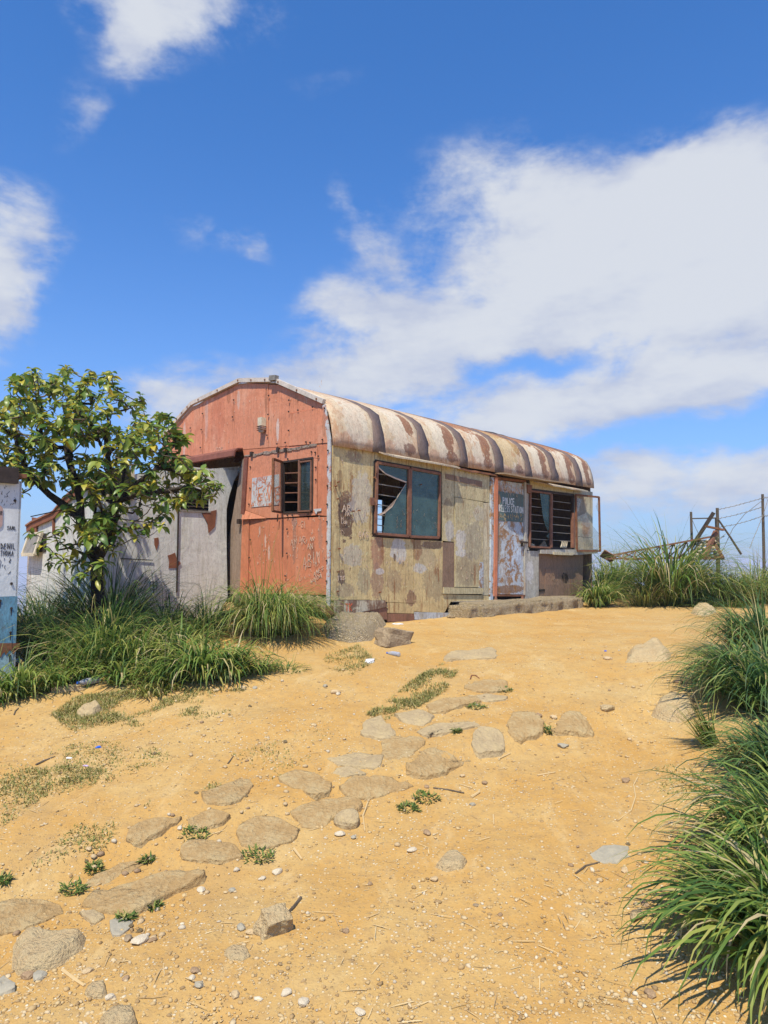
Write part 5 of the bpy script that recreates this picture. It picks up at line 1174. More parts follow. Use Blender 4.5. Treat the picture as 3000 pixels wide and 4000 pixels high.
PV = [
 (p6([(1222, 590), (1270, 520), (1330, 497), (1390, 520), (1425, 580), (1420, 612), (1320, 606), (1240, 606)]), 'slab', .075, 'thick raised grey stone at the right end of the paved row'),
 (p6([(1000, 560), (1030, 512), (1150, 510), (1185, 560), (1178, 600), (1060, 645), (1010, 605)]), 'slab', .05, 'brown-grey stone left of the raised end stone, a tuft between them'),
 (p6([(820, 620), (860, 590), (960, 590), (985, 640), (985, 690), (900, 718), (830, 700)]), 'slab_tan', .04, 'rounded dusty stone right of the largest leaf-shaped slab'),
 (p6([(500, 775), (600, 682), (700, 680), (820, 728), (690, 800), (600, 830), (515, 812)]), 'slab', .05, 'large leaf-shaped grey slab with a dark front edge, mid path'),
 (p6([(370, 640), (400, 615), (560, 620), (590, 650), (520, 700), (450, 740), (372, 712)]), 'slab', .04, 'grey stone touching the upper left of the large leaf-shaped slab'),
 (p6([(547, 590), (610, 562), (860, 532), (842, 565), (640, 608), (600, 620)]), 'slab_tan', .03, 'long thin dusty stone running across the path above the large slab'),
 (p6([(600, 462), (640, 437), (840, 415), (862, 445), (780, 460), (690, 495), (620, 495)]), 'slab', .05, 'long brown slab edged with turf, upper middle of the paved row'),
 (p6([(265, 590), (300, 530), (370, 515), (440, 598), (420, 625), (350, 630), (280, 612)]), 'slab_tan', .05, 'humped tan stone at the left foot of the turf strip'),
 (p6([(785, 372), (830, 342), (960, 332), (1000, 352), (1000, 382), (900, 400)]), 'slab', .05, 'small grey stone at the top of the row beside a green tuft'),
 (p6([(680, 222), (730, 192), (920, 167), (950, 200), (930, 222), (800, 226), (700, 237)]), 'slab_tan', .05, 'pale flat ledge above the turf strip, farthest up the path'),
 (p6([(100, 722), (200, 682), (370, 702), (375, 740), (330, 772), (180, 762)]), 'slab_tan', .022, 'sand-covered flat stone left of the grey slabs'),
 (p6([(120, 795), (200, 765), (290, 790), (280, 810), (160, 812)]), 'slab_tan', .02, 'thin sliver of stone showing through sand below the sand-covered flat stone'),
 (p6([(160, 880), (200, 832), (340, 802), (430, 830), (535, 860), (440, 882), (350, 920), (200, 922)]), 'slab', .06, 'broad slab with a bright green tuft growing at its right front corner'),
 (p6([(440, 505), (560, 482), (632, 515), (580, 558), (470, 540)]), 'slab_tan', .035, 'dusty stone with dry roots between the humped tan stone and the long brown slab'),
 (p6([(800, 402), (900, 402), (1000, 420), (930, 440), (850, 430)]), 'slab_tan', .025, 'dusty step stone just below the tufted small grey stone'),
 (p7([(1012, 270), (1110, 217), (1240, 187), (1262, 217), (1200, 290), (1120, 322), (1042, 315)]), 'slab', .045, 'leaf-shaped grey stone standing apart at the upper left of the row'),
 (p7([(1382, 190), (1470, 157), (1590, 182), (1650, 217), (1640, 268), (1570, 283), (1450, 230)]), 'slab', .05, 'pointed grey stone right of the leaf-shaped one, bare sand between'),
 (p7([(620, 480), (690, 422), (800, 397), (912, 390), (850, 430), (700, 518), (640, 510)]), 'slab', .06, 'tapering stone with a deep dark undercut front edge, left of centre'),
 (p7([(935, 382), (1010, 352), (1120, 352), (1143, 385), (1080, 430), (980, 448), (940, 420)]), 'slab', .035, 'small rounded slab with a low green weed at its left front'),
 (p7([(1172, 452), (1230, 392), (1330, 377), (1430, 402), (1478, 450), (1450, 500), (1310, 540), (1202, 520)]), 'slab', .05, 'large rounded slab behind the darkest green weed'),
 (p7([(892, 562), (940, 512), (1050, 502), (1180, 540), (1218, 580), (1100, 608), (960, 600)]), 'slab', .045, 'oval slab crumbling along its sandy front edge'),
 (p7([(400, 732), (480, 672), (600, 602), (720, 592), (768, 567), (720, 610), (600, 680), (470, 733)]), 'slab', .03, 'long narrow stone beside a weed, left part of the row'),
 (p7([(402, 820), (470, 762), (600, 737), (760, 682), (880, 657), (1000, 662), (1028, 700), (930, 740), (780, 800), (682, 862), (560, 858), (440, 830)]), 'slab', .065, 'biggest slab of all, long and grey with a ragged dark front edge'),
 (p7([(-60, 840), (60, 802), (200, 802), (330, 842), (290, 870), (150, 930), (-60, 968)]), 'slab', .05, 'broad grey slab cut by the left edge of the photo'),
 (p7([(1455, 342), (1550, 302), (1680, 292), (1800, 305), (1790, 350), (1659, 395), (1580, 430), (1500, 428)]), 'slab', .07, 'stepped slab with a round boulder at its foot'),
 (p7([(392, 850), (515, 860), (490, 903), (442, 898)]), 'slab_tan', .05, 'small squared block at the left foot of the biggest slab'),
 (p7([(542, 902), (600, 872), (648, 900), (610, 958), (570, 968)]), 'slab_grey', .03, 'small grey stone at the front foot of the biggest slab'),
 (p8([(1277, 562), (1340, 522), (1480, 522), (1488, 570), (1420, 608), (1350, 603)]), 'slab_grey', .012, 'flat blue-grey stone flush with the sand on the right'),
 (p7([(-40, 1225), (10, 1190), (60, 1210), (50, 1255), (-30, 1265)]), 'slab_grey', .015, 'grey stone flush with the sand at the lower left edge'),
]
for i, (pts, mat, hg, lb) in enumerate(PV): paving(pts, mat, hg, lb, 200 + i)
g = at_ground(1300 + 78 * .7836, 2900 + 435 * .7836); smooth_rock('round_boulder', 'slab_tan', (g[0], g[1] + .07, g[2] + .02), (.085, .075, .065), 301, 'round tan boulder at the foot of the stepped slab', 'rock', lump=.1)

# ================================================================== GRASS
def blades(bx, by, bz, az, ln, wd, t0, curl, seg=6, keel=0.0):
    n = len(bx); V = np.zeros((n, seg + 1, 2, 3), np.float32); p = np.stack([bx, by, bz], 1).astype(float)
    dx, dy = np.cos(az), np.sin(az); sx, sy = -dy, dx; tw = rng.uniform(-.5, .5, n)
    for k in range(seg + 1):
        t = k / seg; w = wd * (0.55 + .45 * min(1, t * 4)) * (1 - t ** 2.4) * .5 + .0006
        th = t0 + curl * t ** 1.9
        sxx = sx * np.cos(tw) + dx * np.sin(tw) * .4; syy = sy * np.cos(tw) + dy * np.sin(tw) * .4
        off = np.stack([sxx * w, syy * w, np.sin(tw) * w * .6], 1)
        V[:, k, 0] = p - off; V[:, k, 1] = p + off
        if k < seg:
            tm = (k + .5) / seg; th = t0 + curl * tm ** 1.9
            st_ = (ln / seg)[:, None] * np.stack([np.sin(th) * dx, np.sin(th) * dy, np.cos(th)], 1); p = p + st_
    V = V.reshape(-1, 3); b = (np.arange(n) * (seg + 1) * 2)[:, None] + (np.arange(seg) * 2)[None, :]; b = b.ravel()
    return V, np.stack([b, b + 1, b + 3, b + 2], 1)
def clump(c, n, L, W, spread, mat, label, bias=(0, 0), droop=1.0, up=.0, cat='grass clump', group=None, name='grass_clump', stalks=0, seg=6, kind=None, minl=.22):
    """one tussock: many arching blades that rise from a small root disc"""
    n = int(n * .5); W = W * 1.45
    a = rng.uniform(0, 2 * math.pi, n); rr = spread * np.sqrt(rng.uniform(0, 1, n))
    bx, by = c[0] + rr * np.cos(a), c[1] + rr * np.sin(a)
    az = np.arctan2(np.sin(a) * (rr / spread + .25) + bias[1] + rng.normal(0, .45, n), np.cos(a) * (rr / spread + .25) + bias[0] + rng.normal(0, .45, n))
    ln = L * rng.uniform(minl, 1.0, n); wd = W * rng.uniform(.5, 1.1, n)
    t0 = np.clip(rng.normal(.22 + .35 * rr / spread - up, .16, n), .0, 1.1); cu = np.clip(rng.normal(1.75 * droop, .45, n), .2, 2.7)
    V, Q = blades(bx, by, ground_z(bx, by) - .01, az, ln, wd, t0, cu, seg)
    if stalks:
        m = stalks; a2 = rng.uniform(0, 2 * math.pi, m)
        V2, Q2 = blades(c[0] + .3 * spread * np.cos(a2), c[1] + .3 * spread * np.sin(a2), np.full(m, gz(*c[:2])), a2, L * rng.uniform(.75, 1.1, m), np.full(m, W * .35), rng.uniform(0, .3, m), rng.uniform(.1, .7, m), seg)
        Q = np.concatenate([Q, Q2 + len(V)]); V = np.concatenate([V, V2])
    g0 = gz(c[0], c[1]); gg = ground_z(V[:, 0], V[:, 1]) + .004
    V[:, 2] = np.maximum(V[:, 2], gg - .012); V = V - np.array([c[0], c[1], g0])
    o = link(name, np_mesh(name, V, Q), M[mat]); o.location = (c[0], c[1], g0)
    return tag(o, label, cat, group, kind)
def cl(px, py, *a, Y=None, **k):
    g = at(px, py, Y) if Y else at_ground(px, py); return clump(g, *a, **k)
GL_ = 'grass tussocks round the huts'
# left bank, back to front
T = [ # px, py(root), n, L, W, spread, mat, label, bias, droop
 (960, 2470, 1700, .66, .008, .12, 'grass', 'fountain-shaped tussock in front of the red gable, right of the doorway', (.1, -.2), 1.5),
 (1130, 2462, 1500, .62, .008, .15, 'grass', 'right half of the fountain of grass before the red gable, hanging to the sand', (.2, -.25), 1.5),
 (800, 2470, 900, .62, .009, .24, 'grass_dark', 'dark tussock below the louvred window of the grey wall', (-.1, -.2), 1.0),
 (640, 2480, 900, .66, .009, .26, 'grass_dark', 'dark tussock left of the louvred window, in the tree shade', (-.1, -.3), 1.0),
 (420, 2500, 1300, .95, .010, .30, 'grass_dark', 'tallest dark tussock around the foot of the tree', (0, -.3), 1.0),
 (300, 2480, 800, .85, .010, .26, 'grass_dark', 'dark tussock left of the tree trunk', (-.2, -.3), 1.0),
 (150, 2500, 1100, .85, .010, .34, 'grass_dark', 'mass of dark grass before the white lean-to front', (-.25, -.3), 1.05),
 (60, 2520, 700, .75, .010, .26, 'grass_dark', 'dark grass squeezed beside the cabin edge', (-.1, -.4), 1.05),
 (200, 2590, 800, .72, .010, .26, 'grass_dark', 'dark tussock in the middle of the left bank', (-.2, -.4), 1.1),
 (380, 2610, 900, .74, .012, .26, 'grass', 'fresh tussock below the tree, centre of the left bank', (0, -.5), 1.05),
 (540, 2600, 900, .72, .012, .26, 'grass', 'bright tussock right of the tree foot', (.1, -.45), 1.1),
 (700, 2600, 900, .70, .013, .22, 'grass', 'broad-bladed tussock behind the front row of the left bank', (.1, -.4), 1.15),
 (790, 2650, 900, .62, .017, .16, 'grass', 'spiky broad-bladed clump at the front right of the left bank', (.2, -.5), 1.25),
 (900, 2640, 700, .58, .016, .16, 'grass', 'arching clump at the right end of the left bank', (.5, -.35), 1.3),
 (640, 2660, 500, .48, .013, .16, 'grass', 'short clump left of the spiky front clump', (-.2, -.5), 1.25),
 (480, 2665, 420, .46, .014, .14, 'grass', 'short clump right of the blue-labelled bottle', (.1, -.5), 1.2),
 (330, 2655, 420, .46, .014, .14, 'grass', 'pale-bladed clump left of the blue-labelled bottle', (-.2, -.5), 1.2),
 (215, 2690, 420, .44, .012, .14, 'grass', 'clump leaning over the long pale stone by the cabin', (-.3, -.4), 1.2),
 (80, 2710, 600, .46, .013, .18, 'grass', 'clump at the foot of the blue cabin band', (.1, -.4), 1.2),
 (-40, 2740, 500, .42, .012, .18, 'grass', 'clump cut by the left photo edge below the cabin', (.1, -.4), 1.2),
 (1020, 2620, 300, .30, .010, .16, 'grass', 'low clump trailing from the left bank onto the sand', (.6, -.2), 1.3),
 (1130, 2620, 160, .20, .008, .15, 'grass', 'small low tuft at the outermost end of the left bank', (.5, -.2), 1.3),
 (600, 2700, 380, .26, .011, .20, 'grass_dry', 'short yellowish tuft at the front of the left bank', (0, -.5), 1.3),
 (420, 2560, 600, .80, .009, .22, 'grass_dark', 'dark grass hiding the trunk foot on the camera side', (.0, -.5), 1.0),
]
LF = [1.9, 1.8, 1.05, 1.15, 1.7, 1.5, 1.35, 1.35, 1.3, 1.25, 1.15, 1.05, 1.15, 1.0, 1.05, 1.0, 1.05, 1.1, 1.2, 1.2, .8, .8, 1.0, 1.4]
for i, (px, py, n, L, W, sp, mat, lb, bi, dr) in enumerate(T):
    g = at_ground(px, py)
    if i in (0, 1): g = at_ground(px + (60 if i == 0 else -20), py + 5)
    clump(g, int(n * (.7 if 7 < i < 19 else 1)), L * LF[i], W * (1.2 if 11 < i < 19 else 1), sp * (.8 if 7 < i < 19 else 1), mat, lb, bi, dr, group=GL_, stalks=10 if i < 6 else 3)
# right foreground: tall lemon-grass-like wall of blades
R_ = [
 (2985, 2560, 7.2, 1300, .92, .012, .26, 'grass_dark', 'far end of the tall grass wall at the right photo edge', (-.35, -.25), 1.1),
 (2880, 2690, 6.0, 900, .72, .014, .16, 'grass', 'broad-leaved clump bowing over the layered rock edge', (-.45, -.3), 1.35),
 (3010, 2760, 5.6, 1200, .92, .014, .24, 'grass_dark', 'deep green clump behind the bowing one at the right edge', (-.3, -.2), 1.15),
 (2780, 2905, 5.3, 160, .40, .012, .06, 'grass', 'flattened sheaf of blades lying on the sand at the right', (-3.0, -.1), .3),
 (2990, 2960, 4.6, 300, .34, .009, .22, 'grass_dry', 'thin-bladed yellow clump halfway down the right edge', (-.45, -.2), 1.2),
 (3130, 3060, 4.3, 900, .62, .013, .26, 'grass_dark', 'dense clump cut by the right edge behind the thin yellow one', (-.3, -.2), 1.1),
 (3060, 3380, 3.4, 600, .52, .013, .14, 'grass', 'arching clump left of the right edge, third from the front', (-.5, -.25), 1.3),
 (3170, 3420, 3.3, 900, .80, .015, .22, 'grass', 'dense tall clump at the right edge, second from the front', (-.4, -.2), 1.2),
 (3000, 3660, 2.85, 500, .62, .017, .10, 'grass', 'nearest clump with wide pale blades arching over the sand', (-.55, -.3), 1.4),
 (3150, 3800, 2.75, 800, .78, .017, .18, 'grass', 'nearest dark mass of blades in the lower right corner', (-.4, -.2), 1.25),
]
for (px, py, Y, n, L, W, sp, mat, lb, bi, dr) in R_:
    g = at_ground(px, py)
    clump(g, int(n * 1.45), L, W, sp, mat, lb, bi, dr, group='tall grass along the right edge', stalks=6, seg=8)
# tussocks on the crest at the right
C_L = [
 (2340, 2350, 800, .52, .012, .16, 'grass', 'tussock leaning on the far right corner of the hut', (.3, -.4), 1.15),
 (2420, 2320, 800, .66, .011, .26, 'grass', 'green tussock behind the fallen lattice end', (.1, -.2), 1.0),
 (2360, 2300, 600, .62, .011, .22, 'grass', 'tussock between the hut corner and the fallen lattice', (.1, -.2), 1.0),
 (2620, 2325, 1700, .80, .013, .28, 'grass', 'big pale tussock in front of the fallen lattice', (0, -.25), 1.15),
 (2700, 2318, 1100, .66, .011, .28, 'grass', 'windswept tussock right of the big pale one', (.4, -.1), 1.1),
 (2800, 2330, 800, .56, .010, .28, 'grass', 'low green tussock below the stone wall', (.2, -.2), 1.1),
 (2880, 2318, 700, .54, .010, .26, 'grass_dry', 'tussock below the braced fence post', (.2, -.2), 1.1),
 (2960, 2290, 800, .60, .010, .30, 'grass', 'tussock at the foot of the tallest fence post', (.1, -.2), 1.05),
 (2520, 2330, 500, .50, .010, .22, 'grass_dry', 'sparse tussock on the rubble left of the big pale one', (-.2, -.2), 1.1),
 (2750, 2355, 420, .24, .008, .22, 'grass', 'low weeds at the sand edge below the tussocks', (0, -.3), 1.1),
 (2860, 2352, 420, .24, .008, .22, 'grass', 'low weeds at the sand edge near the white rocks', (0, -.3), 1.1),
 (3060, 2300, 800, .66, .010, .30, 'grass_dry', 'tussock cut by the right edge on the crest', (-.1, -.2), 1.0),
]
CY = [13.0, 15.3, 14.6, 13.3, 13.6, 13.4, 13.7, 14.0, 13.1, 12.9, 12.9, 14.6]; CF = [1.7, 2.1, 2.0, 2.9, 2.4, 2.0, 2.1, 2.2, 1.8, 1.2, 1.2, 2.0]; CD = [1.1, 1.0, 1.0, .95, 1.0, 1.0, 1.0, 1.0, .95, 1, 1, 1.0]
for (px, py, n, L, W, sp, mat, lb, bi, dr), Yc, cf, cd in zip(C_L, CY, CF, CD):
    g = at(px, py, Yc); clump(g, int(n * 1.1), L * cf, W * 1.5, sp * 1.05, mat, lb, bi, dr * cd, group='tussocks on the crest', stalks=10, up=.05)

# grass along the hut wall foot
for i, (px, py, n, L, lb) in enumerate([(2110, 2345, 60, .22, 'little tuft sprouting at the pier right of the door'), (2180, 2346, 70, .12, 'low weed at the right end of the doorstep'), (2210, 2345, 130, .16, 'dry weedy fringe below the right window'),
        (2255, 2350, 160, .22, 'dead straw-coloured tuft at the right foot of the hut'), (1862, 2392, 60, .10, 'tiny green weed at the foot of the doorstep'), (2137, 2385, 40, .10, 'sprig growing from the doorstep face')]):
    cl(px, py, n, L, .007, .07, 'grass_dry' if i in (2, 3) else 'grass', lb, (0, -.3), .9, group='tufts along the hut foot')

# dark low weeds between the paving stones
W_ = [(1665, 3120, .10, 'darkest green weed beside the broad slab, right of the row'), (1595, 3160, .085, 'sprawling weed below the broad slab'), (1970, 2700, .09, 'green weed at the small stone at the top of the row'),
      (760, 3268, .085, 'low weed in front of the small rounded slab'), (1010, 3350, .10, 'dark weed in front of the large rounded slab'), (285, 3480, .075, 'weed at the left end of the long narrow stone'),
      (370, 3400, .045, 'tiny weed above the long narrow stone'), (598, 3545, .04, 'little sprig under the ragged edge of the biggest slab'), (490, 3590, .05, 'yellow-green sprig on the biggest slab'), (15, 3445, .035, 'tiny weed at the left photo edge'),
      (2135, 2855, .06, 'pale weed between the two right-hand end stones'), (1785, 2860, .05, 'small weed on the long thin dusty stone'), (1860, 2765, .10, 'turf tuft on the end of the long brown slab'), (575, 3365, .04, 'small weed above the oval slab')]
for px, py, s, lb in W_:
    g = at_ground(px, py); s *= .62; n = int(60 + 900 * s)
    a = rng.uniform(0, 2 * math.pi, n); rr = s * np.sqrt(rng.uniform(0, 1, n)); bx, by = g[0] + rr * np.cos(a) * 1.25, g[1] + rr * np.sin(a)
    V, Q = blades(bx, by, ground_z(bx, by) + rng.uniform(.0, .014, n), a + rng.normal(0, 1.1, n), rng.uniform(.014, .038, n), rng.uniform(.005, .010, n), rng.uniform(.7, 1.5, n), rng.uniform(.1, .6, n), 3)
    g0 = gz(g[0], g[1]); V -= np.array([g[0], g[1], g0]); o = link('weed', np_mesh('weed', V, Q), M['weed']); o.location = (g[0], g[1], g0); tag(o, lb, 'weed', 'low weeds among the paving stones')
# sparse turf (stuff)
def turf(name, poly, n, L, label, mat='turf', thr=.12):
    P = np.array([at_ground(x, y)[:2] for x, y in poly]); lo, hi = P.min(0), P.max(0); X = rng.uniform(lo[0], hi[0], n * 4); Yv = rng.uniform(lo[1], hi[1], n * 4); s = np.zeros(len(X), bool)
    for i in range(len(P)):
        a, b = P[i], P[(i + 1) % len(P)]; s ^= ((a[1] > Yv) != (b[1] > Yv)) & (X < (b[0] - a[0]) * (Yv - a[1]) / (b[1] - a[1] + 1e-12) + a[0])
    s &= (fbm(X, Yv, 2.1, 3, 77) + .8 * fbm(X, Yv, 6., 3, 78) + rng.uniform(-.32, .32, len(X))) > thr
    X, Yv = X[s][:n], Yv[s][:n]; m = len(X)
    V, Q = blades(X, Yv, ground_z(X, Yv) - .003, rng.uniform(0, 6.28, m), L * rng.uniform(.4, 1., m), rng.uniform(.003, .006, m), rng.uniform(.3, 1.3, m), rng.uniform(.2, 1.0, m), 3)
    o = link(name, np_mesh(name, V, Q), M[mat]); tag(o, label, 'turf', None, 'stuff')
turf('turf', [(1430, 2790), (1560, 2700), (1740, 2580), (1790, 2620), (1740, 2700), (1640, 2760), (1500, 2820)], 9000, .045, 'strip of short turf above the paving stones', thr=-.02)
turf('turf', [(1270, 2560), (1400, 2520), (1470, 2580), (1380, 2640), (1270, 2610)], 1500, .05, 'thin turf patch by the white bag', thr=.0)
turf('turf', [(200, 2790), (300, 2720), (620, 2700), (960, 2690), (900, 2780), (640, 2850), (300, 2880)], 9000, .045, 'worn turf at the foot of the left grass bank', thr=.02)
turf('turf', [(0, 3030), (150, 2990), (420, 3010), (350, 3080), (160, 3120), (60, 3200), (0, 3230)], 2400, .035, 'thin green turf at the left photo edge')
turf('turf', [(0, 2950), (200, 2890), (560, 2900), (680, 2960), (500, 3060), (250, 3060), (0, 3000)], 2000, .03, 'scattered turf in the left sand')
turf('turf', [(560, 3150), (660, 3070), (860, 3050), (880, 3090), (780, 3160), (620, 3170)], 1600, .03, 'turf beside the leaf-shaped stone')
turf('turf', [(1000, 3080), (900, 2950), (1200, 2850), (1420, 2830), (1300, 2920)], 700, .03, 'faint turf left of the humped stone')
turf('turf', [(2560, 3000), (2700, 2960), (2800, 3200), (2780, 3420), (2660, 3420), (2600, 3200)], 1500, .035, 'thin dry turf along the right-hand grass')
turf('turf', [(100, 3400), (340, 3180), (460, 3220), (420, 3320), (260, 3360)], 600, .03, 'few green blades above the narrow stone')

# ================================================================== TREE
def tree():
    base = at(377, 2190, 7.75); bx, by = base[0], base[1]; bz = gz(bx, by)
    root = thing('broadleaf_tree', (bx, by, bz), 0, 'small spreading tree with yellow-green whorled leaves and a forked dark trunk', 'tree')
    def P(px, py, Y): return Vector(at(px, py, Y)) - Vector((bx, by, bz))
    r = random.Random(12)
    nodes = []; par = []; 
    def addpath(pts, p):
        for q in pts: nodes.append(Vector(q)); par.append(p); p = len(nodes) - 1
        return p
    nodes.append(Vector((0, 0, -.08))); par.append(-1)
    f = addpath([P(384, 2380, 7.76), P(380, 2260, 7.75), P(377, 2185, 7.75)], 0)
    l1 = addpath([P(350, 2120, 7.75), P(325, 2060, 7.78), P(312, 2020, 7.8)], f); l2 = addpath([P(280, 1975, 7.85), P(255, 1990, 7.9), P(180, 2005, 7.95), P(120, 2018, 8.0)], l1)
    l3 = addpath([P(315, 1960, 7.8), P(300, 1900, 7.85), P(270, 1800, 7.9), P(250, 1700, 7.95)], l1); l4 = addpath([P(190, 1930, 7.7), P(140, 1880, 7.6), P(95, 1835, 7.55)], l1)
    r1 = addpath([P(410, 2130, 7.72), P(432, 2085, 7.7), P(442, 2030, 7.68), P(450, 1960, 7.7)], f); r2 = addpath([P(440, 1880, 7.75), P(420, 1780, 7.8), P(410, 1680, 7.8)], r1)
    r3 = addpath([P(520, 1900, 7.6), P(600, 1840, 7.5), P(660, 1760, 7.5)], r1); r4 = addpath([P(540, 1930, 7.5), P(640, 1920, 7.4), P(740, 1900, 7.35), P(800, 1880, 7.3)], r1)
    r5 = addpath([P(480, 1880, 8.0), P(500, 1760, 8.1), P(520, 1660, 8.1)], r1); l5 = addpath([P(270, 2140, 7.6), P(220, 2150, 7.5)], f)
    poly = [(-30, 1590), (20, 1560), (40, 1460), (110, 1432), (200, 1470), (260, 1425), (300, 1455), (345, 1432), (440, 1450), (470, 1530), (545, 1545), (600, 1600), (680, 1610), (720, 1650), (745, 1690), (715, 1760), (770, 1830), (850, 1830), (880, 1870), (840, 1950), (760, 1965), (690, 1980), (640, 2010), (560, 2000), (470, 2010), (420, 2070), (300, 2120), (240, 2040), (210, 1900), (60, 1850), (-30, 1850)]
    def inside(x, y):
        s = False
        for i in range(len(poly)):
            a, b = poly[i], poly[(i + 1) % len(poly)]
            if (a[1] > y) != (b[1] > y) and x < (b[0] - a[0]) * (y - a[1]) / (b[1] - a[1]) + a[0]: s = not s
        return s
    tips = []
    while len(tips) < 500:
        x, y = r.uniform(-30, 880), r.uniform(1425, 2120)
        if not inside(x, y): continue
        if y > 1900 and x < 330 and r.random() < .75: continue
        dep = 7.75 + r.gauss(0, .42) * (1 - .5 * max(0, (x - 500) / 400)); dep = min(max(dep, 6.9), 8.6)
        if x > 650: dep = min(dep, 7.7)
        tips.append(P(x, y, dep))
    for x, y in ((-60, 1650), (-40, 1720), (-80, 1800), (-20, 1770), (30, 1880), (90, 1930), (330, 2080), (380, 2100), (420, 2130), (250, 2060), (210, 2080), (480, 2060), (520, 2040), (560, 2060), (600, 2030), (640, 2050), (440, 2160), (370, 2230), (330, 2230), (400, 2260), (300, 2250), (460, 2120), (540, 2090), (460, 2090), (350, 2200), (410, 2200), (300, 2050), (120, 2080), (160, 2120), (200, 2160), (250, 2180), (290, 2130), (330, 2160), (180, 2190), (300, 2200), (235, 2110), (350, 2110)): tips.append(P(x, y, 7.45 + r.uniform(-.2, .1)))
    tips.sort(key=lambda t: min((t - nodes[k]).length for k in (l3, r2, r5, r3, l4, r4, l1, r1)))
    tipn = []
    for t in tips:
        best, bd = None, 1e9
        for i, n in enumerate(nodes):
            if i < 3: continue
            d = (t - n).length + (.25 if t.z < n.z else 0)
            if d < bd and d > .05: bd, best = d, i
        a = nodes[best]; d = t - a; k = max(2, int(d.length / .11)); pts = []
        side = Vector((r.gauss(0, 1), r.gauss(0, 1), r.gauss(0, .5))) * d.length * .10
        for j in range(1, k + 1):
            s = j / k; pts.append(a + d * s + side * math.sin(s * math.pi) - Vector((0, 0, .14 * d.length * math.sin(s * math.pi))) + Vector((r.gauss(0, .008), r.gauss(0, .008), r.gauss(0, .008))))
        tipn.append(addpath(pts, best))
    cnt = [0] * len(nodes)
    for t in tipn:
        k = t
        while k >= 0: cnt[k] += 1; k = par[k]
    rad = [min(.072, .0042 * (c ** .47)) if c else .006 for c in cnt]
    rad[0] = .085; 
    mb = MB(); tw = MB()
    for i in range(1, len(nodes)):
        p = par[i]; ra, rb = rad[p], rad[i]
        if ra > rb * 1.6: ra = rb * 1.5
        (mb if rb > .011 else tw).tube([nodes[p], nodes[i]], [ra, rb], 7 if rb > .02 else 4, False)
    trunk = mb.obj('trunk', M['bark'], root, True); 
    o = tw.obj('twigs', M['twig'], root); o['kind'] = 'stuff'; o.name = 'twig'
    # a bare drooping branch set on the left
    # leaf shapes: folded, arched, pointed
    metas = []
    for v in range(5):
        Lf, Wf = 1.0, .36 + .04 * v; arch = .10 + .06 * v; V = []; Fc = []; n = 6
        for k in range(n + 1):
            t = k / n; w = Wf * .5 * (math.sin(math.pi * t ** .85) ** .8 if 0 < t < 1 else 0.0) + .006; z = -arch * t * t + .06 * math.sin(t * 3)
            V += [(t * Lf, -w, z + w * .35), (t * Lf, 0, z), (t * Lf, w, z + w * .35)]
        for k in range(n):
            a = k * 3; Fc += [(a, a + 1, a + 4, a + 3), (a + 1, a + 2, a + 5, a + 4)]
        metas.append((V, Fc))
    lv = []
    for t in tipn:
        p = nodes[t]; d = (p - nodes[par[t]]).normalized(); d = (d + Vector((0, 0, .7))).normalized()
        m = r.randint(5, 8); a0 = r.uniform(0, 6.28); sz = r.uniform(.08, .155)
        x = d.orthogonal().normalized(); y = d.cross(x)
        for j in range(m + 3):
            inner = j >= m; a = a0 + j * 2.4
            el = r.uniform(.15, .75) if inner else r.uniform(-.45, .35)
            rad_ = (x * math.cos(a) + y * math.sin(a)); ax = (rad_ * math.cos(el) + d * math.sin(el) + Vector((0, 0, -.12))).normalized()
            up = (Vector((0, 0, 1)) + rad_ * -.2 + Vector((r.gauss(0, .35), r.gauss(0, .35), 0))); sd = up.cross(ax)
            if sd.length < .05: sd = ax.orthogonal()
            sd.normalize(); nn = ax.cross(sd); s = sz * (r.uniform(.75, 1.1) if not inner else r.uniform(.45, .75))
            back = d * (-.03 * (j % 3))
            Mx = Matrix(((ax.x, sd.x, nn.x), (ax.y, sd.y, nn.y), (ax.z, sd.z, nn.z))).to_4x4()
            lv.append((p + back, Mx, s, r.randrange(5)))
    # the 300 nearest leaves are objects, the rest one mass
    lv.sort(key=lambda q: q[0].y - .25 * q[2])
    lms = []
    for V, Fc in metas:
        me = bpy.data.meshes.new('leaf'); me.from_pydata(V, [], Fc); me.update(); me.materials.append(M['leaf']); me.shade_smooth(); lms.append(me)
    for p, Mx, s, v in lv[:300]:
        o = bpy.data.objects.new('leaf', lms[v]); COL.objects.link(o); o.parent = root; o.matrix_basis = Matrix.Translation(p) @ Mx @ Matrix.Scale(s, 4)
    AV = []; AF = []; b = 0
    for p, Mx, s, v in lv[300:]:
        V, Fc = metas[v]; R = np.array(Mx.to_3x3()); A = np.array(V) @ R.T * s + np.array(p); AV.append(A); AF.append(np.array(Fc) + b); b += len(V)
    o = link('foliage', np_mesh('foliage', np.concatenate(AV), np.concatenate(AF)), M['leaf'], root, True); o['kind'] = 'stuff'
tree()

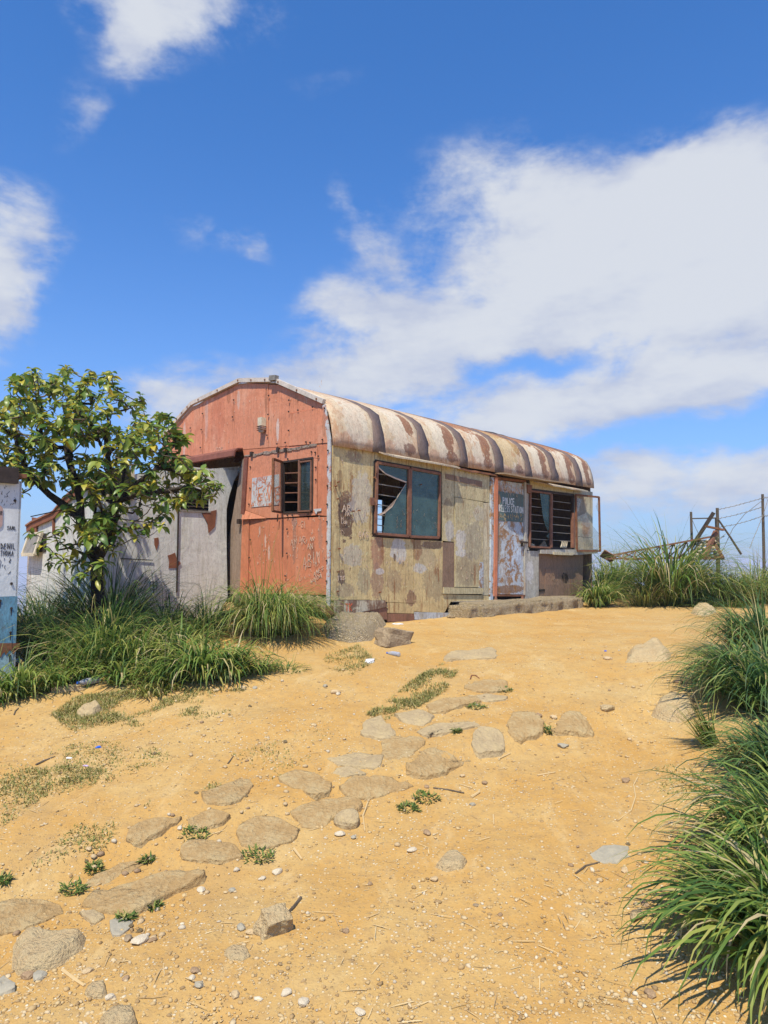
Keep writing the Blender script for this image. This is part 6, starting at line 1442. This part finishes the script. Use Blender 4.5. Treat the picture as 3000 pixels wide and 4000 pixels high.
# ================================================================== FALLEN LATTICE, STONE PIER, FENCE on the crest
YB = 14.8
lat = at(2560, 2150, YB)
lt = thing('fallen_lattice_mast', (lat[0], lat[1], gz(lat[0], lat[1])), 0, 'rusty lattice mast lying collapsed among the tussocks behind the hut', 'lattice mast')
lo = np.array([lat[0], lat[1], gz(lat[0], lat[1])])
z4 = lambda x, y, Y: at(2150 + x * .5124, 1850 + y * .5124, Y) - lo
def lbar(name, a, b, w, mat='rust_red'): return MB().bar(tuple(a), tuple(b), w).obj(name, M[mat], lt)
tL, tR = z4(470, 622, 14.6), z4(1245, 478, 13.5); fL_, fR_ = z4(420, 650, 14.2), z4(1110, 640, 14.1); bL_, bR_ = z4(560, 655, 15.0), z4(1180, 640, 14.4)
for a, b in ((tL, tR), (fL_, fR_), (bL_, bR_)): lbar('chord', a, b, .034)
nb = 8
for k in range(nb):
    t0, t1 = k / nb, (k + .5) / nb; lerp = lambda a, b, t: a + (b - a) * t
    lbar('brace', lerp(tL, tR, t0), lerp(fL_, fR_, t1), .02); lbar('brace', lerp(fL_, fR_, t1), lerp(tL, tR, t0 + 1 / nb), .02)
    lbar('brace', lerp(tL, tR, t0), lerp(bL_, bR_, t1), .02, 'rust')
lbar('end_frame', z4(1262, 440, 13.45), z4(1172, 640, 13.3), .07); lbar('end_frame', z4(1230, 495, 13.5), z4(1316, 642, 13.4), .055); lbar('end_frame', z4(1165, 642, 13.3), z4(1320, 645, 13.4), .06)
mb = MB(); a = z4(440, 630, 14.4); mb.box(tuple(a), (.14, .02, .09), Matrix.Rotation(.5, 3, 'Y') @ Matrix.Rotation(.6, 3, 'X')); mb.obj('footing_block', M['kick_rust'], lt)
o = MB().bar(tuple(at(2788, 2002, 13.6)), tuple(at(2700, 2140, 13.8)), .085, .07).obj('leaning_beam', M['dark_iron']); tag(o, 'black beam leaning steeply across the fallen lattice', 'beam')
o = MB().bar(tuple(at(2758, 2056, 13.3)), tuple(at(2826, 2070, 13.35)), .07, .035).obj('rusty_plank', M['rust']); tag(o, 'short rusty plank perched on top of the lattice end frame', 'plank')
# rubble pier
pc = at(2760, 2170, 13.75); pier = thing('stone_pier', (pc[0], pc[1], gz(pc[0], pc[1])), 0, 'leaning pier of stacked pale rubble stones behind the lattice end', 'stone pier'); r = random.Random(9)
po = np.array([pc[0], pc[1], gz(pc[0], pc[1])])
for row in range(6):
    y0 = 645 - row * 26; xl = 1085 + row * 8; xr = 1298 - row * 15
    x = xl
    while x < xr:
        w = r.uniform(30, 52); q = at(2150 + (x + w / 2) * .5124, 1850 + y0 * .5124, 13.75 + r.uniform(-.03, .03)) - po
        sc = .5124 * 13.75 / F
        rock_mesh(MB(), tuple(q), (w * .56 * sc, .15, 16 * sc), r.randrange(999), .14, None, 1).obj('rubble_stone', M['masonry'], pier); x += w
# fence
fp0 = at(2802, 2150, 14.8); fence = thing('wire_fence', (fp0[0], fp0[1], gz(fp0[0], fp0[1])), 0, 'barbed wire fence on weathered posts along the hill crest', 'fence'); fo = np.array([fp0[0], fp0[1], gz(fp0[0], fp0[1])])
def q4(x, y, Y): return at(2150 + x * .5124, 1850 + y * .5124, Y) - fo
def post(x0, y0, x1, y1, Y, w, name='post', mat='twig'):
    w *= .8
    a = q4(x0, y0, Y); b = q4(x1, y1, Y)
    if name == 'post': b = np.array([b[0], b[1], gz(b[0] + fo[0], b[1] + fo[1]) - fo[2] - .2])
    m_ = (a + b) / 2 + np.array([.008, 0, 0]); return MB().tube([tuple(a), tuple(m_), tuple(b)], [w * .45, w * .5, w * .55], 8).obj(name, M[mat], fence)
post(1072, 292, 1073, 600, 15.2, .075); post(1272, 262, 1272, 600, 14.8, .09); post(1617, 157, 1616, 630, 14.4, .075); post(1258, 340, 1258, 600, 14.9, .04)
post(1280, 350, 1455, 615, 14.5, .055, 'brace'); post(1072, 343, 1272, 338, 15.0, .035, 'rail')
def wire(pts, Y0, Y1, barbs=True):
    n = len(pts); W = [q4(x, y, Y0 + (Y1 - Y0) * i / (n - 1)) for i, (x, y) in enumerate(pts)]
    mb = MB(); mb.tube([tuple(p) for p in W], .006, 4)
    if barbs:
        for a, b in zip(W, W[1:]):
            for t in (.2, .5, .8):
                p = a + (b - a) * t; mb.bar(tuple(p + np.array([-.02, 0, -.025])), tuple(p + np.array([.02, 0, .025])), .006)
    mb.obj('barbed_wire', M['grey_iron'], fence)
wire([(1275, 275), (1390, 250), (1500, 220), (1615, 188)], 14.8, 14.4); wire([(1275, 345), (1400, 318), (1510, 288), (1615, 255)], 14.8, 14.4); wire([(1275, 410), (1400, 390), (1510, 360), (1615, 325)], 14.8, 14.4)
wire([(1617, 183), (1660, 184), (1760, 182)], 14.4, 14.0); wire([(1617, 325), (1660, 322), (1760, 330)], 14.4, 14.0); wire([(1615, 205), (1480, 310), (1390, 420), (1310, 590)], 14.3, 14.6, False)
wire([(1612, 335), (1580, 420), (1545, 500), (1520, 570)], 14.2, 13.9); wire([(1660, 190), (1630, 290), (1612, 335)], 14.2, 14.2, False); wire([(1275, 490), (1330, 478), (1290, 500), (1335, 460)], 14.6, 14.6, False)
wire([(1080, 350), (1110, 420), (1140, 480)], 15.0, 15.0, False)
# loose rubble on the right crest
RB = [(2440, 2300, .20, .15, 'upright tan boulder beside the leaning hut-corner tussock'), (2412, 2310, .15, .10, 'sloping sandy rock next to the hut-corner tussock'), (2470, 2325, .10, .07, 'small rock at the foot of the upright tan boulder'), (2490, 2305, .17, .12, 'rounded rock half hidden left of the big pale tussock'),
      (2930, 2290, .34, .11, 'long pale rock among the crest grass at the right'), (2985, 2300, .26, .13, 'pale rock at the right photo edge on the crest'), (2910, 2345, .20, .08, 'flat pale rock at the sand edge below the long one'), (2975, 2335, .28, .10, 'broad pale rock above the tall right-hand grass'),
      (2850, 2362, .14, .04, 'thin flat stone on the sand below the crest weeds'), (2400, 2370, .13, .035, 'thin brown stone flat on the sand near the purple wrapper'), (2560, 2348, .12, .05, 'low sandy rock behind the purple wrapper'), (2660, 2345, .22, .07, 'low brown bank of rock right of the purple wrapper')]
for i, (px, py, w, h, lb) in enumerate(RB): boulder(px, py, w, h, 'bedrock' if i not in (9,) else 'brown_stone', 400 + i, lb, 'rock')

# ================================================================== LOOSE STONES, LITTER, TWIGS
z5 = lambda x, y: (2400 + x * .7684, 2300 + y * .7684)
NAMED = [ # px, py, half width m, mat, label
 (*z5(322, 480), .045, 'brown_stone', 'dark triangular stone before the layered rock edge'), (*z5(60, 985), .034, 'brown_stone', 'dark rounded stone left of the thin dry root'), (*z5(380, 975), .03, 'tan_stone', 'pinkish stone near the thin yellow clump'),
 (*z5(80, 770), .028, 'tan_stone', 'pale stone pair left of the flattened sheaf'), (*z5(55, 1440), .024, 'tan_stone', 'tan stone below the flat blue-grey stone'), (*z5(160, 1612), .026, 'brown_stone', 'dark stone near the nearest right-hand blades'),
 (*z5(185, 2075), .030, 'brown_stone', 'stone under the tip of the longest hanging blade'), (*z5(120, 1680), .05, 'bedrock', 'pale half-buried stone left of the nearest clump'),
 (1200 + 1280 * .7836, 2400 + 665 * .7836, .05, 'slab_grey', 'pale angular stone in front of the raised end stone'), (1200 + 1150 * .7836, 2400 + 515 * .7836, .05, 'brown_stone', 'dark wedge stone above the two end stones'),
 (1200 + 1230 * .7836, 2400 + 520 * .7836, .04, 'tan_stone', 'small stone touching the raised end stone'), (1200 + 1500 * .7836, 2400 + 480 * .7836, .07, 'bedrock', 'pale crumbly stone right of the path end'),
 (1200 + 885 * .7836, 2400 + 845 * .7836, .026, 'brown_stone', 'brown stone on the orange sand below the dusty round stone'), (1200 + 825 * .7836, 2400 + 955 * .7836, .026, 'slab_grey', 'grey-blue pebble in the open sand'),
 (1200 + 775 * .7836, 2400 + 810 * .7836, .026, 'tan_stone', 'round pinkish pebble under the front edge of the large slab'), (1200 + 595 * .7836, 2400 + 865 * .7836, .024, 'brown_stone', 'reddish chip beside the broad slab'),
 (1200 + 1500 * .7836, 2400 + 225 * .7836, .05, 'tan_stone', 'flat tan stone left of the conglomerate hump'), (1200 + 1590 * .7836, 2400 + 830 * .7836, .026, 'brown_stone', 'brown cube-like stone by the dry root'),
 (1200 + 165 * .7836, 2400 + 1105 * .7836, .034, 'white_stone', 'long white stone below the round boulder'), (1200 + 230 * .7836, 2400 + 1118 * .7836, .024, 'slab_grey', 'grey-white stone right of the long white one'),
 (1300 + 395 * .7836, 2900 + 545 * .7836, .032, 'white_stone', 'white speckled block in the open foreground'), (1300 + 470 * .7836, 2900 + 458 * .7836, .032, 'brown_stone', 'thin brown chip behind the white speckled block'),
 (1300 + 508 * .7836, 2900 + 692 * .7836, .026, 'tan_stone', 'tan stone below the low pale rock'), (1300 + 775 * .7836, 2900 + 632 * .7836, .014, 'white_stone', 'little white stone right of the low pale rock'),
 (1300 + 1222 * .7836, 2900 + 525 * .7836, .016, 'brown_stone', 'reddish pebble above the flat blue-grey stone'), (1300 + 1460 * .7836, 2900 + 640 * .7836, .02, 'tan_stone', 'round pebble just below the flat blue-grey stone'),
 (1300 + 65 * .7836, 2900 + 950 * .7836, .02, 'brown_stone', 'brown angular pebble in the lower middle foreground'), (1300 + 560 * .7836, 2900 + 1095 * .7836, .02, 'tan_stone', 'tan angular pebble in the lower middle foreground'),
 (1300 + 835 * .7836, 2900 + 865 * .7836, .016, 'brown_stone', 'small dark chip in the centre of the foreground'), (1300 + 715 * .7836, 2900 + 820 * .7836, .018, 'boulder', 'olive pebble in the centre of the foreground'),
 (1300 + 135 * .7836, 2900 + 1355 * .7836, .022, 'white_stone', 'white and black speckled stone near the bottom edge'), (1300 + 1430 * .7836, 2900 + 570 * .7836, .009, 'white_stone', 'white chip lying on the flat blue-grey stone'),
 (895 * .7836, 2900 + 435 * .7836, .026, 'white_stone', 'cream stone against the undercut front of the tapering stone'), (440 * .7836, 2900 + 538 * .7836, .026, 'tan_stone', 'tan stone above the long narrow stone'),
 (1305 * .7836, 2900 + 688 * .7836, .026, 'white_stone', 'white stone right of the biggest slab'), (1380 * .7836, 2900 + 655 * .7836, .032, 'white_stone', 'elongated white stone uphill of the white one'),
 (1155 * .7836, 2900 + 745 * .7836, .022, 'slab_grey', 'grey stone by a straw stalk right of the biggest slab'), (1000 * .7836, 2900 + 745 * .7836, .03, 'white_stone', 'crumbled white stone at the ragged edge of the biggest slab'),
 (1200 * .7836, 2900 + 935 * .7836, .03, 'slab_grey', 'bluish stone left of the standing pale stone'), (1250 * .7836, 2900 + 955 * .7836, .026, 'tan_stone', 'tan stone touching the standing pale stone'),
 (690 * .7836, 2900 + 1005 * .7836, .045, 'white_stone', 'long white stone in front of the biggest slab'), (635 * .7836, 2900 + 990 * .7836, .028, 'boulder', 'brown stone left of the long white one before the biggest slab'),
 (755 * .7836, 2900 + 995 * .7836, .022, 'brown_stone', 'reddish pebble right of the long white stone before the biggest slab'), (970 * .7836, 2900 + 1150 * .7836, .026, 'brown_stone', 'brown stone of a pair in the lower left foreground'),
 (955 * .7836, 2900 + 1182 * .7836, .018, 'white_stone', 'white stone of a pair in the lower left foreground'), (990 * .7836, 2900 + 1220 * .7836, .024, 'slab_grey', 'grey-brown stone under the white and brown pair'),
 (1170 * .7836, 2900 + 1270 * .7836, .026, 'tan_stone', 'orange-tan stone in the lower left foreground'), (130 * .7836, 2900 + 1180 * .7836, .036, 'brown_stone', 'brown stone with straw below the broad pale outcrop'),
 (190 * .7836, 2900 + 1180 * .7836, .036, 'slab_grey', 'grey flaky stone right of the brown one below the outcrop'), (435 * .7836, 2900 + 1152 * .7836, .026, 'tan_stone', 'tan stone right of the broad pale outcrop'),
 (625 * .7836, 2900 + 1185 * .7836, .018, 'brown_stone', 'flat brown stone in the sandy lower left'), (545 * .7836, 2900 + 1280 * .7836, .022, 'white_stone', 'white stone on the small pale rock'),
 (1425 * .7836, 2900 + 1265 * .7836, .032, 'white_stone', 'crumbly white stone low in the foreground, left one'), (1510 * .7836, 2900 + 1315 * .7836, .034, 'white_stone', 'crumbly white stone low in the foreground, right one'),
 (1270, 2685, .04, 'slab_grey', 'grey stone at the sandy end of the left grass bank'), (1310, 2900 - 190, .05, 'tan_stone', 'pale flat pebble in the sand left of the turf strip'), (1320, 2715, .035, 'white_stone', 'whitish lump in the sand left of the turf strip'),
 (845, 2700, .035, 'tan_stone', 'orange stone at the front of the left grass bank'), (995, 2690, .03, 'slab_grey', 'dark grey stone right of the left grass bank'), (950, 2690, .04, 'tan_stone', 'tan stone beside the dark grey one at the bank end'),
]
for i, (px, py, w, mat, lb) in enumerate(NAMED):
    g = at_ground(px, py); r = random.Random(900 + i)
    smooth_rock('stone', mat, (g[0], g[1] + w * .3, g[2] + w * .22), (w * r.uniform(.75, 1.05), w * r.uniform(.55, .8), w * r.uniform(.34, .52)), 500 + i, lb, 'stone', Matrix.Rotation(r.uniform(0, 3), 3, 'Z'), sub=2, lump=.18)
g = at_ground(250, 2705); o = block('long_stone', 'bedrock', (g[0], g[1] + .06, g[2] + .02), (.13, .055, .03), Matrix.Rotation(.25, 3, 'Z') @ Matrix.Rotation(-.06, 3, 'Y'), 5.5, 'long pale stone in front of the grass by the cabin', 'stone', .15)
smooth_rock('stone', 'bedrock', (*at_ground(900, 2800)[:2], gz(*at_ground(900, 2800)[:2]) + .0), (.02, .02, .01), 777, 'low pale chip on the worn turf', 'stone')
lump_field('rock_outcrop', 'slab_tan', [(280, 2795), (330, 2765), (390, 2745), (410, 2775), (370, 2800), (310, 2808)], .045, 89, 'low dusty rock in the worn turf under the left bank', 'rock', 30, .03)
# pebbles: 220 singly, gravel as one mass
def frame_pts(n, y0, y1, pw):
    out_x, out_y = [], []
    u = rng.uniform(0, 1, n); Yv = (y0 ** (1 - pw) + u * (y1 ** (1 - pw) - y0 ** (1 - pw))) ** (1 / (1 - pw)); X = rng.uniform(-.62, .50, n) * Yv
    return X, Yv
ICO_T = (1 + 5 ** .5) / 2
ICO_V = np.array([(-1, ICO_T, 0), (1, ICO_T, 0), (-1, -ICO_T, 0), (1, -ICO_T, 0), (0, -1, ICO_T), (0, 1, ICO_T), (0, -1, -ICO_T), (0, 1, -ICO_T), (ICO_T, 0, -1), (ICO_T, 0, 1), (-ICO_T, 0, -1), (-ICO_T, 0, 1)]) / 1.9
ICO_F = np.array([(0, 11, 5), (0, 5, 1), (0, 1, 7), (0, 7, 10), (0, 10, 11), (1, 5, 9), (5, 11, 4), (11, 10, 2), (10, 7, 6), (7, 1, 8), (3, 9, 4), (3, 4, 2), (3, 2, 6), (3, 6, 8), (3, 8, 9), (4, 9, 5), (2, 4, 11), (6, 2, 10), (8, 6, 7), (9, 8, 1)])
PM = []
for k in range(6):
    V = ICO_V * rng.uniform(.72, 1.12, (12, 1)) * np.array([1.1, .85, .62]); PM.append(np_mesh('pebble', V, ICO_F)); PM[-1].materials.append(M[('tan_stone', 'tan_stone', 'brown_stone', 'white_stone', 'tan_stone', 'bedrock')[k]])
X, Yv = frame_pts(900, 1.9, 7.5, 1.6)
dn = fbm(X, Yv, .9, 3, 55) + rng.uniform(-.2, .2, len(X)); sel = np.argsort(-dn)[:170]
PL = {0: 'tan pebble lying loose on the sandy path', 2: 'brown pebble lying loose on the sandy path', 3: 'white pebble lying loose on the sandy path', 5: 'pale speckled pebble lying loose on the sandy path'}
for j, i in enumerate(sel):
    k = j % 6; s = float(rng.uniform(.009, .020)); o = bpy.data.objects.new('pebble', PM[k]); COL.objects.link(o)
    o.location = (X[i], Yv[i], gz(X[i], Yv[i]) + s * .25); o.scale = (s, s, s); o.rotation_euler = (0, 0, rng.uniform(0, 6.28))
    tag(o, PL[{1: 0, 4: 0}.get(k, k)], 'pebble', {0: 'tan pebbles', 2: 'brown pebbles', 3: 'white pebbles', 5: 'pale pebbles'}[{1: 0, 4: 0}.get(k, k)])
n = 46000
X, Yv = frame_pts(n, 1.6, 13, 1.75)
keep = (fbm(X, Yv, .8, 4, 91) + rng.uniform(-.5, .5, n)) > -.18; X, Yv = X[keep], Yv[keep]; n = len(X)
sz = .0026 + .0075 * rng.power(.5, n) ** 2.0 + .006 * (rng.uniform(0, 1, n) > .95)
ang_ = rng.uniform(0, 6.28, n); sh = rng.uniform(.6, 1.25, (n, 12)); sc = np.stack([sz * rng.uniform(.8, 1.5, n), sz * rng.uniform(.7, 1.1, n), sz * rng.uniform(.45, .8, n)], 1)
V = ICO_V[None] * sh[:, :, None] * sc[:, None, :]; ca_, sa_ = np.cos(ang_)[:, None], np.sin(ang_)[:, None]
V = np.stack([V[..., 0] * ca_ - V[..., 1] * sa_ + X[:, None], V[..., 0] * sa_ + V[..., 1] * ca_ + Yv[:, None], V[..., 2] + (ground_z(X, Yv) + sz * .15)[:, None]], 2)
Q = (ICO_F[None] + (np.arange(n) * 12)[:, None, None]).reshape(-1, 3)
tag(link('gravel', np_mesh('gravel', V.reshape(-1, 3), Q), M['gravel']), 'fine loose gravel over the sandy path', 'gravel', None, 'stuff')
# dry straw litter
n = 480; X, Yv = frame_pts(n, 1.8, 11, 1.5); V, Q = blades(X, Yv, ground_z(X, Yv) + .004, rng.uniform(0, 6.28, n), rng.uniform(.02, .10, n), rng.uniform(.002, .004, n), np.full(n, 1.5), rng.normal(0, .12, n), 3)
V[:, 2] = np.maximum(V[:, 2], ground_z(V[:, 0], V[:, 1]) + .002); tag(link('straw', np_mesh('straw', V, Q), M['straw']), 'bits of dry straw strewn over the sand', 'straw', None, 'stuff')
# twigs and roots
TWG = [([(2400 + 120 * .768, 2300 + 960 * .768), (2400 + 98 * .768, 2300 + 1000 * .768), (2400 + 108 * .768, 2300 + 1060 * .768), (2400 + 85 * .768, 2300 + 1130 * .768), (2400 + 20 * .768, 2300 + 1180 * .768)], .004, 'thin curving dry root on the right of the path', 'straw'),
       ([(1500 * .7836, 2900 + 780 * .7836), (1465 * .7836, 2900 + 825 * .7836), (1428 * .7836, 2900 + 862 * .7836)], .007, 'straight brown stick in the left foreground', 'twig'),
       ([(1300 + 500 * .7836, 2900 + 230 * .7836), (1300 + 580 * .7836, 2900 + 240 * .7836), (1300 + 655 * .7836, 2900 + 255 * .7836)], .005, 'brown stick right of the broad slab', 'twig'),
       ([(1300 + 690 * .7836, 2900 + 280 * .7836), (1300 + 732 * .7836, 2900 + 252 * .7836)], .009, 'short thick straw stalk beside the brown stick', 'straw'),
       ([(1300 + 1020 * .7836, 2900 + 168 * .7836), (1300 + 1110 * .7836, 2900 + 152 * .7836)], .006, 'straw stalk on the orange sand', 'straw'),
       ([(1300 + 825 * .7836, 2900 + 85 * .7836), (1300 + 885 * .7836, 2900 + 58 * .7836)], .006, 'straw stalk at the dusty round stone', 'straw'),
       ([(1300 + 800 * .7836, 2900 + 365 * .7836), (1300 + 803 * .7836, 2900 + 412 * .7836)], .005, 'upright straw stalk in the open sand', 'straw'),
       ([(310 * .7836, 2900 + 1140 * .7836), (370 * .7836, 2900 + 1185 * .7836), (420 * .7836, 2900 + 1220 * .7836)], .006, 'bent straw stalk right of the broad pale outcrop', 'straw'),
       ([(1465 * .7836, 2900 + 535 * .7836), (1505 * .7836, 2900 + 588 * .7836)], .007, 'straw stalk below the large rounded slab', 'straw'),
       ([(1300 + 175 * .7836, 2900 + 300 * .7836), (1300 + 150 * .7836, 2900 + 370 * .7836), (1300 + 160 * .7836, 2900 + 445 * .7836)], .005, 'pale stalk hanging over the round boulder', 'straw'),
       ([(1300 + 1210 * .7836, 2900 + 658 * .7836), (1300 + 1260 * .7836, 2900 + 620 * .7836), (1300 + 1330 * .7836, 2900 + 602 * .7836)], .005, 'brown root running to the flat blue-grey stone', 'twig'),
       ([(140, 2990), (170, 2975), (215, 2958)], .006, 'dark stick in the turf at the left', 'twig'), ([(55, 2795), (60, 2780), (72, 2768)], .006, 'dark twig stump near the cabin', 'twig'),
       ([(1837, 2655), (1842, 2640), (1858, 2640), (1872, 2652)], .006, 'hooked brown wire above the turf strip', 'rust'), ([(890, 2985), (912, 2955)], .005, 'short brown stalk in the left sand', 'twig'),
       ([(1845, 3080), (1700 + 95, 3065)], .004, 'thin straw beside the reddish chip', 'straw')]
for pts, rd, lb, mat in TWG:
    W = [at_ground(x, y) + np.array([0, 0, rd * .8]) for x, y in pts]; c0 = W[0]
    o = MB().tube([tuple(w - c0) for w in W], [rd] * (len(W) - 1) + [rd * .7], 6).obj('twig', M[mat]); o.location = c0; tag(o, lb, 'twig')
# litter
def bottle(px, py, yaw, s, lab, cap, label, body='plastic_clear', z=.0):
    g = at_ground(px, py); t = thing('plastic_bottle', (g[0], g[1], g[2] + .034 * s), yaw, label, 'bottle'); Mx = Matrix.Rotation(math.pi / 2, 4, 'Y') @ Matrix.Scale(s, 4)
    MB().lathe([(.026, 0), (.032, .01), (.031, .05), (.033, .06), (.031, .10), (.033, .11), (.031, .15), (.022, .185), (.012, .20), (.012, .215)], 14, Mx).obj('bottle_body', M[body], t, True)
    MB().lathe([(.0325, .055), (.0338, .06), (.0338, .115), (.0325, .12)], 14, Mx).obj('label_band', M[lab], t, True); MB().lathe([(.0135, .212), (.0135, .232)], 10, Mx).obj('bottle_cap', M[cap], t)
bottle(1560, 2566, 2.4, .75, 'plastic_clear', 'plastic_blue', 'clear bottle with a blue cap lying on the sand before the squared rock')
bottle(385, 2668, -2.2, .9, 'plastic_clear', 'plastic_blue', 'blue-capped bottle lying at the foot of the left grass bank')
bottle(838, 2575, .8, .8, 'plastic_clear', 'plastic_clear', 'crumpled clear bottle caught in the spiky grass clump')
def crumple(name, px, py, h, mat, seed, label, cat='litter', lift=.4):
    g = at_ground(px, py); o = rock_mesh(MB(), (0, 0, 0), h, seed, .5, None, 3).obj(name, M[mat]); o.location = (g[0], g[1] + h[1] * .4, g[2] + h[2] * lift); return tag(o, label, cat)
crumple('plastic_bag', 1443, 2590, (.052, .04, .035), 'plastic_white', 31, 'crumpled white bag on the sand below the rock outcrop', 'bag')
crumple('plastic_bag', 1555, 2440, (.085, .03, .016), 'plastic_white', 32, 'flat white plastic scrap at the foot of the hut wall', 'litter')
crumple('paper_wrapper', 2541, 2350, (.075, .045, .065), 'plastic_purple', 33, 'crumpled purple and white wrapper before the far tussocks', 'wrapper')
crumple('plastic_scrap', 384, 2922, (.022, .014, .010), 'plastic_blue', 34, 'bright blue plastic scrap in the left sand', 'litter')
crumple('plastic_scrap', 335, 2994, (.02, .012, .006), 'plastic_purple', 35, 'dull blue scrap below the bright blue one', 'litter')
crumple('plastic_scrap', 268, 2964, (.024, .012, .007), 'plastic_white', 36, 'white scrap in the turf at the left', 'litter')
crumple('plastic_bag', 62, 2600, (.07, .06, .035), 'plastic_white', 37, 'whitish bag in the grass beside the cabin', 'bag', 1.)
crumple('plastic_bag', 2842, 2290, (.06, .05, .05), 'plastic_purple', 38, 'bluish bag caught in the tussock below the stone pier', 'bag', 2.5)
crumple('plastic_scrap', 2365, 2545, (.016, .012, .010), 'plastic_blue', 39, 'pale blue bit left of the conglomerate hump', 'litter')
W = [at_ground(x, y) + np.array([0, 0, .022]) for x, y in ((2203, 2376), (2225, 2368), (2255, 2362), (2278, 2361))]
o = MB().tube([tuple(w - W[0]) for w in W], .022, 8).obj('plastic_pipe', M['cream']); o.location = W[0]; tag(o, 'curved length of cream pipe on the sand by the doorstep', 'pipe')
